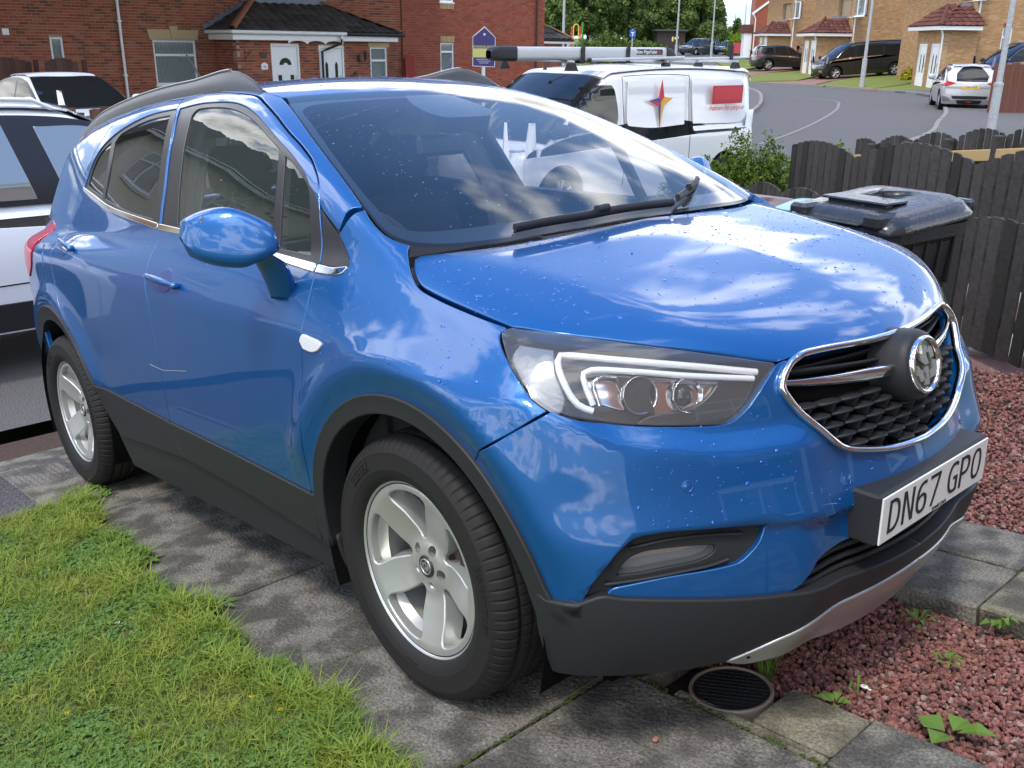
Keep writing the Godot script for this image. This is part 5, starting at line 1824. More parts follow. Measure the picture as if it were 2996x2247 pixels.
func garden() -> void:
	var r := RandomNumberGenerator.new()
	r.seed = 5
	# bed under everything
	var bed := MB.new()
	bed.box(Vector3(-4.0, -.35, -3.25), Vector3(5.2, -.075, 4.2))
	struct("earth", bed.mesh(), M.soil, tilted)
	# slabs
	var drive := thing_structure("driveway")
	drive.transform = tilted
	var xs := [-3.35, -2.755, -2.15, -1.545, -.94, -.33, .28, .865, 1.465, 2.07, 2.67]
	for k in xs.size() - 1:
		var tones := [M.slab_a, M.slab_b, M.slab_c]
		for e in [[.44, 1.10, 0], [.22, .44, 1], [-.73, -.43, 2], [-1.0, -.735, 2]]:
			if k == 5 and e[2] == 1: continue
			if k == 6 and e[2] == 1: continue
			if xs[k] < -2.4 and e[2] == 0 and false: continue
			var x0: float = xs[k]
			var x1: float = xs[k + 1]
			if e[2] == 2:
				x0 -= .045; x1 -= .045
				if e[1] < -.7: pass
			var mb := MB.new()
			var g := .004
			var y := r.randf_range(-.004, .003) + (.004 if e[2] == 2 else 0.0)
			mb.rbox(Vector3(x0 + g, -.07, e[0] + g), Vector3(x1 - g, y, e[1] - g), .006)
			part(drive, "slab", mb.mesh(), (M.slab_c if r.randf() < .6 else M.slab_b) if e[2] >= 1 else tones[r.randi() % 2])
	# cut slabs round the drain
	for e in [[.284, .22, .36, .435], [.655, .224, .861, .40], [.45, .405, .861, .436]]:
		var mb := MB.new()
		mb.rbox(Vector3(e[0], -.07, e[1]), Vector3(e[2], -.006, e[3]), .006)
		part(drive, "slab", mb.mesh(), M.slab_c)
	for e in [[-.326, .224, .276, .436]]:
		var mb := MB.new()
		mb.rbox(Vector3(e[0], -.07, e[1]), Vector3(e[2], -.003, e[3]), .006)
		part(drive, "slab", mb.mesh(), M.slab_a)
	# moss in some joints
	var moss := MB.new()
	for k in 220:
		var jx: float = [.28, .865, -.33][r.randi() % 3]
		var p := Vector3(jx + r.randf_range(-.004, .004), -.004, r.randf_range(.44, 1.08))
		if k % 4 == 0: p = Vector3(r.randf_range(.28, .9), -.006, .44 + r.randf_range(-.004, .004))
		moss.ball(p, Vector3(.006, .003, .009) * r.randf_range(.5, 1.3), 6, 4)
	var mo := part(drive, "moss", moss.mesh(), M.moss)
	mo.set_meta("kind", "stuff")
	# drain cover
	var dr := thing("drain_cover", "round black drain cover with square grid under the front bumper", "drain cover", tilted * Transform3D(Basis(), Vector3(.545, -.01, .325)))
	var rim := MB.new()
	rim.lathe([Vector2(.098, -.07), Vector2(.104, 0), Vector2(.102, .006), Vector2(.095, .006), Vector2(.093, -.004)], 48)
	part(dr, "collar", rim.mesh(), M.drain_collar)
	var lid := MB.new()
	lid.lathe([Vector2(.093, -.006), Vector2(.092, .002), Vector2(.088, .003), Vector2(.087, -.002), Vector2(.0001, -.002)], 48)
	part(dr, "lid", lid.mesh(), M.plastic)
	var gr := MB.new()
	for k in range(-5, 6):
		var w := sqrt(maxf(0.0, .0869 * .0869 - pow(k * .0155, 2)))
		if w < .015: continue
		gr.box(Vector3(k * .0155 - .0013, -.003, -w), Vector3(k * .0155 + .0013, .0025, w))
		gr.box(Vector3(-w, -.003, k * .0155 - .0013), Vector3(w, .0019, k * .0155 + .0013))
	part(dr, "lid_grid", gr.mesh(), M.plastic, Transform3D(Basis(Vector3.UP, .5), Vector3.ZERO))
	# metal chamber cover by the pavement
	var cv := thing("chamber_cover", "rusty brown steel inspection cover with raised tread between lawn and pavement", "manhole cover", tilted * Transform3D(Basis(), Vector3(-2.74, -.002, 1.17)))
	var pl := MB.new()
	pl.rbox(Vector3(-.40, -.05, -.32), Vector3(.40, .0, .32), .004)
	part(cv, "plate", pl.mesh(), M.steel)
	var fr := MB.new()
	for s in [-1.0, 1.0]:
		fr.rbox(Vector3(-.44, -.05, s * .345 - .018), Vector3(.44, .004, s * .345 + .018), .003)
		fr.rbox(Vector3(s * .425 - .015, -.05, -.327), Vector3(s * .425 + .015, .0035, .327), .003)
	part(cv, "frame", fr.mesh(), M.steel)
	var tread := MB.new()
	tread.rbox(Vector3(-.011, -.002, -.0042), Vector3(.011, .0035, .0042), .002)
	var ts := []
	for i in 30:
		for j in 24:
			var p := Vector3((i - 14.5) * .0262, 0, (j - 11.5) * .0262)
			ts.append(Transform3D(Basis(Vector3.UP, PI / 2 if (i + j) % 2 else 0.0), p))
	copies(cv, "tread", tread.mesh(), M.steel, ts)
	# gravel
	var stones := []
	for k in 3:
		var mb := MB.new()
		var rr := RandomNumberGenerator.new()
		rr.seed = 40 + k
		var rows := []
		for i in 5:
			var th := PI * (i / 4.0 - .5)
			var row := []
			for j in 7:
				var ph := TAU * j / 7 + i * .3
				row.append(Vector3(cos(ph) * cos(th), sin(th) * .62, -sin(ph) * cos(th) * .8) * rr.randf_range(.72, 1.15))
			rows.append(row)
		for i in 4:
			for j in 7:
				var a: Vector3 = rows[i][j]
				var b: Vector3 = rows[i][(j + 1) % 7]
				var c: Vector3 = rows[i + 1][(j + 1) % 7]
				var d: Vector3 = rows[i + 1][j]
				mb.quad(a, b, c, d)
		stones.append(mb.mesh())
	var lists := [[], [], []]
	var cols := [[], [], []]
	var place := func(x0: float, x1: float, z0: float, z1: float, cnt: int, y: float, big: float) -> void:
		for k in cnt:
			var p := tilted * Vector3(r.randf_range(x0, x1), y + r.randf_range(-.012, .008), r.randf_range(z0, z1))
			var s := big * r.randf_range(.55, 1.25)
			var q := Basis.from_euler(Vector3(r.randf() * TAU, r.randf() * TAU, r.randf() * TAU)).scaled(Vector3.ONE * s)
			var w := r.randi() % 3
			lists[w].append(Transform3D(q, p))
			var t := r.randf()
			var c := Color(.19, .075, .062).lerp(Color(.33, .155, .125), r.randf())
			if t < .14: c = Color(.12, .07, .062)
			elif t > .93: c = Color(.34, .24, .20)
			cols[w].append(c)
	place.call(.2, 1.75, -.425, .215, 15000, -.055, .0088)
	place.call(-1.0, .2, -.425, .215, 2600, -.055, .010)
	place.call(-.9, 1.3, -2.0, -1.005, 13000, -.045, .0095)
	place.call(-1.4, .9, -3.2, -2.0, 8500, -.05, .011)
	for w in 3:
		var g := copies(self, "gravel", stones[w], M.gravel, lists[w], cols[w])
		tag(g, "reddish pink gravel between and beyond the driveway slabs", "gravel")
	# loose bits on the slabs
	for k in 26:
		var p := tilted * Vector3(r.randf_range(-.4, .9), .004, r.randf_range(.3, 1.05))
		lists[0].append(Transform3D(Basis.from_euler(Vector3(r.randf() * 6, r.randf() * 6, 0)).scaled(Vector3.ONE * r.randf_range(.003, .009)), p))
	# oil and wet stains are part of the slab
	lawn(r)
	weeds(r)

func grass_blade(r: RandomNumberGenerator, blades: int, tall: float, spread: float, wide: float) -> MB:
	var mb := MB.new()
	for k in blades:
		var a := r.randf() * TAU
		var root := Vector3(cos(a), 0, sin(a)) * spread * r.randf() * .6
		var d := Vector3(cos(a), 0, sin(a)).rotated(Vector3.UP, r.randf_range(-.9, .9))
		var h := tall * r.randf_range(.5, 1.15)
		var bend := r.randf_range(.25, 1.2) * h
		var side := d.cross(Vector3.UP) * wide * r.randf_range(.7, 1.2)
		var p1 := root + d * bend * .25 + Vector3(0, h * .6, 0)
		var p2 := root + d * bend + Vector3(0, h * r.randf_range(.75, 1.0), 0)
		mb.quad(root - side, root + side, p1 + side * .8, p1 - side * .8)
		mb.tri(p1 - side * .8, p1 + side * .8, p2)
	return mb

func leaf_rosette(r: RandomNumberGenerator, leaves: int, len_: float, wide: float, lift: float) -> MB:
	var mb := MB.new()
	for k in leaves:
		var a := TAU * k / leaves + r.randf_range(-.4, .4)
		var d := Vector3(cos(a), 0, sin(a))
		var s := d.cross(Vector3.UP) * wide * r.randf_range(.7, 1.2)
		var l := len_ * r.randf_range(.6, 1.15)
		var up := lift * r.randf_range(.5, 1.3)
		var p0 := d * l * .15 + Vector3(0, up * .3, 0)
		var p1 := d * l * .55 + Vector3(0, up, 0)
		var p2 := d * l + Vector3(0, up * .7, 0)
		mb.tri(p0, p1 + s, p1 - Vector3(0, wide * .25, 0))
		mb.tri(p0, p1 - Vector3(0, wide * .25, 0), p1 - s)
		mb.tri(p1 - Vector3(0, wide * .25, 0), p1 + s, p2)
		mb.tri(p1 - Vector3(0, wide * .25, 0), p2, p1 - s)
	return mb

func lawn_edge(x: float) -> float:       # where the grass ends against the slabs
	return 1.075 + .03 * sin(x * 9.0) + .018 * sin(x * 23.0 + 1.0) + .01 * sin(x * 51.0) - .10 * Hull.sst(-1.2, -2.3, x)

func lawn(r: RandomNumberGenerator) -> void:
	var soil := MB.new()
	var rows := []
	for i in 45:
		var row := []
		for j in 25:
			var x := lerpf(-2.30, 1.8, i / 44.0)
			var t := j / 24.0
			var z := lawn_edge(x) + .0 + t * 2.4
			row.append(Vector3(x, .004 + .022 * Hull.sst(0, .06, t * 2.4) + .006 * sin(x * 7) * sin(z * 8), z))
		rows.append(row)
	soil.grid(rows, false, false, false)
	struct("lawn_soil", soil.mesh(), M.turf, tilted)
	var fn := FastNoiseLite.new()
	fn.seed = 9
	fn.frequency = 1.7
	var kinds := [grass_blade(r, 7, .030, .016, .0011), grass_blade(r, 7, .046, .018, .0013), grass_blade(r, 9, .022, .02, .0012)]
	var clov := MB.new()
	for k in 3:
		for j in 3:
			var a := TAU * j / 3 + k
			var c := Vector3(cos(k * 2.2) * .011, .012 + k * .003, sin(k * 2.2) * .011) + Vector3(cos(a), 0, sin(a)) * .0048
			clov.lathe([Vector2(.0048, .0008), Vector2(.003, 0), Vector2(.0001, -.0008)], 7, Transform3D(Basis(Vector3(cos(a), 0, -sin(a)), .35), c))
	var ts := [[], [], [], []]
	var cs := [[], [], [], []]
	for k in 30000:
		var x := r.randf_range(-2.32, .62)
		var z := lawn_edge(x) + pow(r.randf(), 1.15) * 1.35 - .012
		if z > 1.25 + (x + 2.4) * .9 + .35: continue
		var v := fn.get_noise_2d(x, z)
		var v2_ := fn.get_noise_2d(x * 2.3 + 30.0, z * 2.3)
		if v2_ < -.42 and r.randf() < .75: continue
		var w := 0
		if r.randf() < .30: w = 1
		if z - lawn_edge(x) < .12 and r.randf() < .5: w = 1
		if r.randf() < .25: w = 2
		if v > .12 and r.randf() < .55: w = 3
		var c := Color(.11, .19, .022).lerp(Color(.26, .30, .05), clampf(r.randf() * .8 - v * .7, 0, 1))
		if w == 3: c = Color(.075, .155, .035).lerp(Color(.13, .22, .05), r.randf())
		if w == 2: c = Color(.19, .22, .06).lerp(Color(.28, .25, .10), r.randf())
		var s := r.randf_range(.65, 1.25) * (1.25 if z - lawn_edge(x) < .1 else 1.0)
		var p := tilted * Vector3(x, .018 * Hull.sst(-.02, .06, z - lawn_edge(x)), z)
		ts[w].append(Transform3D(Basis(Vector3.UP, r.randf() * TAU).rotated(Vector3(1, 0, 0), r.randf_range(-.25, .25)).scaled(Vector3.ONE * s), p))
		cs[w].append(c)
	for w in 4:
		var g := copies(self, "grass" if w < 3 else "clover", (kinds[w] if w < 3 else clov).mesh(), M.leaf, ts[w], cs[w])
		tag(g, "short green lawn grass beside the slab driveway" if w < 3 else "clover leaves growing through the lawn", "grass" if w < 3 else "clover")
	# flowers
	var spots := [[-1.97, 1.3, 1], [-1.56, 1.47, 1], [-1.82, 1.16, 0], [-.72, 1.25, 0], [-.79, 1.62, 1], [-.6, 1.55, 1], [-.3, 1.19, 1], [-.19, 1.17, 1], [-.44, 1.11, 0], [-1.0, 1.28, 0], [-1.85, 1.2, 0], [-1.05, 1.36, 0], [-.93, 1.12, 1], [-.66, 1.47, 1], [-1.5, 1.1, 0], [-.30, 1.06, 0]]
	var word := ["daisy", "buttercup"]
	var said := ["in the upper lawn by the chamber cover", "at the far left edge of the lawn", "in the upper lawn near the slab edge", "in the middle of the lawn", "in the lower left corner of the lawn", "in a pair at the bottom of the lawn", "beside the broad dock leaf at the slab edge", "under the broad dock leaf near the bottom edge", "standing tall near the slab edge by the dock leaf", "among clover left of the slabs", "next to another daisy in the upper lawn", "in the thin patch of lawn", "beside the slabs level with the front tyre", "joined to its neighbour at the bottom of the lawn", "by the slab edge below the rear wheel", "close to the slab edge near the lowest corner"]
	var k := 0
	for e in spots:
		var fl := thing(word[e[2]], "%s %s" % [["small white daisy", "small yellow buttercup"][e[2]], said[k]], "flower", tilted * Transform3D(Basis(Vector3(1, 0, 0), r.randf_range(-.2, .3)), Vector3(e[0], .03, e[1])), ["white daisies in the lawn", "yellow buttercups in the lawn"][e[2]])
		var pet := MB.new()
		for j in (11 if e[2] == 0 else 5):
			var a := TAU * j / (11.0 if e[2] == 0 else 5.0)
			var d := Vector3(cos(a), .18, sin(a))
			pet.ball(d * (.0062 if e[2] == 0 else .0048), Vector3(.0052, .0009, .0018) if e[2] == 0 else Vector3(.0055, .0012, .0048), 6, 4, Transform3D(Basis(Vector3.UP, -a), Vector3.ZERO) * Transform3D(Basis(Vector3.UP, a), Vector3.ZERO))
		part(fl, "petals", pet.mesh(), [M.petal_white, M.petal_yellow][e[2]])
		var eye := MB.new()
		eye.ball(Vector3(0, .0012, 0), Vector3(.003, .002, .003), 8, 5)
		part(fl, "flower_centre", eye.mesh(), M.petal_yellow)
		var st := MB.new()
		st.tube([Vector3(0, 0, 0), Vector3(.002, -.03, .001)], .0007, 4)
		part(fl, "stalk", st.mesh(), M.weed)
		k += 1

func weeds(r: RandomNumberGenerator) -> void:
	var list := [["broad_leaf_weed", "pale green broad dock leaf at the lawn edge near the bottom", -.17, 1.14, 3, .085, .03, .03], ["broad_leaf_weed", "round bright green leaf pair growing at the gravel edge", 1.0, .13, 4, .09, .03, .03], ["gravel_weed", "small feathery weed in the red gravel near the far slab", .72, -.30, 9, .055, .007, .03], ["gravel_weed", "leafy weed against the raised edge of the far slab", .90, -.39, 7, .05, .013, .045], ["gravel_weed", "low weed at the gravel edge right of the drain cover", .75, .19, 8, .05, .010, .02], ["gravel_weed", "single upright green shoot beside the gravel edge", .79, .16, 3, .03, .006, .06], ["gravel_weed", "thin grassy weed in the gravel further right", .86, -.16, 9, .05, .006, .02], ["broad_leaf_weed", "flat leafy weed where lawn meets the slabs below the rear door", -1.45, 1.02, 8, .07, .012, .015], ["broad_leaf_weed", "spreading weed over the slab edge in the middle of the lawn side", -.92, 1.0, 9, .075, .01, .012]]
	for e in list:
		var root := thing(e[0], e[1], "weed", tilted * Transform3D(Basis(), Vector3(e[2], -.03 if e[3] < .22 else .0, e[3])))
		part(root, "leaves", leaf_rosette(r, e[4], e[5], e[6], e[7]).mesh(), M.weed)
	var tuft := thing("grass_tuft", "long green grass tuft beside the drain cover under the bumper", "grass tuft", tilted * Transform3D(Basis(), Vector3(.56, -.04, .19)))
	part(tuft, "blades", grass_blade(r, 46, .11, .035, .0013).mesh(), M.weed)
	var t2 := thing("grass_tuft", "wispy pale grass tuft over the slab at the bottom of the lawn", "grass tuft", tilted * Transform3D(Basis(), Vector3(.02, .0, 1.10)))
	part(t2, "blades", grass_blade(r, 40, .09, .05, .0009).mesh(), M.weed)
	var mw := thing("pavement_weed", "mossy weed clump round the foot of the rear tyre", "weed", tilted * Transform3D(Basis(), Vector3(-2.36, .0, .88)))
	var mb := MB.new()
	for k in 16: mb.add(leaf_rosette(r, 6, .035, .008, .02), Transform3D(Basis(Vector3.UP, r.randf() * 6), Vector3(r.randf_range(-.25, .12), 0, r.randf_range(-.06, .06))))
	part(mw, "leaves", mb.mesh(), M.weed)
	var scrap := thing("litter_scrap", "white scrap of litter lying on the red gravel", "litter", tilted * Transform3D(Basis(), Vector3(.755, -.04, .06)))
	var sc := MB.new()
	sc.ball(Vector3.ZERO, Vector3(.012, .004, .008), 7, 4)
	sc.ball(Vector3(.016, 0, .004), Vector3(.006, .003, .004), 6, 4)
	part(scrap, "paper", sc.mesh(), M.petal_white)
	for e in [[-.42, .74, "red brick chip on the slab left of the front tyre"], [.19, .58, "pink stone chip on the slab below the front bumper"], [.55, .62, "red stone chip on the slab near the bottom edge"]]:
		var ch := thing("stone_chip", e[2], "stone", tilted * Transform3D(Basis(Vector3.UP, e[0] * 9), Vector3(e[0], .004, e[1])), "stone chips on the slabs")
		var c := MB.new()
		c.rbox(Vector3(-.008, -.004, -.006), Vector3(.008, .005, .006), .003)
		part(ch, "stone", c.mesh(), M.chip)

# ---------------------------------------------------------------- fences, bins, hedge
func picket(w: float, h: float, top: float, thick := .018) -> MB:     # pointed or sloping top: `top` is how much one side is higher
	var mb := MB.new()
	mb.prism(v2([-w / 2, 0, w / 2, 0, w / 2, h + top * .5, w * .1, h + absf(top) * .2 + .004, -w / 2, h - top * .5]), -thick / 2, thick / 2)
	return mb

func picket_fence(label: String, a: Vector3, b: Vector3, bay: float, board: float, gap: float, low: float, high: float, m: Array, side := 1.0, rails := true, phase := 0.0) -> Node3D:
	var d := (b - a)
	var flat := Vector3(d.x, 0, d.z)
	var lng := flat.length()
	var x := flat / lng
	var root := thing("picket_fence", label, "fence", Transform3D(Basis(x, Vector3.UP, x.cross(Vector3.UP)), a), "picket fences of the front gardens")
	var cnt := int(lng / (board + gap))
	var r := RandomNumberGenerator.new()
	r.seed = int(absf(a.x) * 100 + absf(a.z) * 10)
	for k in cnt:
		var u := (k + .5) * (board + gap)
		var t := fposmod(u / bay + phase, 1.0)
		var h := lerpf(low, high, pow(sin(PI * t), .9))
		var slope := cos(PI * t) * (high - low) * PI / bay * board
		var mb := picket(board * r.randf_range(.96, 1.04), h, slope)
		part(root, "picket", mb.mesh(), m[r.randi() % m.size()], Transform3D(Basis(Vector3(0, 0, 1), r.randf_range(-.006, .006)), Vector3(u, d.y * u / lng + .05, .03 * side)))
	if rails:
		for hh in [low * .28, low * .80]:
			var mb := MB.new()
			mb.rbox(Vector3(0, -.035, -.02), Vector3(sqrt(lng * lng + d.y * d.y), .035, .02), .004)
			part(root, "rail", mb.mesh(), m[0], Transform3D(Basis(Vector3(0, 0, 1), atan2(d.y, lng)), Vector3(0, hh + .05, -.001)))
	for k in int(lng / bay + 1.2):
		var u := minf((k - phase) * bay, lng)
		if u < 0: continue
		var mb := MB.new()
		mb.rbox(Vector3(-.045, 0, -.045), Vector3(.045, low + .06, .045), .006)
		part(root, "post", mb.mesh(), m[0], Transform3D(Basis(), Vector3(u, d.y * u / lng, -.055 * side)))
	return root

func wheelie_bin(called: String, label: String, at: Transform3D, m: Material, lid_m: Material) -> void:
	var bin := thing(called, label, "wheelie bin", at, "wheelie bins beside the fence")
	var body := MB.new()
	var rows := []
	for e in [[.07, .19, .22], [.1, .21, .245], [.9, .255, .30], [.93, .27, .315], [.93, .29, .335], [.985, .292, .337], [.985, .25, .30]]:
		var row := []
		for j in 24:
			var w := TAU * j / 24 + PI / 24
			var q := Vector2(signf(cos(w)) * pow(absf(cos(w)), .28), signf(sin(w)) * pow(absf(sin(w)), .28))
			row.append(Vector3(q.x * e[1], e[0], q.y * e[2]))
		rows.append(row)
	for i in rows.size() - 1:
		for j in 24: body.quad(rows[i][(j + 1) % 24], rows[i][j], rows[i + 1][j], rows[i + 1][(j + 1) % 24])
	for k in range(-3, 4): body.rbox(Vector3(k * .075 - .008, .5, .27), Vector3(k * .075 + .008, .90, .296), .004)
	for k in range(-2, 3):
		body.rbox(Vector3(.235, .7, k * .11 - .007), Vector3(.262, .93, k * .11 + .007), .004)
	part(bin, "bin_body", body.mesh(), m)
	var lid := MB.new()
	var lr := []
	for e in [[.988, .30, .345, 0], [1.01, .302, .347, 0], [1.03, .285, .33, 0], [1.055, .262, .31, -.005], [1.075, .22, .27, -.01], [1.085, .12, .16, -.01], [1.088, .001, .001, -.01]]:
		var row := []
		for j in 28:
			var w := TAU * j / 28 + PI / 28
			var q := Vector2(signf(cos(w)) * pow(absf(cos(w)), .3), signf(sin(w)) * pow(absf(sin(w)), .3))
			row.append(Vector3(q.x * e[1], e[0] - q.y * .018, q.y * e[2] + e[3]))
		lr.append(row)
	lid.grid(lr, true, false, true)
	part(bin, "lid", lid.mesh(), lid_m)
	var tray := MB.new()
	tray.rbox(Vector3(-.15, 1.045, .13), Vector3(.15, 1.085, .20), .01)
	tray.rbox(Vector3(-.145, 1.0, .2), Vector3(.145, 1.012, .375), .006)
	for s in [-1.0, 1.0]: tray.rbox(Vector3(s * .19 - .045, .99, .17), Vector3(s * .19 + .045, 1.058, .365), .016)
	tray.rbox(Vector3(-.17, 1.075, .05), Vector3(.17, 1.088, .22), .006)
	part(bin, "lid_grip", tray.mesh(), lid_m)
	var hinge := MB.new()
	hinge.tube([Vector3(-.25, 1.035, -.37), Vector3(.25, 1.035, -.37)], .014, 8)
	for s in [-1.0, 0.0, 1.0]: hinge.rbox(Vector3(s * .2 - .045, .98, -.385), Vector3(s * .2 + .045, 1.07, -.32), .012)
	part(bin, "handle_bar", hinge.mesh(), lid_m)
	for s in [-1.0, 1.0]:
		var w := MB.new()
		w.lathe([Vector2(.04, .02), Vector2(.09, .025), Vector2(.1, .015), Vector2(.1, -.015), Vector2(.09, -.025), Vector2(.04, -.02)], 24, Transform3D(Basis(Vector3(0, 0, 1), PI / 2), Vector3(s * .23, .1, -.25)))
		part(bin, "bin_wheel", w.mesh(), M.rubber)

func leaf_mass(parent: Node, called: String, m: Material, shape: Callable, cnt: int, size: float, lo: Color, hi: Color, seed_: int) -> MultiMeshInstance3D:
	var r := RandomNumberGenerator.new()
	r.seed = seed_
	var mb := MB.new()
	for k in 4:
		var a := TAU * k / 4 + r.randf()
		var d := Vector3(cos(a), r.randf_range(-.2, .7), sin(a)).normalized()
		var s := d.cross(Vector3(r.randf() - .5, 1, r.randf() - .5)).normalized() * .34
		mb.tri(d * .1, d * .6 + s, d * 1.05)
		mb.tri(d * .1, d * 1.05, d * .6 - s)
	var ts := []
	var cs := []
	for k in cnt:
		var p: Vector3 = shape.call(r)
		ts.append(Transform3D(Basis.from_euler(Vector3(r.randf() * TAU, r.randf() * TAU, r.randf() * TAU)).scaled(Vector3.ONE * size * r.randf_range(.6, 1.3)), p))
		cs.append(lo.lerp(hi, clampf(r.randf(), 0, 1)))
	return copies(parent, called, mb.mesh(), m, ts, cs)

func bushy(called: String, label: String, category: String, at: Vector3, size: Vector3, cnt: int, leaf: float, lo: Color, hi: Color, seed_: int, group := "") -> Node3D:
	var root := thing(called, label, category, Transform3D(Basis(), at), group)
	var fn := FastNoiseLite.new()
	fn.seed = seed_
	fn.frequency = 1.6 / maxf(size.x, size.z)
	var shape := func(r: RandomNumberGenerator) -> Vector3:
		var d := Vector3(r.randfn(), absf(r.randfn()), r.randfn()).normalized()
		var k := .72 + .45 * fn.get_noise_3d(d.x * size.x * 1.5, d.y * size.y * 1.5, d.z * size.z * 1.5)
		return d * size * (k + r.randf_range(-.22, .16))
	leaf_mass(root, "foliage", M.leaf, shape, cnt, leaf, lo, hi, seed_)
	var st := MB.new()
	for k in 5: st.tube([Vector3((k - 2) * size.x * .12, -.1, 0), Vector3((k - 2) * size.x * .3, size.y * .6, (k % 2 - .5) * size.z * .5)], .02 + .01 * size.y, 5)
	part(root, "stem", st.mesh(), M.bark)
	return root

func tree(label: String, at: Vector3, h: float, w: float, cnt: int, leaf: float, lo: Color, hi: Color, seed_: int, slim := false) -> void:
	var root := thing("tree", label, "tree", Transform3D(Basis(), at), "trees beyond the end of the street")
	var r := RandomNumberGenerator.new()
	r.seed = seed_
	var tr := MB.new()
	tr.tube([Vector3(0, -.3, 0), Vector3(.1 * w * .1, h * .3, 0), Vector3(-.03 * w, h * .6, .02 * w), Vector3(0, h * .88, 0)], .05 * sqrt(h) + .05, 8, false, .03)
	var lumps := []
	for k in (9 if slim else 15):
		var a := r.randf() * TAU
		var y := h * lerpf(.22 if slim else .3, .95, k / 14.0)
		var reach := w * .5 * (1.0 - absf(k / 14.0 - .4) * .9) * r.randf_range(.55, 1.0)
		var c := Vector3(cos(a) * reach, y, sin(a) * reach)
		tr.tube([Vector3(0, y * .62, 0), c * Vector3(.5, 1, .5) - Vector3(0, h * .06, 0), c], .035 * sqrt(h) * .6, 5, false, .012)
		lumps.append([c, Vector3(w * r.randf_range(.15, .27), h * r.randf_range(.09, .16), w * r.randf_range(.15, .27))])
	part(root, "trunk", tr.mesh(), M.bark)
	var shape := func(rr: RandomNumberGenerator) -> Vector3:
		var e: Array = lumps[rr.randi() % lumps.size()]
		var d := Vector3(rr.randfn(), rr.randfn(), rr.randfn()).normalized()
		return e[0] + d * e[1] * pow(rr.randf(), .4) * 1.1
	leaf_mass(root, "crown", M.leaf, shape, cnt, leaf, lo, hi, seed_ + 1)

# ---------------------------------------------------------------- houses
var brick_mesh: ArrayMesh
var cam_xf: Transform3D
func seen_at(p: Vector3) -> float:              # distance, or a large number outside the picture
	var q := cam_xf.affine_inverse() * p
	if q.z > -1.0: return 1e6
	var k := tan(deg_to_rad(22.03))
	if absf(q.y / q.z) > k * 1.02 or absf(q.x / q.z) > k * 1.3334 * 1.02: return 1e6
	return -q.z

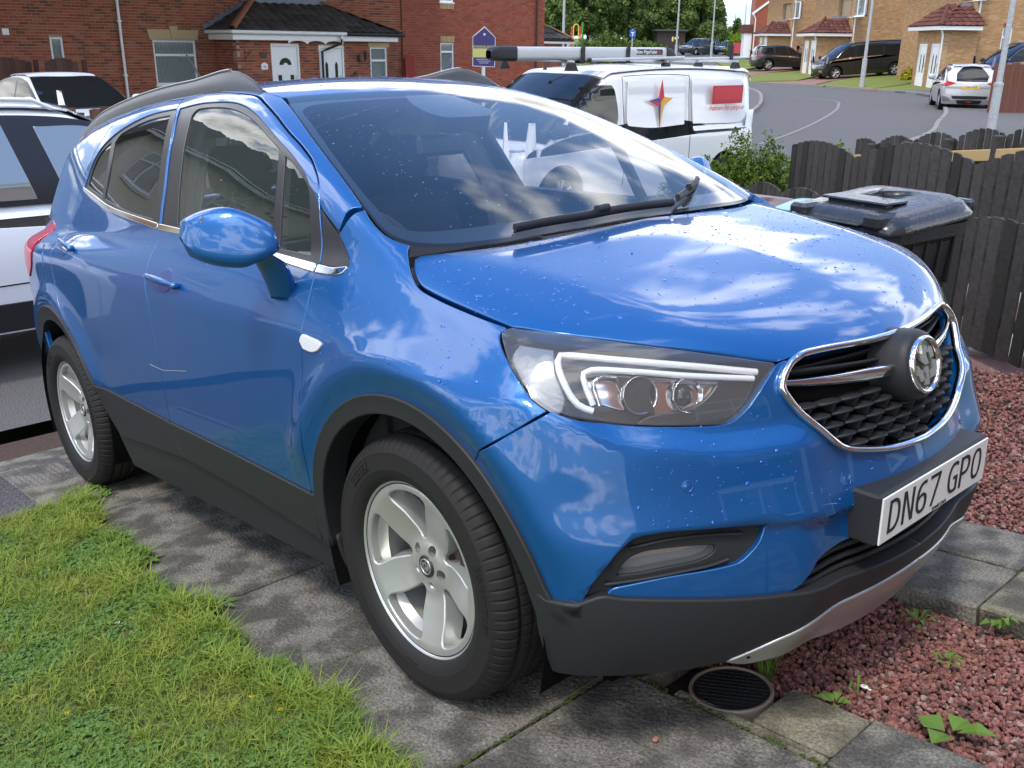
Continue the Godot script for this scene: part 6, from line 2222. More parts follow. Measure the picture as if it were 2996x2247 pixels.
func brick_wall(house: Node3D, t: Transform3D, w: float, h: float, holes: Array, tones: Array, mortar: Material, single: int, seed_: int, thick := .22) -> MeshInstance3D:
	# t: x along the wall to the right, y up, z out of it; holes: [u0, v0, u1, v1]
	if brick_mesh == null:
		var b := MB.new()
		var x := .1075
		var y := .0325
		var c := .003
		b.quad(Vector3(-x + c, -y + c, 0), Vector3(x - c, -y + c, 0), Vector3(x - c, y - c, 0), Vector3(-x + c, y - c, 0))
		b.quad(Vector3(-x, -y, -.012), Vector3(x, -y, -.012), Vector3(x - c, -y + c, 0), Vector3(-x + c, -y + c, 0))
		b.quad(Vector3(x - c, y - c, 0), Vector3(x, y, -.012), Vector3(-x, y, -.012), Vector3(-x + c, y - c, 0))
		b.quad(Vector3(x, -y, -.012), Vector3(x, y, -.012), Vector3(x - c, y - c, 0), Vector3(x - c, -y + c, 0))
		b.quad(Vector3(-x + c, -y + c, 0), Vector3(-x + c, y - c, 0), Vector3(-x, y, -.012), Vector3(-x, -y, -.012))
		brick_mesh = b.mesh()
	var us := [0.0, w]
	var vs := [0.0, h]
	for e in holes:
		us.append(clampf(e[0], 0, w)); us.append(clampf(e[2], 0, w)); vs.append(clampf(e[1], 0, h)); vs.append(clampf(e[3], 0, h))
	us.sort(); vs.sort()
	var back := MB.new()
	for i in us.size() - 1:
		for j in vs.size() - 1:
			if us[i + 1] - us[i] < .001 or vs[j + 1] - vs[j] < .001: continue
			var mid := Vector2((us[i] + us[i + 1]) / 2, (vs[j] + vs[j + 1]) / 2)
			var open := false
			for e in holes:
				if mid.x > e[0] and mid.x < e[2] and mid.y > e[1] and mid.y < e[3]: open = true
			if open: continue
			back.quad(Vector3(us[i], vs[j], -.009), Vector3(us[i + 1], vs[j], -.009), Vector3(us[i + 1], vs[j + 1], -.009), Vector3(us[i], vs[j + 1], -.009))
			back.quad(Vector3(us[i + 1], vs[j], -thick), Vector3(us[i], vs[j], -thick), Vector3(us[i], vs[j + 1], -thick), Vector3(us[i + 1], vs[j + 1], -thick))
	for e in holes:                                # reveals
		back.quad(Vector3(e[0], e[1], -thick), Vector3(e[0], e[1], -.009), Vector3(e[0], e[3], -.009), Vector3(e[0], e[3], -thick))
		back.quad(Vector3(e[2], e[1], -.009), Vector3(e[2], e[1], -thick), Vector3(e[2], e[3], -thick), Vector3(e[2], e[3], -.009))
		back.quad(Vector3(e[0], e[3], -.009), Vector3(e[2], e[3], -.009), Vector3(e[2], e[3], -thick), Vector3(e[0], e[3], -thick))
	back.quad(Vector3(0, 0, -thick), Vector3(0, 0, -.009), Vector3(0, h, -.009), Vector3(0, h, -thick))
	back.quad(Vector3(w, 0, -.009), Vector3(w, 0, -thick), Vector3(w, h, -thick), Vector3(w, h, -.009))
	var wall := part(house, "wall", back.mesh(), mortar, t)
	var r := RandomNumberGenerator.new()
	r.seed = seed_
	var all := []
	for k in int(h / .075):
		var v := k * .075 + .0375
		var spans := [[0.0, w]]
		for e in holes:
			if v + .0375 > e[1] + .002 and v - .0375 < e[3] - .002:
				var next := []
				for s in spans:
					if e[0] > s[0]: next.append([s[0], minf(s[1], e[0])])
					if e[2] < s[1]: next.append([maxf(s[0], e[2]), s[1]])
				spans = next
		for s in spans:
			if s[1] - s[0] < .03: continue
			var u: float = floorf((s[0] + .1125) / .225) * .225 - (.1125 if k % 2 else 0.0)
			while u < s[1]:
				var u0: float = maxf(u + .005, s[0])
				var u1: float = minf(u + .22, s[1])
				u += .225
				if u1 - u0 < .02: continue
				var p := Transform3D(Basis.from_euler(Vector3(r.randf_range(-.004, .004), r.randf_range(-.006, .006), r.randf_range(-.006, .006))).scaled_local(Vector3((u1 - u0) / .215, 1, 1)), Vector3((u0 + u1) / 2, v, r.randf_range(-.0015, .0025)))
				var wide := r.randf()
				var tone: int = mini(int(wide * wide * tones.size() * 1.0), tones.size() - 1) if r.randf() < .5 else r.randi() % tones.size()
				all.append([seen_at((house.transform * t * p).origin), p, tone])
	all.sort_custom(func(a, b): return a[0] < b[0])
	var rest := []
	var cols := []
	for k in all.size():
		if k < single and all[k][0] < 1e5:
			part(wall, "brick", brick_mesh, tones[all[k][2]], all[k][1])
		else:
			rest.append(all[k][1])
			cols.append(tones[all[k][2]].get_meta("base") * (1.0 + .16 * (fposmod(k * .618, 1.0) - .5)))
	copies(wall, "bricks", brick_mesh, M.brick_any, rest, cols)
	return wall

func tones_of(list: Array) -> Array:
	var o := []
	for c in list:
		var m := mat(c, .9, 0, .3)
		m.set_meta("base", c)
		o.append(m)
	return o

func window_in(house: Node3D, t: Transform3D, w: float, h: float, transom: float, blinds: Material, mull := 0, called := "window", vertical := false) -> void:
	# t at the bottom left of the opening, set into the wall
	var f := MB.new()
	var b := .055
	f.rbox(Vector3(0, 0, -.11), Vector3(b, h, -.03), .008); f.rbox(Vector3(w - b, 0, -.11), Vector3(w, h, -.03), .008)
	f.rbox(Vector3(b, 0, -.11), Vector3(w - b, b, -.031), .008); f.rbox(Vector3(b, h - b, -.11), Vector3(w - b, h, -.031), .008)
	if transom > 0:
		f.rbox(Vector3(b, transom - .035, -.105), Vector3(w - b, transom + .035, -.026), .008)
	for k in mull:
		var x := w * (k + 1) / (mull + 1)
		f.rbox(Vector3(x - .03, b, -.105), Vector3(x + .03, h - b, -.028), .008)
	var o := part(house, called, f.mesh(), M.upvc, t)
	var s := MB.new()
	s.rbox(Vector3(-.03, -.045, -.1), Vector3(w + .03, .002, .03), .008)
	part(o, "sill", s.mesh(), M.upvc)
	var spans := [[b, h - b]] if transom <= 0 else [[b, transom - .035], [transom + .035, h - b]]
	for e in spans:
		var p := MB.new()
		p.box(Vector3(b, e[0], -.075), Vector3(w - b, e[1], -.068))
		part(o, "pane", p.mesh(), M.house_glass)
		var bl := MB.new()
		if vertical:
			var cnt := int((w - 2 * b) / .075)
			for k in cnt:
				var x := b + (w - 2 * b) * (k + .5) / cnt
				bl.box(Vector3(-.036, e[0], -.002), Vector3(.036, e[1], .002), Transform3D(Basis(Vector3.UP, .75), Vector3(x, 0, -.17)))
		else:
			bl.box(Vector3(b * .5, e[0], -.19), Vector3(w - b * .5, e[1], -.18))
		part(o, "blind", bl.mesh(), blinds)
	var dark := MB.new()
	dark.box(Vector3(.0, .0, -.235), Vector3(w, h, -.23))
	part(o, "room", dark.mesh(), M.room)

func front_door(house: Node3D, t: Transform3D, w: float, h: float, style: int) -> void:
	var f := MB.new()
	f.rbox(Vector3(0, 0, -.10), Vector3(.07, h, -.02), .008); f.rbox(Vector3(w - .07, 0, -.10), Vector3(w, h, -.02), .008); f.rbox(Vector3(.07, h - .09, -.10), Vector3(w - .07, h, -.021), .008)
	var d := part(house, "door", f.mesh(), M.upvc, t)
	var leaf := MB.new()
	leaf.rbox(Vector3(.075, .02, -.09), Vector3(w - .075, h - .095, -.045), .006)
	part(d, "door_leaf", leaf.mesh(), M.upvc)
	var mid := w / 2
	var mould := MB.new()
	var lights := MB.new()
	if style == 0:
		var arc := PackedVector2Array()
		for k in 15: arc.append(Vector2(mid, 1.50) + Vector2.from_angle(PI * k / 14.0) * .2)
		lights.prism(arc, -.05, -.040)
		for s in [-1.0, 1.0]:
			lights.box(Vector3(mid + s * .2 - .06, .95, -.05), Vector3(mid + s * .2 + .06, 1.22, -.040))
			mould.rbox(Vector3(mid + s * .2 - .10, .90, -.05), Vector3(mid + s * .2 + .10, .94, -.034), .004)
			mould.rbox(Vector3(mid + s * .2 - .10, 1.23, -.05), Vector3(mid + s * .2 + .10, 1.27, -.034), .004)
		mould.rbox(Vector3(mid - .24, 1.44, -.05), Vector3(mid + .24, 1.48, -.034), .004)
		var sun := PackedVector2Array()
		for k in 11: sun.append(Vector2(mid, 1.49) + Vector2.from_angle(PI * k / 10.0) * .07)
		mould.prism(sun, -.05, -.034)
	else:
		for s in [-1.0, 1.0]:
			lights.prism(v2([mid + s * .17 - .05, .75, mid + s * .17 + .05, .75, mid + s * .17 + .05, 1.50 - s * .0, mid + s * .17, 1.60, mid + s * .17 - .05, 1.50]), -.05, -.040)
			mould.rbox(Vector3(mid + s * .17 - .09, .66, -.05), Vector3(mid + s * .17 + .09, .70, -.034), .004)
	part(d, "door_light", lights.mesh(), M.dark_glass)
	part(d, "moulding", mould.mesh(), M.upvc)
	var hd := MB.new()
	hd.rbox(Vector3(w - .16, 1.0, -.045), Vector3(w - .13, 1.2, -.02), .006)
	part(d, "handle", hd.mesh(), M.chrome)

var tile_mesh: ArrayMesh
func tiles_on(parent: Node3D, o: Vector3, u: Vector3, up: Vector3, poly: PackedVector2Array, m: Array, single: int, seed_: int, tw := .30, tl := .345) -> void:
	# o: corner of the slope, u along the eaves, up along the slope; poly in those two
	if tile_mesh == null:
		var b := MB.new()
		var top := []
		var bot := []
		for k in 13:
			var x := (k / 12.0 - .5)
			var z := .038 * (sin(k / 12.0 * TAU * 1.0 - 1.2) * .5 + .5)
			top.append([Vector3(x, -.56, z + .045), Vector3(x, .55, z + .004)])
			bot.append([Vector3(x, -.56, z + .02), Vector3(x, -.56, z + .045)])
		b.grid(top, false, false, true)
		b.grid(bot, false, false, true)
		tile_mesh = b.mesh()
	var r := RandomNumberGenerator.new()
	r.seed = seed_
	var n := u.cross(up).normalized()
	var bs := Basis(u, up, n)
	var under := MB.new()
	var f := Geometry2D.triangulate_polygon(poly)
	for k in range(0, f.size(), 3):
		var p := []
		for j in 3: p.append(o + u * poly[f[k + j]].x + up * poly[f[k + j]].y + n * -.012)
		if (p[1] - p[0]).cross(p[2] - p[0]).dot(n) < 0: under.tri(p[0], p[2], p[1])
		else: under.tri(p[0], p[1], p[2])
	var deck := part(parent, "roof", under.mesh(), m[0])
	var lo := poly[0]
	var hi := poly[0]
	for q in poly:
		lo = lo.min(q); hi = hi.max(q)
	var rest := []
	var cols := []
	var cnt := 0
	for j in range(int(floor((lo.y) / tl)), int(ceil(hi.y / tl)) + 1):
		for i in range(int(floor(lo.x / tw)) - 1, int(ceil(hi.x / tw)) + 1):
			var q := Vector2((i + .5) * tw, (j + .5) * tl)
			if not Geometry2D.is_point_in_polygon(q, poly): continue
			var t := Transform3D((bs * Basis.from_euler(Vector3(r.randf_range(-.02, .02), 0, r.randf_range(-.012, .012)))).scaled_local(Vector3(tw, tl, 1)), o + u * q.x + up * q.y + n * r.randf_range(0, .004))
			if cnt < single:
				part(deck, "roof_tile", tile_mesh, m[r.randi() % m.size()], t)
			else:
				rest.append(t)
				cols.append(m[r.randi() % m.size()].get_meta("base"))
			cnt += 1
	if rest.size(): copies(deck, "roof_tiles", tile_mesh, M.brick_any, rest, cols)

func ridge_tiles(parent: Node3D, a: Vector3, b: Vector3, m: Material, r := .11) -> void:
	var lng := a.distance_to(b)
	var cnt := maxi(1, int(lng / .42))
	var d := (b - a) / lng
	var side := d.cross(Vector3.UP).normalized()
	var up := side.cross(d)
	var rows := []
	for e in [0.0, 1.0]:
		var row := []
		for k in 9:
			var w := PI * k / 8.0
			row.append(Vector3(cos(w) * r * (1.0 - .06 * e), sin(w) * r * .75 * (1.0 - .06 * e), (e - .5) * lng / cnt * 1.06))
		rows.append(row)
	var mb := MB.new()
	mb.grid(rows, false, false, true)
	mb.grid([rows[0], [Vector3(r, -.02, rows[0][0].z), Vector3(r * .7, -.02, rows[0][0].z), Vector3(r * .5, -.02, rows[0][0].z), Vector3(r * .3, -.02, rows[0][0].z), Vector3(0, -.02, rows[0][0].z), Vector3(-r * .3, -.02, rows[0][0].z), Vector3(-r * .5, -.02, rows[0][0].z), Vector3(-r * .7, -.02, rows[0][0].z), Vector3(-r, -.02, rows[0][0].z)]], false, false, false)
	var mesh := mb.mesh()
	for k in cnt: part(parent, "ridge_tile", mesh, m, Transform3D(Basis(side, up, side.cross(up)), a + d * lng * (k + .5) / cnt))

func beam(parent: Node3D, called: String, m: Material, lo: Vector3, hi: Vector3, t := Transform3D(), b := .006) -> void:
	var mb := MB.new()
	mb.rbox(lo, hi, b)
	part(parent, called, mb.mesh(), m, t)

func pipe(parent: Node3D, called: String, m: Material, pts: Array, r := .034) -> void:
	var mb := MB.new()
	mb.tube(pts, r, 10)
	part(parent, called, mb.mesh(), m)

func red_houses() -> void:
	var red := tones_of([Color(.30, .088, .048), Color(.27, .078, .045), Color(.34, .11, .06), Color(.22, .066, .042), Color(.30, .12, .075), Color(.15, .06, .045)])
	var red2 := tones_of([Color(.31, .09, .055), Color(.28, .08, .05), Color(.33, .10, .06), Color(.25, .07, .045)])
	var tile_t := tones_of([Color(.068, .060, .054), Color(.078, .068, .060), Color(.058, .052, .048), Color(.09, .078, .068)])
	var ridge_m := mat(Color(.28, .11, .055), .85)
	var ridge_d := mat(Color(.06, .05, .045), .85)
	var face := Basis(Vector3(0, 0, -1), Vector3.UP, Vector3(1, 0, 0))
	var h1 := thing("brick_house", "red brick house with a shared tiled porch and two white front doors", "house", Transform3D(face, Vector3(-26, -.55, -2)))
	# in the house's own axes: x to the right (towards -z), y up, z towards the street
	brick_wall(h1, Transform3D(), 15.86, 5.4, [[7.35, .95, 8.6, 2.15], [4.62, 1.25, 4.95, 2.19]], red, M.mortar, 300, 3)
	window_in(h1, Transform3D(Basis(), Vector3(7.35, .95, 0)), 1.25, 1.2, .80, M.blind_blue, 0, "window", true)
	window_in(h1, Transform3D(Basis(), Vector3(4.62, 1.25, 0)), .33, .94, 0, M.blind_dark)
	var lin := MB.new()
	lin.prism(v2([7.27, 2.155, 8.66, 2.155, 8.72, 2.43, 7.21, 2.43]), .0, .035)
	part(h1, "lintel", lin.mesh(), M.stone)
	var key := MB.new()
	key.prism(v2([7.90, 2.15, 8.03, 2.15, 8.09, 2.52, 7.84, 2.52]), .0, .07)
	part(h1, "keystone", key.mesh(), M.stone)
	pipe(h1, "downpipe", M.upvc, [Vector3(6.46, 0, .08), Vector3(6.46, 5.4, .08)], .038)
	for y in [1.2, 2.6, 4.0]: beam(h1, "pipe_clip", M.upvc, Vector3(6.40, y, .0), Vector3(6.52, y + .04, .12))
	beam(h1, "vent", M.upvc, Vector3(3.5, 2.22, 0), Vector3(3.66, 2.38, .03))
	# porch
	var px0 := 9.20
	var px1 := 14.40
	brick_wall(h1, Transform3D(Basis(), Vector3(px0, 0, 1.3)), px1 - px0, 2.28, [[1.08, 0, 2.02, 2.10], [2.67, 0, 3.57, 2.06], [4.52, .9, 5.16, 2.02]], red, M.mortar, 200, 4)
	brick_wall(h1, Transform3D(Basis(Vector3.UP, -PI / 2), Vector3(px0, 0, 0)), 1.3, 2.28, [], red, M.mortar, 60, 5, .1)
	front_door(h1, Transform3D(Basis(), Vector3(px0 + 1.08, 0, 1.3)), .94, 2.10, 0)
	front_door(h1, Transform3D(Basis(), Vector3(px0 + 2.67, 0, 1.3)), .90, 2.06, 1)
	window_in(h1, Transform3D(Basis(), Vector3(px0 + 4.52, .9, 1.3)), .64, 1.12, .72, M.blind_grey)
	beam(h1, "lintel", M.stone, Vector3(px0 + 4.44, 2.02, 1.3), Vector3(px1 + .02, 2.16, 1.33))
	# roof of the porch: eaves at 2.42, top against the wall
	var e0 := Vector3(8.95, 2.42, 0)
	var e1 := Vector3(8.95, 2.42, 1.62)
	var e2 := Vector3(14.72, 2.42, 1.62)
	var e3 := Vector3(14.72, 2.42, 0)
	var t0_ := Vector3(10.45, 3.24, .02)
	var t1_ := Vector3(12.85, 3.24, .02)
	var up := (Vector3(0, .82, -1.6)).normalized()
	var lng := Vector2(.82, 1.6).length()
	tiles_on(h1, e1, Vector3(1, 0, 0), up, v2([0, 0, 5.77, 0, 3.90, lng, 1.50, lng]), tile_t, 220, 7)
	var ups := Vector3(1.5, .82, 0).normalized()
	tiles_on(h1, e0, Vector3(0, 0, 1), ups, v2([0, 0, 1.62, 0, .02, Vector2(1.5, .82).length()]), tile_t, 40, 8)
	var upr := Vector3(-1.87, .82, 0).normalized()
	tiles_on(h1, e2, Vector3(0, 0, -1), upr, v2([0, 0, 1.62, 0, 1.6, Vector2(1.87, .82).length()]), tile_t, 20, 9)
	ridge_tiles(h1, e1 + Vector3(.02, .06, 0), t0_ + Vector3(0, .08, .05), ridge_m)
	ridge_tiles(h1, e2 + Vector3(-.02, .05, 0), t1_ + Vector3(0, .06, .05), ridge_m, .08)
	var lead := MB.new()
	lead.rbox(Vector3(10.3, 3.2, .005), Vector3(13.0, 3.48, .03), .01)
	for k in 9:
		var q := Vector3(8.98, 2.44, 0).lerp(Vector3(10.45, 3.26, 0), k / 8.0)
		lead.rbox(Vector3(q.x - .11, q.y - .05, .004), Vector3(q.x + .11, q.y + .16, .022 + .002 * (k % 2)), .006)
	part(h1, "lead_flashing", lead.mesh(), M.lead)
	# gutter, fascia
	beam(h1, "fascia", M.upvc, Vector3(9.0, 2.18, 1.50), Vector3(14.62, 2.36, 1.55))
	beam(h1, "fascia", M.upvc, Vector3(9.0, 2.18, 0.02), Vector3(9.05, 2.36, 1.50))
	beam(h1, "soffit", M.upvc, Vector3(9.06, 2.24, .02), Vector3(14.6, 2.262, 1.49))
	for k in 3:
		var c := PackedVector2Array()
		for j in 13: c.append(Vector2(11.05 + k * .62 + .3 * cos(PI * j / 12.0), 2.13 + .085 * sin(PI * j / 12.0)))
		c.append(Vector2(10.75 + k * .62, 2.19)); c.append(Vector2(11.35 + k * .62, 2.19))
		var mb := MB.new()
		var poly := PackedVector2Array([Vector2(10.74 + k * .62, 2.2), Vector2(10.74 + k * .62, 2.09)])
		for j in 13: poly.append(Vector2(11.05 + k * .62 - .29 * cos(PI * j / 12.0), 2.095 + .08 * sin(PI * j / 12.0)))
		poly.append(Vector2(11.36 + k * .62, 2.09)); poly.append(Vector2(11.36 + k * .62, 2.2))
		mb.prism(poly, 1.505, 1.535)
		part(h1, "scalloped_trim", mb.mesh(), M.upvc)
	pipe(h1, "gutter", M.upvc, [Vector3(8.93, 2.39, .05), Vector3(8.93, 2.39, 1.60), Vector3(8.98, 2.39, 1.64), Vector3(12.65, 2.385, 1.64)], .055)
	pipe(h1, "gutter", M.plastic, [Vector3(12.68, 2.385, 1.64), Vector3(14.8, 2.375, 1.64)], .055)
	pipe(h1, "downpipe", M.plastic, [Vector3(12.5, 2.30, 1.62), Vector3(12.5, 2.12, 1.60), Vector3(12.12, 1.95, 1.40), Vector3(11.95, 1.88, 1.37), Vector3(11.95, 0, 1.37)], .036)
	pipe(h1, "gutter_outlet", M.upvc, [Vector3(12.5, 2.37, 1.64), Vector3(12.5, 2.24, 1.63)], .045)
	# fittings by the doors
	var lan := MB.new()
	lan.lathe([Vector2(.0001, -.14), Vector2(.04, -.12), Vector2(.055, .05), Vector2(.075, .06), Vector2(.02, .14), Vector2(.0001, .18)], 6, Transform3D(Basis(), Vector3(13.42, 1.76, 1.46)))
	lan.tube([Vector3(13.28, 1.66, 1.32), Vector3(13.30, 1.60, 1.42), Vector3(13.38, 1.60, 1.46), Vector3(13.42, 1.63, 1.46)], .012, 6)
	lan.rbox(Vector3(13.22, 1.58, 1.3), Vector3(13.32, 1.80, 1.33), .01)
	part(h1, "wall_lantern", lan.mesh(), M.iron)
	var pq := MB.new()
	pq.prism(v2([9.93, 1.38, 10.14, 1.38, 10.14, 1.53, 10.09, 1.55, 10.035, 1.58, 9.98, 1.55, 9.93, 1.53]), 1.30, 1.32)
	var pqn := part(h1, "number_plaque", pq.mesh(), M.upvc)
	part(pqn, "number", text_mb("18", .09, .004).mesh(), M.ink, Transform3D(Basis(), Vector3(10.035, 1.455, 1.323)))
	beam(h1, "door_plaque", M.slate, Vector3(9.93, 1.70, 1.3), Vector3(10.13, 1.84, 1.325))
	var br := MB.new()
	br.tube([Vector3(9.44, 1.62, 1.31), Vector3(9.44, 1.98, 1.31)], .008, 5)
	br.tube([Vector3(9.44, 1.66, 1.31), Vector3(9.60, 1.92, 1.42)], .008, 5)
	part(h1, "hanging_bracket", br.mesh(), M.iron)
	var orn := MB.new()
	orn.tube([Vector3(13.08, .95, 1.36), Vector3(13.02, 1.15, 1.36), Vector3(13.1, 1.3, 1.36), Vector3(13.18, 1.15, 1.36), Vector3(13.12, .95, 1.36)], .014, 6)
	part(h1, "wall_ornament", orn.mesh(), M.iron)
	var up1 := MB.new()
	up1.rbox(Vector3(-.3, 5.4, -6), Vector3(15.9, 5.6, .35), .02)
	up1.prism(v2([.4, 5.6, -6.6, 5.6, -3.1, 8.2]), -.4, 15.9, Transform3D(Basis(Vector3.UP, PI / 2), Vector3.ZERO))
	part(h1, "main_roof", up1.mesh(), tile_t[0])
	beam(h1, "side_wall", M.mortar, Vector3(0.02, 0, -6), Vector3(15.84, 5.4, -.25))

	var h2 := thing("brick_house", "smooth red brick house beyond the porch with narrow white window", "house", Transform3D(face, Vector3(-26, -.55, -17.87)))
	brick_wall(h2, Transform3D(Basis(), Vector3(0, 0, .05)), 6.58, 5.4, [[1.61, 1.22, 2.21, 2.18], [1.61, 3.49, 2.21, 4.6]], red2, M.mortar_red, 300, 12)
	window_in(h2, Transform3D(Basis(), Vector3(1.61, 1.22, .05)), .6, .96, .66, M.blind_dark)
	window_in(h2, Transform3D(Basis(), Vector3(1.61, 3.49, .05)), .6, 1.1, .75, M.blind_dark)
	var buff := tones_of([Color(.46, .30, .15), Color(.42, .27, .13), Color(.50, .34, .18)])
	for y in [2.19, 3.27]:
		for k in 9:
			var mb := MB.new()
			mb.rbox(Vector3(-.0325, -.1, -.02), Vector3(.0325, .1, .016), .003)
			part(h2, "soldier_brick", mb.mesh(), buff[k % 3], Transform3D(Basis(), Vector3(1.61 + .0335 + k * .0667, y + .105, .045)))
	pipe(h2, "downpipe", M.iron, [Vector3(6.12, 0, .12), Vector3(6.12, 5.3, .12)], .038)
	beam(h2, "side_wall", M.mortar_red, Vector3(0.0, 0, -6), Vector3(6.56, 5.4, -.2))
	brick_wall(h2, Transform3D(Basis(), Vector3(6.62, 0, -.5)), 1.5, 2.2, [], red2, M.mortar_red, 60, 13)
	beam(h2, "fascia", M.upvc, Vector3(6.6, 2.2, -.4), Vector3(8.5, 2.32, -.35))
	pipe(h2, "gutter", M.plastic, [Vector3(6.6, 2.34, -.33), Vector3(8.55, 2.33, -.33)], .05)
	pipe(h2, "downpipe", M.upvc, [Vector3(8.4, 2.28, -.33), Vector3(8.3, 2.1, -.4), Vector3(8.15, 2.0, -.46), Vector3(8.12, 0, -.46)], .034)
	tiles_on(h2, Vector3(6.6, 2.36, -.3), Vector3(1, 0, 0), Vector3(0, .6, -.8), v2([0, 0, 1.95, 0, .6, 1.15, 0, 1.15]), tile_t, 40, 14)
	ridge_tiles(h2, Vector3(8.5, 2.40, -.3), Vector3(7.2, 3.08, -1.2), ridge_m, .06)
	beam(h2, "white_cladding", M.upvc, Vector3(6.62, 3.0, -1.6), Vector3(7.4, 5.3, -1.3))
	for k in 5: beam(h2, "cladding_board", M.upvc, Vector3(6.64 + k * .15, 3.0, -1.31), Vector3(6.77 + k * .15, 5.3, -1.285), Transform3D(), .01)
	pipe(h2, "downpipe", M.upvc, [Vector3(7.48, 3.0, -1.3), Vector3(7.48, 5.3, -1.3)], .03)
	# fence and post left of the porch house
	var fence_m := [mat(Color(.075, .036, .026), .85), mat(Color(.062, .030, .023), .85), mat(Color(.09, .044, .03), .85)]
	for e in [[-23.6, -4.0, -5.42, 1.18, .10, "dark brown board fence panel with arched top beside the red house"], [-22.9, -5.45, -6.3, 1.18, .10, "smaller dark brown arched board fence panel nearer the white downpipe"]]:
		var f := thing("board_fence", e[5], "fence", Transform3D(face, Vector3(e[0], -.55, e[1])))
		var lng2: float = e[1] - e[2]
		var cnt := int(lng2 / .125)
		for k in cnt:
			var t := (k + .5) / cnt
			var hh: float = e[3] + .55 - .13 + .13 * pow(sin(PI * t), .8)
			var mb := MB.new()
			mb.rbox(Vector3(k * .125 + .003, 0, (k % 2) * .012), Vector3(k * .125 + .121, hh, .016 + (k % 2) * .012), .003)
			part(f, "fence_board", mb.mesh(), fence_m[k * 7 % 3])
		beam(f, "post", fence_m[1], Vector3(lng2, 0, -.03), Vector3(lng2 + .1, e[3] + .5, .06))
	# scalloped low fence in front of the white saloon
	var sc := thing("scalloped_fence", "low dark brown fence with scalloped arches in front of the white saloon", "fence", Transform3D(Basis(Vector3(.62, 0, -.78).normalized(), Vector3.UP, Vector3(.78, 0, .62).normalized()), Vector3(-15.2, -.5, -.8)))
	for k in 44:
		var t := fposmod(k / 6.0, 1.0)
		var hh := 1.09 - .003 * k + .14 * sin(PI * (t + .08))
		var mb := MB.new()
		mb.rbox(Vector3(k * .118 + .001, 0, 0), Vector3(k * .118 + .117, hh, .018), .003)
		if k < 30 and k != 24: part(sc, "fence_board", mb.mesh(), fence_m[k * 5 % 3])
	for x in [0.0, 2.9, 3.6]: beam(sc, "post", fence_m[1], Vector3(x, 0, -.06), Vector3(x + .08, 1.1, -.005))
	var rf := thing("board_fence", "small bright red painted fence between the two red brick houses", "fence", Transform3D(face, Vector3(-25.9, -.55, -17.88)))
	var rm := mat(Color(.30, .03, .02), .7)
	for k in 4:
		var mb := MB.new()
		mb.rbox(Vector3(k * .1 + .002, 0, .06), Vector3(k * .1 + .096, 1.74, .08), .004)
		part(rf, "fence_board", mb.mesh(), rm)

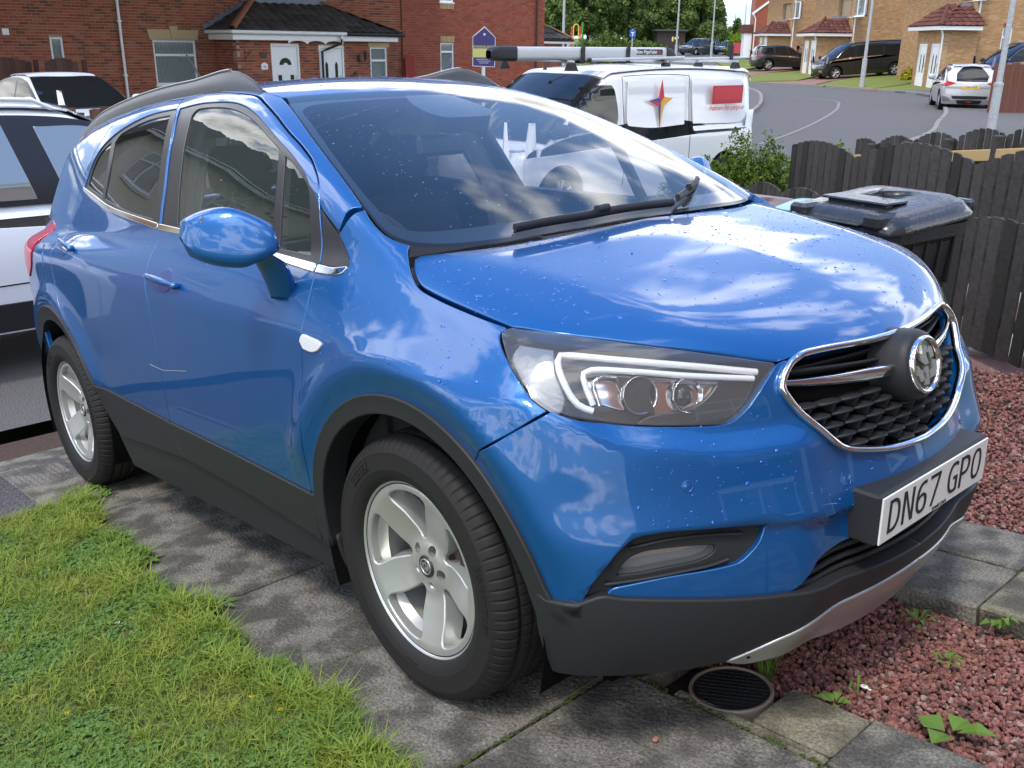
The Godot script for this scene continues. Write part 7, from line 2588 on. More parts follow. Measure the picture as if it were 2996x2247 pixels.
func tan_house(label: String, a: float, b: float, wide: float, deep: float, porch: Array, wins: Array, front: Array, seed_: int, tones: Array, tiles: Array, single: int) -> Node3D:
	# near gable faces the viewer, front faces the street on the left
	var o := ab(a, b)
	o.y -= .1
	var h := thing("brick_house", label, "house", Transform3D(basis_ab(), o), "")
	var holes := []
	for e in wins: holes.append([e[0], e[1] - o.y, e[0] + e[2], e[1] - o.y + e[3]])
	brick_wall(h, Transform3D(), wide, 5.6, holes, tones, M.mortar_tan, single, seed_)
	var left := Basis(Vector3(0, 0, 1), Vector3.UP, Vector3(-1, 0, 0))
	var fh := []
	for e in front: fh.append([deep - e[0] - e[2], e[1] - o.y, deep - e[0], e[1] - o.y + e[3]])
	brick_wall(h, Transform3D(left, Vector3(0, 0, -deep)), deep, 5.6, fh, tones, M.mortar_tan, 0, seed_ + 1)
	var red := tones_of([Color(.26, .075, .045), Color(.22, .065, .04)])
	for e in wins:
		window_in(h, Transform3D(Basis(), Vector3(e[0], e[1] - o.y, 0)), e[2], e[3], e[3] * .66, M.blind_grey)
		for s in [[e[1] - o.y + e[3], .2], [e[1] - o.y - .21, .16]]:
			for k in int(e[2] / .0667):
				var mb := MB.new()
				mb.rbox(Vector3(-.031, 0, -.03), Vector3(.031, s[1], .014), .003)
				part(h, "soldier_brick", mb.mesh(), red[k % 2], Transform3D(Basis(), Vector3(e[0] + .034 + k * .0667, s[0], 0)))
	for e in front:
		window_in(h, Transform3D(left, Vector3(0, e[1] - o.y, -e[0])), e[2], e[3], 0, M.blind_pale, 1)
		var mb := MB.new()
		mb.rbox(Vector3(-.02, e[1] - o.y - .24, -e[0] - e[2]), Vector3(.0, e[1] - o.y - .06, -e[0] ), .004)
		part(h, "soldier_course", mb.mesh(), red[0], Transform3D(Basis(), Vector3(-.005, 0, 0)))
	beam(h, "main_roof", tiles[0], Vector3(-.5, 5.6, -deep - .3), Vector3(wide + .4, 5.85, .35))
	beam(h, "rear_wall", M.mortar_tan, Vector3(.25, 0, -deep), Vector3(wide - .02, 5.55, -.25))
	pipe(h, "downpipe", M.upvc, [Vector3(.12, 0, .06), Vector3(.12, 5.6, .06)], .04)
	# porch: [width to the left, depth, height of eaves, distance behind the near gable]
	var pw: float = porch[0]
	var pd: float = porch[1]
	var pe: float = porch[2] - o.y
	var back: float = porch[3]
	brick_wall(h, Transform3D(Basis(), Vector3(-pw, 0, -back)), pw - .02, pe - .15, [], tones, M.mortar_tan, mini(single, 100), seed_ + 2)
	brick_wall(h, Transform3D(left, Vector3(-pw, 0, -back - pd)), pd, pe - .15, [[.35, 0, 1.3, 2.05], [1.75, 0, 2.7, 2.05]] if pd > 2.9 else [[.3, 0, 1.25, 2.05]], tones, M.mortar_tan, 0, seed_ + 3)
	if pd > 2.9:
		front_door(h, Transform3D(left, Vector3(-pw, 0, -back - pd + .35)), .95, 2.05, 1)
		front_door(h, Transform3D(left, Vector3(-pw, 0, -back - pd + 1.75)), .95, 2.05, 1)
	else:
		front_door(h, Transform3D(left, Vector3(-pw, 0, -back - pd + .3)), .95, 2.05, 1)
	beam(h, "fascia", M.upvc, Vector3(-pw - .38, pe - .18, -back + .34), Vector3(-.01, pe, -back + .38))
	beam(h, "fascia", M.upvc, Vector3(-pw - .40, pe - .18, -back - pd - .3), Vector3(-pw - .36, pe, -back + .335))
	beam(h, "soffit", M.upvc, Vector3(-pw - .35, pe - .12, -back - pd - .3), Vector3(-.02, pe - .10, -back + .33))
	pipe(h, "downpipe", M.upvc, [Vector3(-pw - .3, pe - .1, -back + .3), Vector3(-pw - .1, pe - .4, -back + .1), Vector3(-pw - .07, 0, -back + .05)], .045)
	var rise := .85
	var c0 := Vector3(-pw - .42, pe, -back + .40)
	var n_up := Vector3(0, rise, -1.5).normalized()
	tiles_on(h, c0, Vector3(1, 0, 0), n_up, v2([0, 0, pw + .42, 0, pw + .42, 1.72, pw * .55, 1.72]), tiles, 60, seed_ + 4)
	var l_up := Vector3(pw * .8, rise, 0).normalized()
	tiles_on(h, c0 + Vector3(0, 0, -pd - .7), Vector3(0, 0, 1), l_up, v2([0, 0, pd + .7, 0, pd - .7, 1.6, .5, 1.6]), tiles, 40, seed_ + 5)
	ridge_tiles(h, c0 + Vector3(.05, .05, -.05), c0 + Vector3(pw * .55, rise + .08, -1.5), tiles[1], .09)
	beam(h, "lead_flashing", M.lead, Vector3(-pw * .45, pe + rise - .1, -back - 1.2), Vector3(-.005, pe + rise + .16, -back - 1.1))
	return h

func houses_right() -> void:
	var tan_t := tones_of([Color(.40, .235, .115), Color(.43, .26, .13), Color(.37, .215, .105), Color(.46, .285, .15), Color(.35, .20, .10)])
	var rt := tones_of([Color(.13, .050, .038), Color(.11, .045, .035), Color(.15, .06, .045), Color(.09, .04, .034)])
	tan_house("buff brick house nearest on the right with tall narrow window beside its tiled porch", 20.95, 46.5, 8, 8.5, [1.55, 3.0, 2.62, -.6], [[1.35, 1.34, .45, 1.25]], [[.5, 3.75, 1.1, 1.1]], 31, tan_t, rt, 200)
	tan_house("buff brick house with wide plain gable behind the black van", 20.5, 62, 7.6, 8, [2.0, 3.0, 2.5, .1], [[3.5, 1.08, .76, 1.15], [3.45, 3.74, .76, 1.1]], [[.7, 3.45, 2.4, 1.2]], 41, tan_t, rt, 200)
	tan_house("buff brick house farther up behind the black estate car", 21.7, 80, 6.5, 8, [1.75, 3.0, 2.7, .2], [], [[.8, 3.8, 2.4, 1.2]], 51, tan_t, rt, 60)
	var red2 := tones_of([Color(.31, .09, .055), Color(.28, .08, .05), Color(.33, .10, .06)])
	var o := ab(23.4, 100)
	var h := thing("brick_house", "small red brick gable at the far end of the buff houses", "house", Transform3D(basis_ab(), o))
	brick_wall(h, Transform3D(), 6, 5.6, [], red2, M.mortar_red, 0, 61)
	beam(h, "side_wall", M.mortar_red, Vector3(.03, 0, -2), Vector3(5.97, 5.6, -.23))
	var g := MB.new()
	g.prism(v2([-.25, 3.95, 3, 6.4, 3, 6.6, -.3, 4.15]), .0, .08)
	part(h, "bargeboard", g.mesh(), M.upvc)
	pipe(h, "downpipe", M.upvc, [Vector3(-.1, 4.0, .1), Vector3(.1, 3.6, .08), Vector3(.1, 0, .08)], .05)
	beam(h, "side_porch_roof", rt[0], Vector3(-1.0, 2.3, -1.5), Vector3(-.02, 3.1, -.2))
	beam(h, "side_porch", M.upvc, Vector3(-.8, 0, -1.4), Vector3(-.03, 2.3, -.3))

# ---------------------------------------------------------------- the street's vehicles
func vehicles() -> void:
	var H := 1.0
	# white van beside the road
	H = 1.90
	var van_t := parked(-7.95, -.60, -8.3, -92)
	var van := vehicle("white_van", "white panel van with silver pipe carrier and ladder bars on its roof", "van", "", "van", 4.96, 1.92, H, 1.60, -1.68, .335, M.white, van_t, {"blind": true, "step": .07, "mirror": M.plastic,
		"windows": [[[1.58, 1.10, .64, 1.16], [.64, 1.16, .60, 1.3, .66, 1.62, .72, 1.69], [.72, 1.69, .95, 1.685, 1.12, 1.63, 1.36, 1.42, 1.58, 1.10]]],
		"side_parts": [["side_panel", M.white, [[.40, 1.17, -.05, 1.13, -.72, 1.15], [-.72, 1.15, -.74, 1.74], [-.74, 1.74, .1, 1.745, .40, 1.735], [.40, 1.735, .42, 1.2, .40, 1.17]], .007, .08], ["side_panel", M.white, [[-.92, 1.15, -2.1, 1.15, -2.16, 1.2], [-2.16, 1.2, -2.17, 1.5, -2.1, 1.68, -2.0, 1.735], [-2.0, 1.735, -.90, 1.745], [-.90, 1.745, -.92, 1.15]], .007, .08],
			["door_rail", M.plastic, [[-.95, 1.015, -2.05, 1.015], [-2.05, 1.015, -2.05, 1.033], [-2.05, 1.033, -.95, 1.033], [-.95, 1.033, -.95, 1.015]], .004], ["rail_cover", M.white, [[-.93, 1.05, -2.1, 1.05], [-2.1, 1.05, -2.1, 1.11], [-2.1, 1.11, -.93, 1.11], [-.93, 1.11, -.93, 1.05]], .008],
			["handle_cup", M.plastic, [[.14, .98, .24, .955, .34, .98, .36, 1.02, .24, 1.045, .12, 1.02, .14, .98]], .012]],
		"seams": [[.52, 1.80, .50, 1.5, .49, 1.1, .50, .4], [-.83, 1.80, -.83, 1.1, -.83, .45], [.5, 1.80, -.2, 1.82, -.83, 1.80], [-.83, 1.03, -2.2, 1.04]],
		"rear_parts": [["tail_lamp", M.red_lens, [[.62, .95, .75, .95], [.75, .95, .75, 1.45], [.75, 1.45, .62, 1.45], [.62, 1.45, .62, .95]], .03]]})
	var lt := Basis(Vector3(-1, 0, 0), Vector3.UP, Vector3(0, 0, -1))
	var zs := -.955
	var sign_b := MB.new()
	sign_b.box(Vector3(-.345, -.125, -.002), Vector3(.345, .125, .003))
	part(van, "red_sign", sign_b.mesh(), M.sign_red_edge, Transform3D(lt, Vector3(-1.62, 1.53, -.958)))
	sign_b = MB.new()
	sign_b.box(Vector3(-.31, -.075, .003), Vector3(.31, .105, .005))
	part(van, "red_sign_field", sign_b.mesh(), M.sign_red, Transform3D(lt, Vector3(-1.62, 1.53, -.958)))
	part(van, "slogan", text_mb("Partners for purpose", .085, .003).mesh(), M.sign_red, Transform3D(lt, Vector3(-1.62, 1.345, -.962)))
	part(van, "web_address", text_mb("n.co.uk", .15, .003).mesh(), M.grey_print, Transform3D(lt, Vector3(-.60, .62, -.963)))
	var star := [[[0, .30, -.05, .06, 0, 0, .0, .0], M.sign_red], [[-.25, .02, -.05, .06, 0, 0], M.logo_blue], [[-.25, .02, -.05, -.05, 0, 0], M.sign_red], [[0, -.36, -.05, -.05, 0, 0], M.logo_blue], [[0, -.36, .06, -.05, 0, 0], M.logo_gold], [[.24, .05, .06, -.05, 0, 0], M.logo_gold], [[.24, .05, .06, .07, 0, 0], M.logo_gold], [[0, .30, .06, .07, 0, 0], M.sign_red]]
	for e in star:
		var mb := MB.new()
		mb.prism(v2(e[0].slice(0, 6)), 0, .004)
		part(van, "star_logo", mb.mesh(), e[1], Transform3D(lt, Vector3(-.18, 1.46, -.958)))
	# roof load
	var tube := MB.new()
	var sec := func(x: float, g: float, y: float, z: float) -> Array:
		var row := []
		for j in 16:
			var w := TAU * j / 16 + PI / 16
			row.append(Vector3(x, y + signf(sin(w)) * pow(absf(sin(w)), .45) * .082 * g, z + signf(cos(w)) * pow(absf(cos(w)), .45) * .088 * g))
		return row
	tube.grid([sec.call(2.15, 1.0, 2.07, -.55), sec.call(-.62, 1.0, 2.08, -.55)], true, false, true)
	part(van, "pipe_carrier", tube.mesh(), M.silver_plain)
	var cap := MB.new()
	cap.grid([sec.call(2.50, .55, 2.06, -.55), sec.call(2.47, .8, 2.065, -.55), sec.call(2.38, 1.05, 2.07, -.55), sec.call(2.12, 1.10, 2.07, -.55), sec.call(2.12, 1.0, 2.07, -.55)], true, false, false)
	part(van, "end_cap", cap.mesh(), M.plastic)
	cap = MB.new()
	cap.grid([sec.call(-.60, 1.0, 2.08, -.55), sec.call(-.60, 1.12, 2.08, -.55), sec.call(-.74, 1.05, 2.06, -.55), sec.call(-.84, .6, 2.03, -.55)], true, false, false)
	part(van, "end_cap", cap.mesh(), M.plastic)
	var lab := MB.new()
	lab.box(Vector3(-.26, -.035, 0), Vector3(.26, .035, .003))
	part(van, "maker_label", lab.mesh(), M.ink, Transform3D(lt, Vector3(-.25, 2.10, -.640)))
	part(van, "maker_name", text_mb("Rhino PipeTube", .06, .002, "Droid Sans", true).mesh(), M.upvc, Transform3D(lt, Vector3(-.17, 2.10, -.643)))
	part(van, "maker_name", text_mb("Pro", .06, .002, "Droid Sans", true).mesh(), M.sign_red, Transform3D(lt, Vector3(-.43, 2.10, -.643)))
	for x in [1.02, .18]:
		var mb := MB.new()
		mb.rbox(Vector3(x - .035, 1.955, -.66), Vector3(x + .035, 2.16, -.635), .008)
		mb.rbox(Vector3(x - .02, 1.955, -.64), Vector3(x + .02, 1.98, -.45), .006)
		part(van, "carrier_clamp", mb.mesh(), M.plastic)
	for x in [1.25, -.55, -1.25, -2.1]:
		var mb := MB.new()
		mb.tube([Vector3(x, 1.975, -.72), Vector3(x, 1.985, 0), Vector3(x, 1.975, .72)], .02, 8)
		part(van, "roof_bar", mb.mesh(), M.silver_plain)
		for s in [-1.0, 1.0]:
			mb = MB.new()
			mb.prism(v2([-.09, 0, .09, 0, .05, .08, .02, .10, -.03, .10]), -.04, .04, Transform3D(Basis(), Vector3(x, 1.865, s * .68)))
			part(van, "bar_foot", mb.mesh(), M.plastic)
	for e in [[.95, -.9, -.70], [-.5, -2.35, -.66]]:
		var mb := MB.new()
		mb.tube([Vector3(e[0], 2.0, e[2]), Vector3(e[1], 2.03, e[2])], .02, 8)
		part(van, "ladder_rail", mb.mesh(), M.silver_plain)
		mb = MB.new()
		mb.ball(Vector3(e[0], 2.0, e[2]), Vector3(.04, .026, .026), 10, 6)
		part(van, "rail_cap", mb.mesh(), M.plastic)
	var lc := MB.new()
	lc.rbox(Vector3(-2.02, 2.0, -.70), Vector3(-1.95, 2.22, -.62), .012)
	part(van, "ladder_clamp", lc.mesh(), M.plastic)
	var flag := MB.new()
	flag.box(Vector3(-2.22, 2.09, -.66), Vector3(-2.03, 2.24, -.655))
	part(van, "red_tag", flag.mesh(), M.sign_red)
	var aer := MB.new()
	aer.tube([Vector3(1.0, 1.86, .1), Vector3(.75, 2.1, .1)], .008, 5)
	aer.lathe([Vector2(.03, 0), Vector2(.012, .05), Vector2(.0001, .06)], 10, Transform3D(Basis(), Vector3(1.0, 1.86, .1)))
	part(van, "aerial", aer.mesh(), M.plastic)

	# near white car, across the foot of the driveway
	var sw := suv_windows(.975, 1.62, 4.45)
	vehicle("white_car", "white SUV parked along the road behind the blue car's tail", "car", "", "suv", 4.45, 1.84, 1.62, 1.33, -1.33, .345, M.white_metal, parked(-5.75, -.42, .0, 90), {"frames": [[[1.06, 1.0, -.4, 1.0, -1.55, 1.03], [-1.55, 1.03, -1.6, 1.15, -1.55, 1.40, -1.45, 1.485], [-1.45, 1.485, -.6, 1.535, 0, 1.515, .3, 1.46], [.3, 1.46, .7, 1.27, 1.06, 1.0]]],
		"windows": [[[.88, 1.03, -.03, 1.03], [-.03, 1.03, -.14, 1.46], [-.14, 1.46, .22, 1.44, .6, 1.26, .88, 1.03]], [[-.22, 1.03, -1.05, 1.045], [-1.05, 1.045, -1.1, 1.3, -1.1, 1.46], [-1.1, 1.46, -.6, 1.495, -.33, 1.48], [-.33, 1.48, -.22, 1.03]]],
		"seams": [[-.13, 1.0, -.14, .8, -.16, .4], [.86, .9, .84, .6, .76, .35], [-.6, .52, .9, .54]], "side_parts": [["door_cladding", M.plastic, [[-1.0, .22, .95, .22], [.95, .22, .95, .40], [.95, .40, -1.0, .40], [-1.0, .40, -1.0, .22]], .01]],
		"handles": [-.05, -.95], "rails": true, "rail_m": M.white_metal, "glass": M.pale_glass})
	# white saloon behind the scalloped fence
	vehicle("white_saloon", "white saloon car nosed towards the street below the red brick house", "car", "", "saloon", 4.83, 1.86, 1.50, 1.42, -1.36, .34, M.white_metal, parked(-17.9, -.50, -4.15, 5.0), {"frames": [[[.98, .985, -.4, .995, -1.35, 1.02], [-1.35, 1.02, -1.3, 1.15, -1.0, 1.30, -.7, 1.375], [-.7, 1.375, -.2, 1.41, .1, 1.395, .32, 1.35], [.32, 1.35, .7, 1.16, .98, .985]]],
		"windows": [[[.82, 1.01, .02, 1.015], [.02, 1.015, -.05, 1.35], [-.05, 1.35, .25, 1.33, .6, 1.16, .82, 1.01]], [[-.05, 1.02, -1.15, 1.045], [-1.15, 1.045, -.95, 1.24, -.65, 1.33], [-.65, 1.33, -.13, 1.36], [-.13, 1.36, -.05, 1.02]]],
		"front_parts": [["headlamp", M.lamp_grey, [[.38, .70, .8, .72, 1.0, .80], [1.0, .80, .85, .83, .6, .80, .38, .745], [.38, .745, .38, .70]], .008]], "seams": [[-.02, 1.0, -.05, .4], [.95, .9, .9, .4]], "handles": [-.15, -1.0]})
	# silver hatchback
	var nose := (V * cos(deg_to_rad(16.7)) + R * sin(deg_to_rad(16.7)))
	var sp := ab(15.35, 34.2)
	vehicle("silver_hatchback", "silver hatchback seen from behind with a yellow number plate", "car", "", "hatch", 4.0, 1.74, 1.455, 1.26, -1.26, .31, M.silver_paint, parked(sp.x, sp.y, sp.z, facing(nose)), {"frames": suv_windows(.89, 1.455, 4.0)[0], "windows": suv_windows(.89, 1.455, 4.0)[1],
		"rear_parts": [["tail_lamp", M.red_lens, [[.52, .86, .80, .93, 1.05, .97], [1.05, .97, 1.1, .80, .95, .76], [.95, .76, .7, .79, .52, .86]], .012], ["corner_trim", M.silver_dark, [[.66, .40, .78, .45, .95, .44], [.95, .44, .95, .30], [.95, .30, .62, .30], [.62, .30, .66, .40]], .01]],
		"rear_mid": [["bumper_grille", M.plastic, [[-.60, .46, 0, .47, .60, .46], [.60, .46, .55, .38], [.55, .38, 0, .37, -.55, .38], [-.55, .38, -.60, .46]], .006], ["lower_trim", M.plastic, [[-.45, .33, 0, .34, .45, .33], [.45, .33, .4, .22], [.4, .22, -.4, .22], [-.4, .22, -.45, .33]], .012], ["reflector", M.red_lens, [[-.09, .31, .09, .31], [.09, .31, .09, .265], [.09, .265, -.09, .265], [-.09, .265, -.09, .31]], .022], ["spoiler", M.silver_paint, [[-.60, 1.325, 0, 1.345, .60, 1.325], [.60, 1.325, .60, 1.365], [.60, 1.365, 0, 1.39, -.60, 1.365], [-.60, 1.365, -.60, 1.325]], .07]],
		"plates": [[Transform3D(Basis(Vector3(0, 0, 1), Vector3.UP, Vector3(-1, 0, 0)) * Basis(Vector3(1, 0, 0), -.12), Vector3(-1.985, .74, 0)), M.plate_yellow, "LS67YGK"]]})
	# black van on the sloping drive
	sp = ab(19.95, 58.3)
	vehicle("black_van", "long glossy black van on the sloping red drive facing left", "van", "", "van", 5.4, 1.95, 1.95, 1.77, -1.75, .35, M.black_paint, parked(sp.x, sp.y + .02, sp.z, facing(-R * .99 - V * .12), -4.2), {"frames": [[[1.72, 1.14, .6, 1.16, -2.3, 1.18], [-2.3, 1.18, -2.35, 1.72], [-2.35, 1.72, .4, 1.76, .95, 1.74], [.95, 1.74, 1.35, 1.5, 1.72, 1.14]]],
		"windows": [[[1.55, 1.18, .72, 1.19], [.72, 1.19, .74, 1.70], [.74, 1.70, .95, 1.70, 1.25, 1.5, 1.55, 1.18]], [[.55, 1.2, -1.0, 1.21], [-1.0, 1.21, -1.0, 1.70], [-1.0, 1.70, .5, 1.72], [.5, 1.72, .55, 1.2]], [[-1.1, 1.21, -2.25, 1.22], [-2.25, 1.22, -2.28, 1.68], [-2.28, 1.68, -1.1, 1.70], [-1.1, 1.70, -1.1, 1.21]]],
		"front_parts": [["headlamp", M.lamp_grey, [[.5, .78, .9, .80, 1.0, .98], [1.0, .98, .8, .97, .55, .88], [.55, .88, .5, .78]], .012], ["fog_lamp", M.chrome, [[.6, .42, .85, .42, .85, .52, .6, .5, .6, .42]], .01]], "seams": [[.62, 1.7, .62, .4], [-.95, 1.7, -.95, .5]], "mirror": M.plastic, "rim": M.alloy_two})
	sp = ab(18.65, 70.2)
	var sv := suv_windows(1.0, 1.65, 4.48)
	vehicle("black_car", "black SUV parked on the raised drive facing right", "car", "", "suv", 4.48, 1.85, 1.65, 1.35, -1.32, .355, M.black_paint, parked(sp.x, sp.y + .02, sp.z, facing(R * .99 + V * .1)), {"frames": sv[0], "windows": sv[1], "step": .08, "rear_parts": [["tail_lamp", M.red_lens, [[.6, 1.0, .9, 1.02, 1.15, 1.08], [1.15, 1.08, 1.15, .95, .9, .9], [.9, .9, .6, 1.0]], .012]], "side_parts": [["door_cladding", M.plastic, [[-.85, .24, .85, .24], [.85, .24, .85, .36], [.85, .36, -.85, .36], [-.85, .36, -.85, .24]], .01]]})
	sp = ab(21.9, 74)
	vehicle("red_car", "dark red car half hidden between the black SUV and the black van", "car", "", "hatch", 4.0, 1.75, 1.45, 1.2, -1.2, .31, M.red_paint, parked(sp.x, sp.y + .1, sp.z, facing(-V)), {"step": .12})
	var far := [[19.2, 107, "dark blue grey SUV leftmost of three cars at the far end", "suv", M.far_blue, 4.6, 1.68], [21.0, 112, "dark hatchback in the middle of three cars at the far end", "hatch", M.far_black, 4.2, 1.5], [23.3, 110, "dark saloon rightmost of three cars at the far end", "saloon", M.far_blue, 4.6, 1.45]]
	for e in far:
		sp = ab(e[0], e[1])
		var sw2 := suv_windows(e[6] * .61, e[6], e[5])
		if e[3] == "saloon": sw2 = [[], [[[.85, .96, -1.1, 1.0], [-1.1, 1.0, -.8, 1.22, -.4, 1.31, .1, 1.31], [.1, 1.31, .5, 1.16, .85, .96]]]]
		vehicle("dark_car", e[2], "car", "cars parked at the far end of the street", e[3], e[5], 1.84, e[6], 1.35, -1.35, .34, e[4], parked(sp.x, sp.y, sp.z, facing(-R * .72 - V * .7)), {"step": .14, "frames": sw2[0], "windows": sw2[1],
			"front_parts": [["headlamp", M.lamp_grey, [[.5, .68, .95, .74], [.95, .74, .95, .84], [.95, .84, .5, .76], [.5, .76, .5, .68]], .02]]})
	sp = ab(20.6, 40)
	vehicle("blue_people_carrier", "dark blue people carrier behind the silver hatchback at the picture's right edge", "car", "", "van", 4.6, 1.85, 1.85, 1.45, -1.4, .33, M.navy_paint, parked(sp.x, sp.y + .35, sp.z, facing(-R)), {"windows": [[[1.45, 1.10, .5, 1.12], [.5, 1.12, .5, 1.62], [.5, 1.62, .8, 1.62, 1.1, 1.45, 1.45, 1.10]], [[.4, 1.12, -.7, 1.14], [-.7, 1.14, -.7, 1.62], [-.7, 1.62, .4, 1.64], [.4, 1.64, .4, 1.12]]], "mirror": M.plastic, "step": .08,
		"front_parts": [["headlamp", M.lamp_grey, [[.5, .74, .9, .8, 1.0, .95], [1.0, .95, .8, .92, .55, .84], [.55, .84, .5, .74]], .012]]})

# ---------------------------------------------------------------- street furniture and greenery
func lamp_post(label: String, at: Vector3, high: float, r: float, arm: Vector3, base_h := 1.3) -> void:
	var o := thing("lamp_post", label, "lamp post", Transform3D(Basis(), at), "galvanised lamp posts along the street")
	var mb := MB.new()
	mb.lathe([Vector2(r * 1.55, -.2), Vector2(r * 1.55, base_h), Vector2(r * 1.25, base_h + .06), Vector2(r * 1.05, base_h + .08), Vector2(r * .6, high)], 16)
	part(o, "column", mb.mesh(), M.galvanised)
	var b := MB.new()
	b.rbox(Vector3(-.04, .55, r * 1.4), Vector3(.04, 1.0, r * 1.62), .004)
	part(o, "service_door", b.mesh(), M.galvanised)
	var c := MB.new()
	c.lathe([Vector2(r * 1.60, base_h - .03), Vector2(r * 1.66, base_h - .01), Vector2(r * 1.66, base_h + .03), Vector2(r * 1.60, base_h + .05)], 16)
	part(o, "collar", c.mesh(), M.galvanised)
	var a := MB.new()
	a.tube([Vector3(0, high, 0), Vector3(0, high + .15, 0) + arm * .3, Vector3(0, high + .2, 0) + arm], r * .5, 8)
	part(o, "arm", a.mesh(), M.galvanised)
	var h := MB.new()
	h.rbox(Vector3(-.16, high + .12, -.11), Vector3(.42, high + .26, .11), .04, Transform3D(Basis(Vector3.UP, atan2(-arm.z, arm.x)), arm))
	part(o, "lantern", h.mesh(), M.lamp_grey)

func street_things() -> void:
	lamp_post("near galvanised lamp post with thick base at the picture's right edge", ab(11.15, 23.0, -.02), 6.0, .066, -R * .9)
	lamp_post("galvanised lamp post on the lawn in front of the black van", ab(16.9, 48.6), 7.5, .075, -R * .9)
	lamp_post("tall lamp post among the trees beside the end of the red brick houses", ab(2.8, 60), 8.0, .08, R * .9)
	lamp_post("slender lamp post right of the dark brown shed", ab(14.0, 88), 7.4, .08, R * .9)
	lamp_post("far lamp post just left of the three far cars", ab(19.6, 101), 6.6, .08, -R * .9)
	lamp_post("small lamp post on the skyline beside the red brick gable", ab(31.5, 140), 6.6, .09, R * .8)
	# blue sign
	var o := thing("sign_post", "grey post with small square blue sign beside the bushes", "sign", Transform3D(basis_ab(), ab(9.2, 80)))
	var mb := MB.new()
	mb.tube([Vector3(.0, -.2, 0), Vector3(.0, 2.7, 0)], .045, 8)
	part(o, "post", mb.mesh(), M.galvanised)
	mb = MB.new()
	mb.rbox(Vector3(-.24, 2.1, .05), Vector3(.24, 2.62, .07), .008)
	var sp := part(o, "sign_plate", mb.mesh(), M.sign_blue)
	mb = MB.new()
	mb.box(Vector3(-.035, 2.18, .071), Vector3(.035, 2.45, .076)); mb.box(Vector3(-.12, 2.40, .071), Vector3(.12, 2.47, .076))
	part(sp, "t_symbol", mb.mesh(), M.upvc)
	# house for-sale board
	o = thing("estate_sign", "purple and yellow house shaped estate agent board on a white post", "sign", Transform3D(Basis(Vector3(.10, 0, -.995), Vector3.UP, Vector3(.995, 0, .10)), Vector3(-22, -.55, -18.08)))
	mb = MB.new()
	mb.rbox(Vector3(-.06, 0, -.05), Vector3(.06, 1.55, .0), .006)
	part(o, "post", mb.mesh(), M.upvc)
	mb = MB.new()
	mb.prism(v2([-.43, 1.50, .41, 1.47, .43, 2.35, .02, 2.66, -.42, 2.36]), 0, .02)
	part(o, "board_edge", mb.mesh(), M.upvc)
	mb = MB.new()
	mb.prism(v2([-.405, 1.52, .385, 1.49, .405, 2.34, .02, 2.62, -.40, 2.35]), .02, .026)
	part(o, "board", mb.mesh(), M.sign_purple)
	mb = MB.new()
	mb.box(Vector3(-.43, 1.76, .026), Vector3(.41, 2.02, .034))
	part(o, "yellow_band", mb.mesh(), M.sign_yellow)
	part(o, "agent_name", text_mb("HUNNINGS HOMES", .095, .003, "Droid Serif", true).mesh(), M.sign_yellow, Transform3D(Basis(), Vector3(0, 2.07, .03)))
	mb = MB.new()
	for k in 3: mb.box(Vector3(-.30 + .06 * k, 1.70 - .055 * k, .027), Vector3(.30 - .07 * k, 1.712 - .055 * k, .029))
	mb.box(Vector3(-.03, 2.40, .027), Vector3(.05, 2.46, .029))
	part(o, "small_print", mb.mesh(), M.upvc)
	# shed, playground
	o = thing("shed", "dark brown flat roofed shed with graffiti below the trees", "shed", Transform3D(basis_ab(), ab(17.0, 122)))
	beam(o, "wall", M.dark_wood, Vector3(0, -.3, -2.5), Vector3(3.4, 2.3, 0))
	beam(o, "roof", M.slate, Vector3(-.3, 2.3, -2.8), Vector3(3.7, 2.5, .3))
	mb = MB.new()
	mb.ball(Vector3(1.9, 1.4, .01), Vector3(.12, .3, .01), 8, 6); mb.ball(Vector3(2.2, 1.5, .01), Vector3(.12, .16, .01), 8, 6); mb.ball(Vector3(2.55, 1.6, .01), Vector3(.09, .12, .01), 8, 6)
	part(o, "graffiti", mb.mesh(), M.sign_yellow)
	o = thing("climbing_frame", "red yellow and green playground frame behind the red brick house", "playground frame", Transform3D(basis_ab(), ab(5.9, 100)))
	mb = MB.new()
	var arc := []
	for k in 13: arc.append(Vector3(.25 * cos(PI * k / 12.0), 2.7 + .3 * sin(PI * k / 12.0), 0))
	mb.tube([Vector3(.25, 1.2, 0)] + arc + [Vector3(-.25, 1.2, 0)], .055, 6)
	part(o, "yellow_hoop", mb.mesh(), M.sign_gold)
	for e in [[-.42, M.play_red], [.42, M.play_red], [.62, M.play_green]]:
		beam(o, "panel", e[1], Vector3(e[0] - .08, 0, -.05), Vector3(e[0] + .08, 2.8 if e[0] < .6 else 3.2, .05))
	# fences of the next gardens
	var fm := [M.stain_a, M.stain_b, M.stain_c]
	var g := func(x: float, z: float, y: float) -> Vector3: return Vector3(x, y, z)
	picket_fence("near dark stained picket fence with scalloped top behind the bins", Vector3(-5.9, -.78, -8.0), Vector3(.75, -.06, -2.75), 1.05, .105, .03, .72, .80, fm, 1.0, true, .0)
	picket_fence("wider dark picket fence in front of the pale new timber rail", Vector3(-3.9, -.30, -6.9), Vector3(-.3, .08, -4.2), 1.9, .115, .032, .78, .92, fm, 1.0, true, .2)
	var f3 := picket_fence("dark picket fence farthest back behind a pale new timber rail", Vector3(-5.4, -.58, -10.85), Vector3(-1.6, .02, -7.7), 1.05, .098, .04, .80, .90, fm, -1.0, false, .3)
	beam(f3, "new_rail", M.new_wood, Vector3(0, .60, .05), Vector3(5.0, .72, .09), Transform3D(Basis(Vector3(0, 0, 1), .121), Vector3.ZERO))
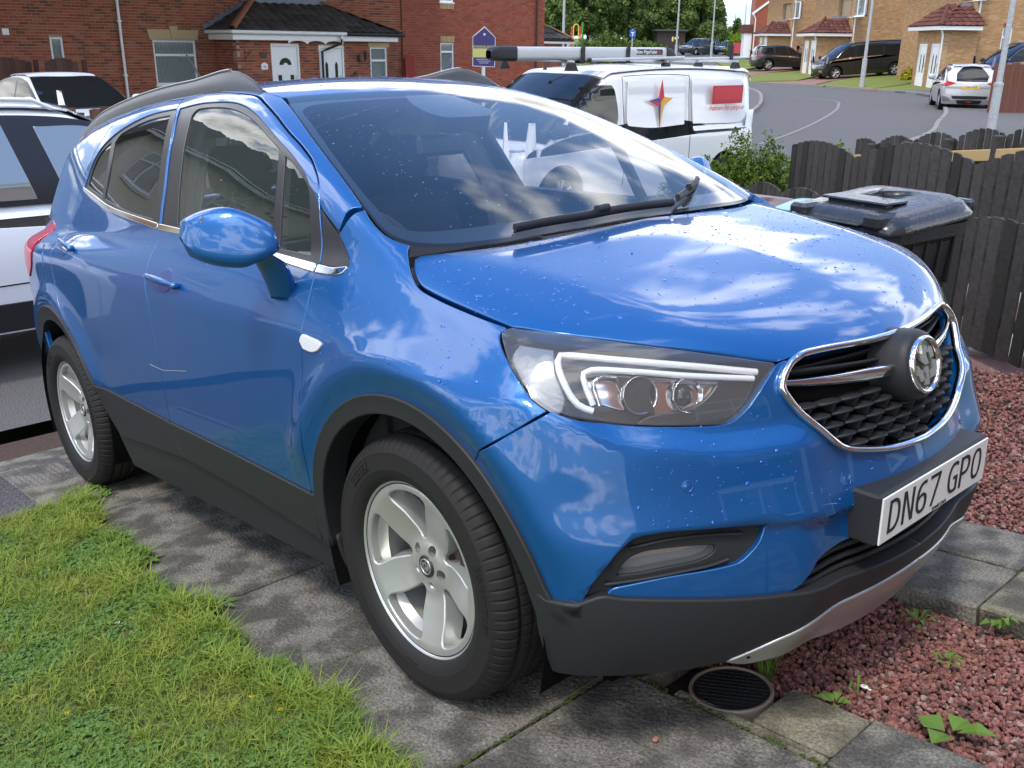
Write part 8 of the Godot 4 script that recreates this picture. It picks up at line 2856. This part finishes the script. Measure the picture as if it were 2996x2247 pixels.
	var rfm := [mat(Color(.14, .05, .035), .85), mat(Color(.12, .045, .03), .85)]
	var ro := thing("board_fence", "reddish brown board fence behind the near lamp post", "fence", Transform3D(Basis(R, Vector3.UP, -V), ab(14.6, 30.6)))
	for k in 26:
		mb = MB.new()
		mb.rbox(Vector3(k * .13 + .004, 0, 0), Vector3(k * .13 + .126, 1.55 + .03 * sin(k * 1.7), .02), .004)
		part(ro, "fence_board", mb.mesh(), rfm[k % 2])
	# hedge
	bushy("conifer_hedge", "low clipped green conifer bush behind the scalloped picket fence", "bush", Vector3(-4.55, -.6, -7.0), Vector3(.85, 1.25, .7), 11000, .036, Color(.045, .085, .012), Color(.12, .17, .025), 3, "conifer bushes behind the fence")
	bushy("conifer_hedge", "brighter lime green conifer bush right of the darker one", "bush", Vector3(-3.95, -.55, -7.75), Vector3(.9, 1.15, .7), 11000, .034, Color(.085, .15, .014), Color(.20, .28, .035), 4, "conifer bushes behind the fence")
	bushy("conifer_hedge", "yellowish conifer sprig at the left end of the bushes", "bush", Vector3(-5.05, -.6, -6.6), Vector3(.4, 1.05, .4), 2500, .036, Color(.12, .15, .02), Color(.30, .29, .06), 5, "conifer bushes behind the fence")
	# bins
	var by := -.215
	wheelie_bin("wheelie_bin", "black wheelie bin with wet grey lid beyond the bonnet", Transform3D(Basis(Vector3.UP, -.10), Vector3(-.50, by + .06, -2.16)), M.bin_black, M.bin_lid)
	wheelie_bin("wheelie_bin", "turquoise wheelie bin beyond the black one", Transform3D(Basis(Vector3.UP, .15), Vector3(-1.32, by - .18, -3.0)), M.bin_teal, M.bin_teal)
	wheelie_bin("wheelie_bin", "brown wheelie bin mostly hidden left of the turquoise one", Transform3D(Basis(Vector3.UP, .1), Vector3(-2.0, by - .26, -3.35)), M.bin_brown, M.bin_brown)
	# neighbour's garden seen between the pickets
	var nb := MB.new()
	nb.box(Vector3(-3.9, -.6, -7.0), Vector3(2.2, -.16, -3.32), Transform3D(Basis(Vector3(0, 0, 1), .07), Vector3(0, -.02, 0)))
	struct("neighbour_garden", nb.mesh(), M.gravel_far)
	var np := thing_structure("neighbour_path")
	for k in 12:
		mb = MB.new()
		mb.rbox(Vector3(-.3, -.06, -.44), Vector3(.3, .0, .44), .008)
		part(np, "slab", mb.mesh(), M.slab_pale, Transform3D(Basis(Vector3(0, 0, 1), .07), Vector3(-3.4 + k * .605, -.02 + .07 * (-3.4 + k * .605) - .125, -4.3)))
		if k > 2: part(np, "slab", mb.mesh(), M.slab_pale, Transform3D(Basis(Vector3(0, 0, 1), .07), Vector3(-3.4 + k * .605, -.02 + .07 * (-3.4 + k * .605) - .125, -5.9)))
	# shrubs by the buff houses
	bushy("conifer_shrub", "dark upright conifer beside the nearest buff porch", "shrub", ab(22.2, 53.5), Vector3(.7, 1.7, .7), 1400, .16, Color(.03, .06, .015), Color(.07, .11, .03), 6)
	bushy("flower_shrub", "small yellow flowering shrub in a dark planter", "shrub", ab(20.9, 53), Vector3(.5, .6, .5), 500, .11, Color(.25, .25, .02), Color(.45, .36, .03), 7)
	bushy("grey_shrub", "grey green low shrub on the retaining wall", "shrub", ab(22.6, 51.2), Vector3(.9, .55, .6), 700, .12, Color(.09, .11, .07), Color(.17, .19, .13), 8)
	var wl := thing("garden_wall", "low stepped stone wall below the shrubs of the buff house", "wall", Transform3D(basis_ab(), ab(20.6, 50.2)))
	for k in 3: 
		for j in 7: beam(wl, "stone", [M.stone_dark, M.stone][(k + j) % 2], Vector3(j * .42 + (k % 2) * .2, k * .16, -.1), Vector3(j * .42 + .40 + (k % 2) * .2, k * .16 + .15, .15), Transform3D(), .02)
	# bushes and trees at the end
	var lo := Color(.045, .085, .020)
	var hi := Color(.15, .20, .055)
	for e in [[6.5, 92, 2.4, 1.9, "low rounded bush behind the playground frame"], [9.0, 95, 2.6, 2.6, "taller pale green bush behind the blue sign"], [11.8, 97, 2.6, 1.8, "bush right of the blue sign"], [13.6, 100, 2.0, 1.5, "low bush left of the dark shed"], [7.8, 88, 1.8, 1.2, "small bush with red flowers below the playground frame"]]:
		bushy("bush", e[4], "bush", ab(e[0], e[1], -.2), Vector3(e[2], e[3], 1.6), 1500, .24, Color(.045, .09, .012), Color(.15, .20, .05), int(e[0] * 10), "bushes at the end of the street")
	bushy("bush", "bright lime green clipped bush left of the red brick gable", "bush", ab(23.8, 108, -.2), Vector3(1.7, 2.6, 1.5), 1800, .24, Color(.08, .16, .01), Color(.19, .29, .02), 71)
	var k := 0
	var r := RandomNumberGenerator.new()
	r.seed = 21
	var words := ["tall dense green tree", "broad pale green tree", "dark leafy tree", "thin grey green tree with bare twigs", "bushy mid green tree"]
	for e in [[3.6, 118, 9.5, 6], [6.2, 128, 10, 7], [8.6, 122, 9.0, 6], [10.6, 132, 10.5, 6.5], [12.8, 126, 9.6, 5.5], [14.8, 134, 8.8, 6], [16.6, 140, 8.4, 6.5], [18.6, 138, 7.2, 5.5], [20.6, 142, 7.0, 6], [22.6, 136, 6.6, 5], [24.4, 132, 6.8, 5.2], [26.2, 138, 5.6, 5], [5, 145, 11, 7], [9.8, 150, 11.5, 8], [13.9, 152, 10.5, 8], [18, 156, 8.8, 8]]:
		var pos: String = ["behind the red brick house's end wall", "above the playground frame", "left of the blue sign", "above the blue sign", "between the sign and the shed", "left of the dark shed", "right above the dark shed", "right of the dark shed", "above the leftmost far car", "above the middle far car", "standing alone above the far saloon", "lowest of the row beside the buff houses", "in the second row at far left", "in the second row behind the sign", "in the second row behind the shed", "in the second row behind the far cars"][k]
		tree(words[k % 5] + " " + pos, ab(e[0], e[1], -.3), e[2], e[3], 2600, .42, lo * (.8 + .3 * r.randf()), hi * (.75 + .4 * r.randf()), 100 + k)
		k += 1
	tree("slim conifer on the skyline beside the small lamp post", ab(30.6, 142, -.3), 5.6, 1.9, 900, .35, lo, hi * .8, 140, true)
	for e in [[28, 170, 9, 3.4, "low wooded rise at the right of the skyline"], [36, 190, 14, 4.2, "distant wooded rise behind the buff houses"], [0, 165, 12, 8, "wooded bank beyond the red brick houses"]]:
		bushy("woodland", e[4], "woodland", ab(e[0], e[1], -.5), Vector3(e[2], e[3], 5), 2600, .6, lo, hi, int(e[1]))

# ---------------------------------------------------------------- what stands behind the camera and shows in paint and glass
func behind() -> void:
	var o := thing("rendered_house", "cream rendered house with dark tiled roof across the garden behind the camera", "house", Transform3D(Basis(Vector3(0, 0, -1), Vector3.UP, Vector3(1, 0, 0)), Vector3(-17, -.55, 16)))
	# seen from the street its right is towards -x
	beam(o, "lower_wall", M.brick_plain, Vector3(0, 0, -.25), Vector3(13, 2.5, 0))
	beam(o, "upper_wall", M.render, Vector3(0, 2.5, -.25), Vector3(13, 5.1, .03))
	beam(o, "soldier_course", M.buff_plain, Vector3(-.02, 2.38, -.2), Vector3(13.02, 2.56, .05))
	beam(o, "side_wall", M.render, Vector3(.02, 0, -8), Vector3(12.98, 5.05, -.26))
	var rf := MB.new()
	rf.prism(v2([-.5, 5.1, 4.0, 7.6, 8.6, 5.1]), -.5, 13.5, Transform3D(Basis(Vector3.UP, PI / 2) , Vector3(0, 0, 0)))
	part(o, "roof", rf.mesh(), M.slate_roof)
	beam(o, "fascia", M.upvc, Vector3(-.5, 4.98, .38), Vector3(13.5, 5.16, .44))
	for x in [1.2, 4.6, 8.2, 11.0]:
		window_in(o, Transform3D(Basis(), Vector3(x, 3.3, .10)), 1.1, 1.2, .8, M.blind_dark, 1)
		beam(o, "window_surround", M.upvc, Vector3(x - .06, 3.2, .03), Vector3(x + 1.16, 3.28, .1))
	for x in [1.0, 9.4]: window_in(o, Transform3D(Basis(), Vector3(x, .9, .10)), 1.4, 1.2, .8, M.blind_dark, 1)
	beam(o, "garage_door", M.upvc, Vector3(4.0, 0, .0), Vector3(6.4, 2.1, .04))
	for k in 5: beam(o, "brick_inset", M.brick_plain, Vector3(6.9 + (k % 3) * .25, 4.2 + .12 * k, .03), Vector3(7.1 + (k % 3) * .25, 4.31 + .12 * k, .06))
	var own := thing("own_house", "brick house at the head of the driveway behind the camera", "house", Transform3D(Basis(Vector3(0, 0, 1), Vector3.UP, Vector3(-1, 0, 0)), Vector3(5.2, .2, -6.5)))
	beam(own, "front_wall", M.brick_plain, Vector3(0, 0, -.3), Vector3(9.5, 5.2, 0))
	beam(own, "side_wall", M.brick_plain, Vector3(.02, 0, -8), Vector3(9.48, 5.15, -.31))
	var r2 := MB.new()
	r2.prism(v2([-.5, 5.2, 4, 7.6, 8.5, 5.2]), -.5, 10, Transform3D(Basis(Vector3.UP, PI / 2), Vector3.ZERO))
	part(own, "roof", r2.mesh(), M.slate_roof)
	beam(own, "fascia", M.upvc, Vector3(-.5, 5.05, .38), Vector3(10, 5.25, .45))
	for e in [[1.0, .9, 1.6], [6.2, .9, 1.6], [1.2, 3.2, 1.2], [6.6, 3.2, 1.2]]: window_in(own, Transform3D(Basis(), Vector3(e[0], e[1], .10)), e[2], 1.2, .8, M.blind_dark, 1)
	front_door(own, Transform3D(Basis(), Vector3(4.2, .05, .10)), .95, 2.05, 1)
	vehicle("white_car", "white car parked across the road behind the camera", "car", "", "suv", 4.4, 1.8, 1.6, 1.3, -1.3, .34, M.white_metal, parked(-10.5, -.55, 9.5, 90), {"step": .12})

# ---------------------------------------------------------------- materials in use
var M := {}
func make_materials() -> void:
	M.blue = paint(Color(.001, .092, .30), .45, .38)
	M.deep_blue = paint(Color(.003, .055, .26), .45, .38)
	M.rubber = mat(Color(.018, .017, .016), .62, 0, .35)
	M.alloy = mat(Color(.52, .53, .50), .33, .6)
	M.dark_metal = mat(Color(.09, .09, .085), .35, .8)
	M.chrome = mat(Color(.78, .77, .75), .09, 1.0)
	M.dark_chrome = mat(Color(.16, .16, .16), .12, 1.0)
	M.rust = mat(Color(.11, .07, .05), .7, .4)
	M.iron = mat(Color(.035, .032, .03), .7, .2)
	M.plastic = mat(Color(.022, .023, .025), .5, 0, .4)
	M.rail = mat(Color(.05, .054, .06), .38, 0, .5)
	M.trim = mat(Color(.02, .02, .022), .28, 0, .5)
	M.border = mat(Color(.012, .012, .013), .15, 0, .5)
	M.black = mat(Color(.004, .004, .004), .9, 0, .2)
	M.silver = mat(Color(.42, .42, .41), .34, .7)
	M.white_metal = paint(Color(.74, .76, .80), 0, .5)
	M.glass = pane(Color(.06, .09, .08), .25)
	M.glass.metallic_specular = 1.0
	M.screen = pane(Color(.05, .09, .09), .10)
	M.screen.metallic_specular = 1.0
	M.tint = pane(Color(.01, .012, .012), .86)
	M.dark_glass = mat(Color(.02, .02, .022), .05, 0, .6)
	M.lens = pane(Color(.9, .93, .95), .06)
	M.guide = mat(Color(.72, .74, .75), .18, .1)
	M.lamp_black = mat(Color(.015, .015, .016), .3)
	M.lamp_grey = mat(Color(.22, .23, .24), .25, .5)
	M.red_lens = mat(Color(.45, .01, .015), .12)
	M.plate = mat(Color(.74, .74, .69), .35)
	M.ink = mat(Color(.008, .008, .009), .45)
	M.cabin = mat(Color(.02, .02, .022), .75)
	M.lining = mat(Color(.22, .22, .21), .9)
	M.seat = mat(Color(.02, .022, .026), .8)
	M.drop = paint(Color(.01, .09, .45), .3, .2)
	M.drop_clear = pane(Color(.6, .65, .66), .25)
	M.white = paint(Color(.72, .73, .74), 0, .5)
	M.silver_paint = paint(Color(.50, .51, .52), .35, .4)
	M.silver_dark = paint(Color(.22, .22, .23), .3, .4)
	M.black_paint = paint(Color(.008, .008, .009), 0, .4)
	M.red_paint = paint(Color(.12, .012, .016), 0, .4)
	M.far_blue = paint(Color(.02, .028, .042), 0, .4)
	M.far_black = paint(Color(.012, .013, .016), 0, .4)
	M.navy_paint = paint(Color(.018, .035, .11), .2, .4)
	M.car_glass = mat(Color(.012, .014, .015), .02, 0, .5)
	M.pale_glass = mat(Color(.36, .39, .38), .04, .6, .8)
	M.silver_plain = mat(Color(.48, .49, .50), .42, .3)
	M.alloy_two = mat(Color(.5, .5, .5), .3, .5)
	M.sign_red = mat(Color(.55, .02, .045), .35)
	M.sign_red_edge = mat(Color(.46, .012, .03), .4)
	M.grey_print = mat(Color(.28, .28, .29), .5)
	M.logo_blue = mat(Color(.04, .06, .25), .4)
	M.logo_gold = mat(Color(.75, .42, .05), .4)
	M.upvc = mat(Color(.78, .78, .78), .35)
	M.stone = mat(Color(.47, .36, .20), .85)
	M.stone_dark = mat(Color(.16, .13, .09), .9)
	M.lead = mat(Color(.20, .22, .26), .6)
	M.slate = mat(Color(.06, .055, .05), .7)
	M.slate_roof = mat(Color(.045, .042, .040), .8)
	M.mortar = mat(Color(.36, .26, .18), .95)
	M.mortar_red = mat(Color(.30, .14, .10), .95)
	M.mortar_tan = mat(Color(.42, .31, .20), .95)
	M.brick_any = mat(Color(1, 1, 1), .9, 0, .3)
	M.brick_any.vertex_color_use_as_albedo = true
	M.gravel = mat(Color(1, 1, 1), .85, 0, .4)
	M.gravel.vertex_color_use_as_albedo = true
	M.leaf = mat(Color(1, 1, 1), .6, 0, .3)
	M.leaf.vertex_color_use_as_albedo = true
	M.leaf.backlight_enabled = true
	M.leaf.backlight = Color(.35, .4, .15)
	M.weed = mat(Color(.11, .20, .035), .6, 0, .3)
	M.weed.backlight_enabled = true
	M.weed.backlight = Color(.35, .4, .15)
	M.bark = mat(Color(.07, .055, .04), .9)
	M.brick_plain = rough_mat(noise_tex(.02, Color(.20, .06, .035), Color(.34, .11, .06), 4, 256), null, 1.2)
	M.buff_plain = mat(Color(.45, .30, .15), .9)
	M.render = mat(Color(.66, .60, .47), .9)
	M.house_glass = pane(Color(.3, .35, .36), .35)
	M.blind_blue = mat(Color(.24, .30, .36), .8)
	M.blind_dark = mat(Color(.03, .035, .04), .8)
	M.blind_grey = mat(Color(.20, .25, .24), .8)
	M.blind_pale = mat(Color(.55, .56, .55), .8)
	M.room = mat(Color(.012, .013, .016), .9)
	M.galvanised = rough_mat(noise_tex(.03, Color(.28, .30, .32), Color(.46, .48, .50), 8, 256), null, 2.0, .5)
	M.sign_blue = mat(Color(.02, .12, .50), .4)
	M.sign_purple = mat(Color(.045, .025, .16), .4)
	M.sign_yellow = mat(Color(.68, .62, .18), .5)
	M.sign_gold = mat(Color(.75, .55, .03), .5)
	M.play_red = mat(Color(.5, .04, .02), .5)
	M.play_green = mat(Color(.04, .28, .04), .5)
	M.dark_wood = mat(Color(.035, .026, .022), .8)
	var grain := bump_tex(.02, 15, 256, 3.0)
	M.stain_a = rough_mat(noise_tex(.012, Color(.026, .022, .020), Color(.060, .052, .048), 11, 256), grain, 5.0, .75)
	M.stain_b = rough_mat(noise_tex(.012, Color(.032, .027, .025), Color(.070, .061, .056), 12, 256), grain, 5.0, .75)
	M.stain_c = rough_mat(noise_tex(.012, Color(.013, .011, .010), Color(.028, .026, .020), 13, 256), grain, 5.0, .75)
	M.new_wood = mat(Color(.50, .34, .15), .8)
	M.bin_black = rough_mat(noise_tex(.03, Color(.010, .011, .013), Color(.020, .021, .024), 16, 256), bump_tex(.2, 17, 256, 1.0), 2.0, .5)
	M.bin_lid = rough_mat(noise_tex(.012, Color(.020, .022, .025), Color(.042, .045, .05), 18, 256), bump_tex(.05, 19, 256, .8), 2.0, .22)
	M.bin_teal = mat(Color(.045, .30, .32), .3)
	M.bin_brown = mat(Color(.09, .045, .035), .4)
	M.plate_yellow = mat(Color(.72, .45, .02), .4)
	M.kerb = rough_mat(noise_tex(.03, Color(.17, .16, .14), Color(.27, .255, .225), 20, 256), null, 1.5, .9)
	M.asphalt = rough_mat(noise_tex(.16, Color(.075, .073, .070), Color(.165, .16, .155), 21, 1024, 3), bump_tex(.3, 22, 512, 4.0), .45, .92)
	M.pavement = rough_mat(noise_tex(.12, Color(.085, .083, .08), Color(.17, .165, .16), 23, 512, 4), bump_tex(.3, 24, 512, 3.0), .5, .92)
	M.joint = mat(Color(.19, .185, .175), .9)
	M.red_block = rough_mat(noise_tex(.08, Color(.16, .08, .06), Color(.30, .16, .12), 25, 256, 4), null, 1.0, .9)
	M.lawn_far = rough_mat(noise_tex(.05, Color(.10, .14, .02), Color(.25, .28, .05), 26, 512, 5), bump_tex(.2, 27, 256, 6.0), .35, .95)
	M.grass_far = rough_mat(noise_tex(.03, Color(.05, .075, .02), Color(.12, .15, .04), 28, 512, 5), null, .1, .95)
	M.turf = rough_mat(noise_tex(.04, Color(.045, .055, .012), Color(.12, .13, .03), 29, 512, 5), bump_tex(.1, 30, 256, 6.0), 3.0, .95, false)
	M.soil = rough_mat(noise_tex(.05, Color(.04, .025, .018), Color(.09, .055, .04), 31, 256, 4), null, 2.0, .95)
	M.gravel_far = rough_mat(noise_tex(.12, Color(.11, .05, .042), Color(.36, .19, .16), 32, 512, 3), bump_tex(.2, 33, 512, 8.0), 1.6, .9)
	M.slab_a = slab_mat(Color(.10, .092, .078), Color(.27, .25, .21), 34)
	M.slab_b = slab_mat(Color(.12, .11, .09), Color(.29, .27, .22), 35)
	M.slab_c = slab_mat(Color(.135, .12, .08), Color(.31, .28, .19), 36)
	M.slab_pale = rough_mat(noise_tex(.03, Color(.32, .30, .26), Color(.45, .42, .37), 37, 256), null, 1.5, .9)
	M.moss = mat(Color(.05, .075, .012), .95)
	M.drain_collar = mat(Color(.20, .16, .12), .6)
	M.steel = rough_mat(noise_tex(.02, Color(.055, .048, .050), Color(.12, .105, .11), 38, 256), null, 3.0, .5)
	M.petal_white = mat(Color(.8, .8, .78), .6)
	M.petal_yellow = mat(Color(.78, .52, .01), .5)
	M.chip = mat(Color(.36, .15, .11), .85)

func slab_mat(lo: Color, hi: Color, s: int) -> StandardMaterial3D:
	# fine speckle of exposed aggregate, over broad damp and dirty patches
	var f := FastNoiseLite.new()
	f.noise_type = FastNoiseLite.TYPE_SIMPLEX_SMOOTH
	f.frequency = .11
	f.fractal_octaves = 3
	f.seed = s
	var size := 1024
	var g := f.get_seamless_image(size, size)
	f.frequency = .006
	f.fractal_octaves = 4
	f.seed = s + 50
	var b := f.get_seamless_image(size, size)
	g.convert(Image.FORMAT_L8)
	b.convert(Image.FORMAT_L8)
	var dg := g.get_data()
	var db := b.get_data()
	var out := PackedByteArray()
	out.resize(size * size * 3)
	var lut := []
	for k in 256:
		var c := lo.lerp(hi, clampf((k / 255.0 - .5) * 1.7 + .45, 0, 1)).linear_to_srgb()
		lut.append(c)
	for k in size * size:
		var dirt := clampf((db[k] - 84) / 90.0, .0, 1.0)
		dirt = .62 + .38 * dirt
		var c: Color = lut[dg[k]]
		out[3 * k] = int(c.r * 255 * dirt); out[3 * k + 1] = int(c.g * 255 * dirt); out[3 * k + 2] = int(c.b * 255 * dirt)
	var m := rough_mat(ImageTexture.create_from_image(Image.create_from_data(size, size, false, Image.FORMAT_RGB8, out)), bump_tex(.12, s + 9, 512, 2.0, 3), .9, .85)
	return m

func _ready() -> void:
	var cam := Camera3D.new()
	cam.name = "camera"
	cam.fov = 44.06
	cam.near = 0.05
	cam.far = 1500
	add_child(cam)
	cam.transform = Transform3D(Basis(Vector3(.66977, .01117, -.74248), Vector3(-.25643, .94185, -.21715), Vector3(.69688, .33584, .63370)), EYE).orthonormalized()
	cam_xf = cam.transform
	var env := Environment.new()
	env.background_mode = Environment.BG_SKY
	env.sky = make_sky()
	env.tonemap_mode = Environment.TONE_MAPPER_LINEAR
	env.tonemap_exposure = 1.5
	env.sdfgi_enabled = true
	env.ssao_enabled = true
	env.ssil_enabled = true
	var we := WorldEnvironment.new()
	we.name = "world_environment"
	we.environment = env
	add_child(we)
	var sun := DirectionalLight3D.new()
	sun.name = "sun"
	sun.light_energy = 0.5
	sun.light_angular_distance = 10
	sun.light_color = Color(1, .97, .92)
	sun.shadow_enabled = true
	add_child(sun)
	sun.look_at_from_position(Vector3(1.5, 10, 5), Vector3.ZERO)
	make_materials()
	ground()
	garden()
	red_houses()
	houses_right()
	behind()
	blue_car()
	vehicles()
	street_things()
func make_sky() -> Sky:
	var w := 1024
	var h := 512
	var f := FastNoiseLite.new()
	f.noise_type = FastNoiseLite.TYPE_SIMPLEX_SMOOTH
	f.frequency = 1.0
	f.fractal_octaves = 5
	f.fractal_gain = .55
	f.seed = 11
	var im := Image.create(w, h, false, Image.FORMAT_RGBF)
	for y in h:
		var el := PI * (.5 - (y + .5) / h)
		var se := sin(el)
		for x in w:
			var az := TAU * (x + .5) / w
			var d := Vector3(cos(el) * cos(az), se, cos(el) * sin(az))
			var c: Color
			if el < 0.0:
				c = Color(.20, .20, .19)
			else:
				var t := pow(1.0 - se, 3.0)
				c = Color(.13, .30, .74).lerp(Color(.60, .76, .95), t) * 1.1
				var q := d / (se + .25)
				var v := f.get_noise_3d(q.x * .9, 3.1, q.z * .9) * .5 + .5
				v += .16 * f.get_noise_3d(q.x * 3.6, 9.0, q.z * 3.6)
				var cov := smoothstep(.46, .60, v)
				var lit := lerpf(2.7, 1.15, smoothstep(.56, .82, v))
				c = c.lerp(Color(lit, lit * .985, lit * .97), cov * .96)
			im.set_pixel(x, y, c)
	var m := PanoramaSkyMaterial.new()
	m.panorama = ImageTexture.create_from_image(im)
	m.energy_multiplier = 1.0
	var s := Sky.new()
	s.sky_material = m
	return s
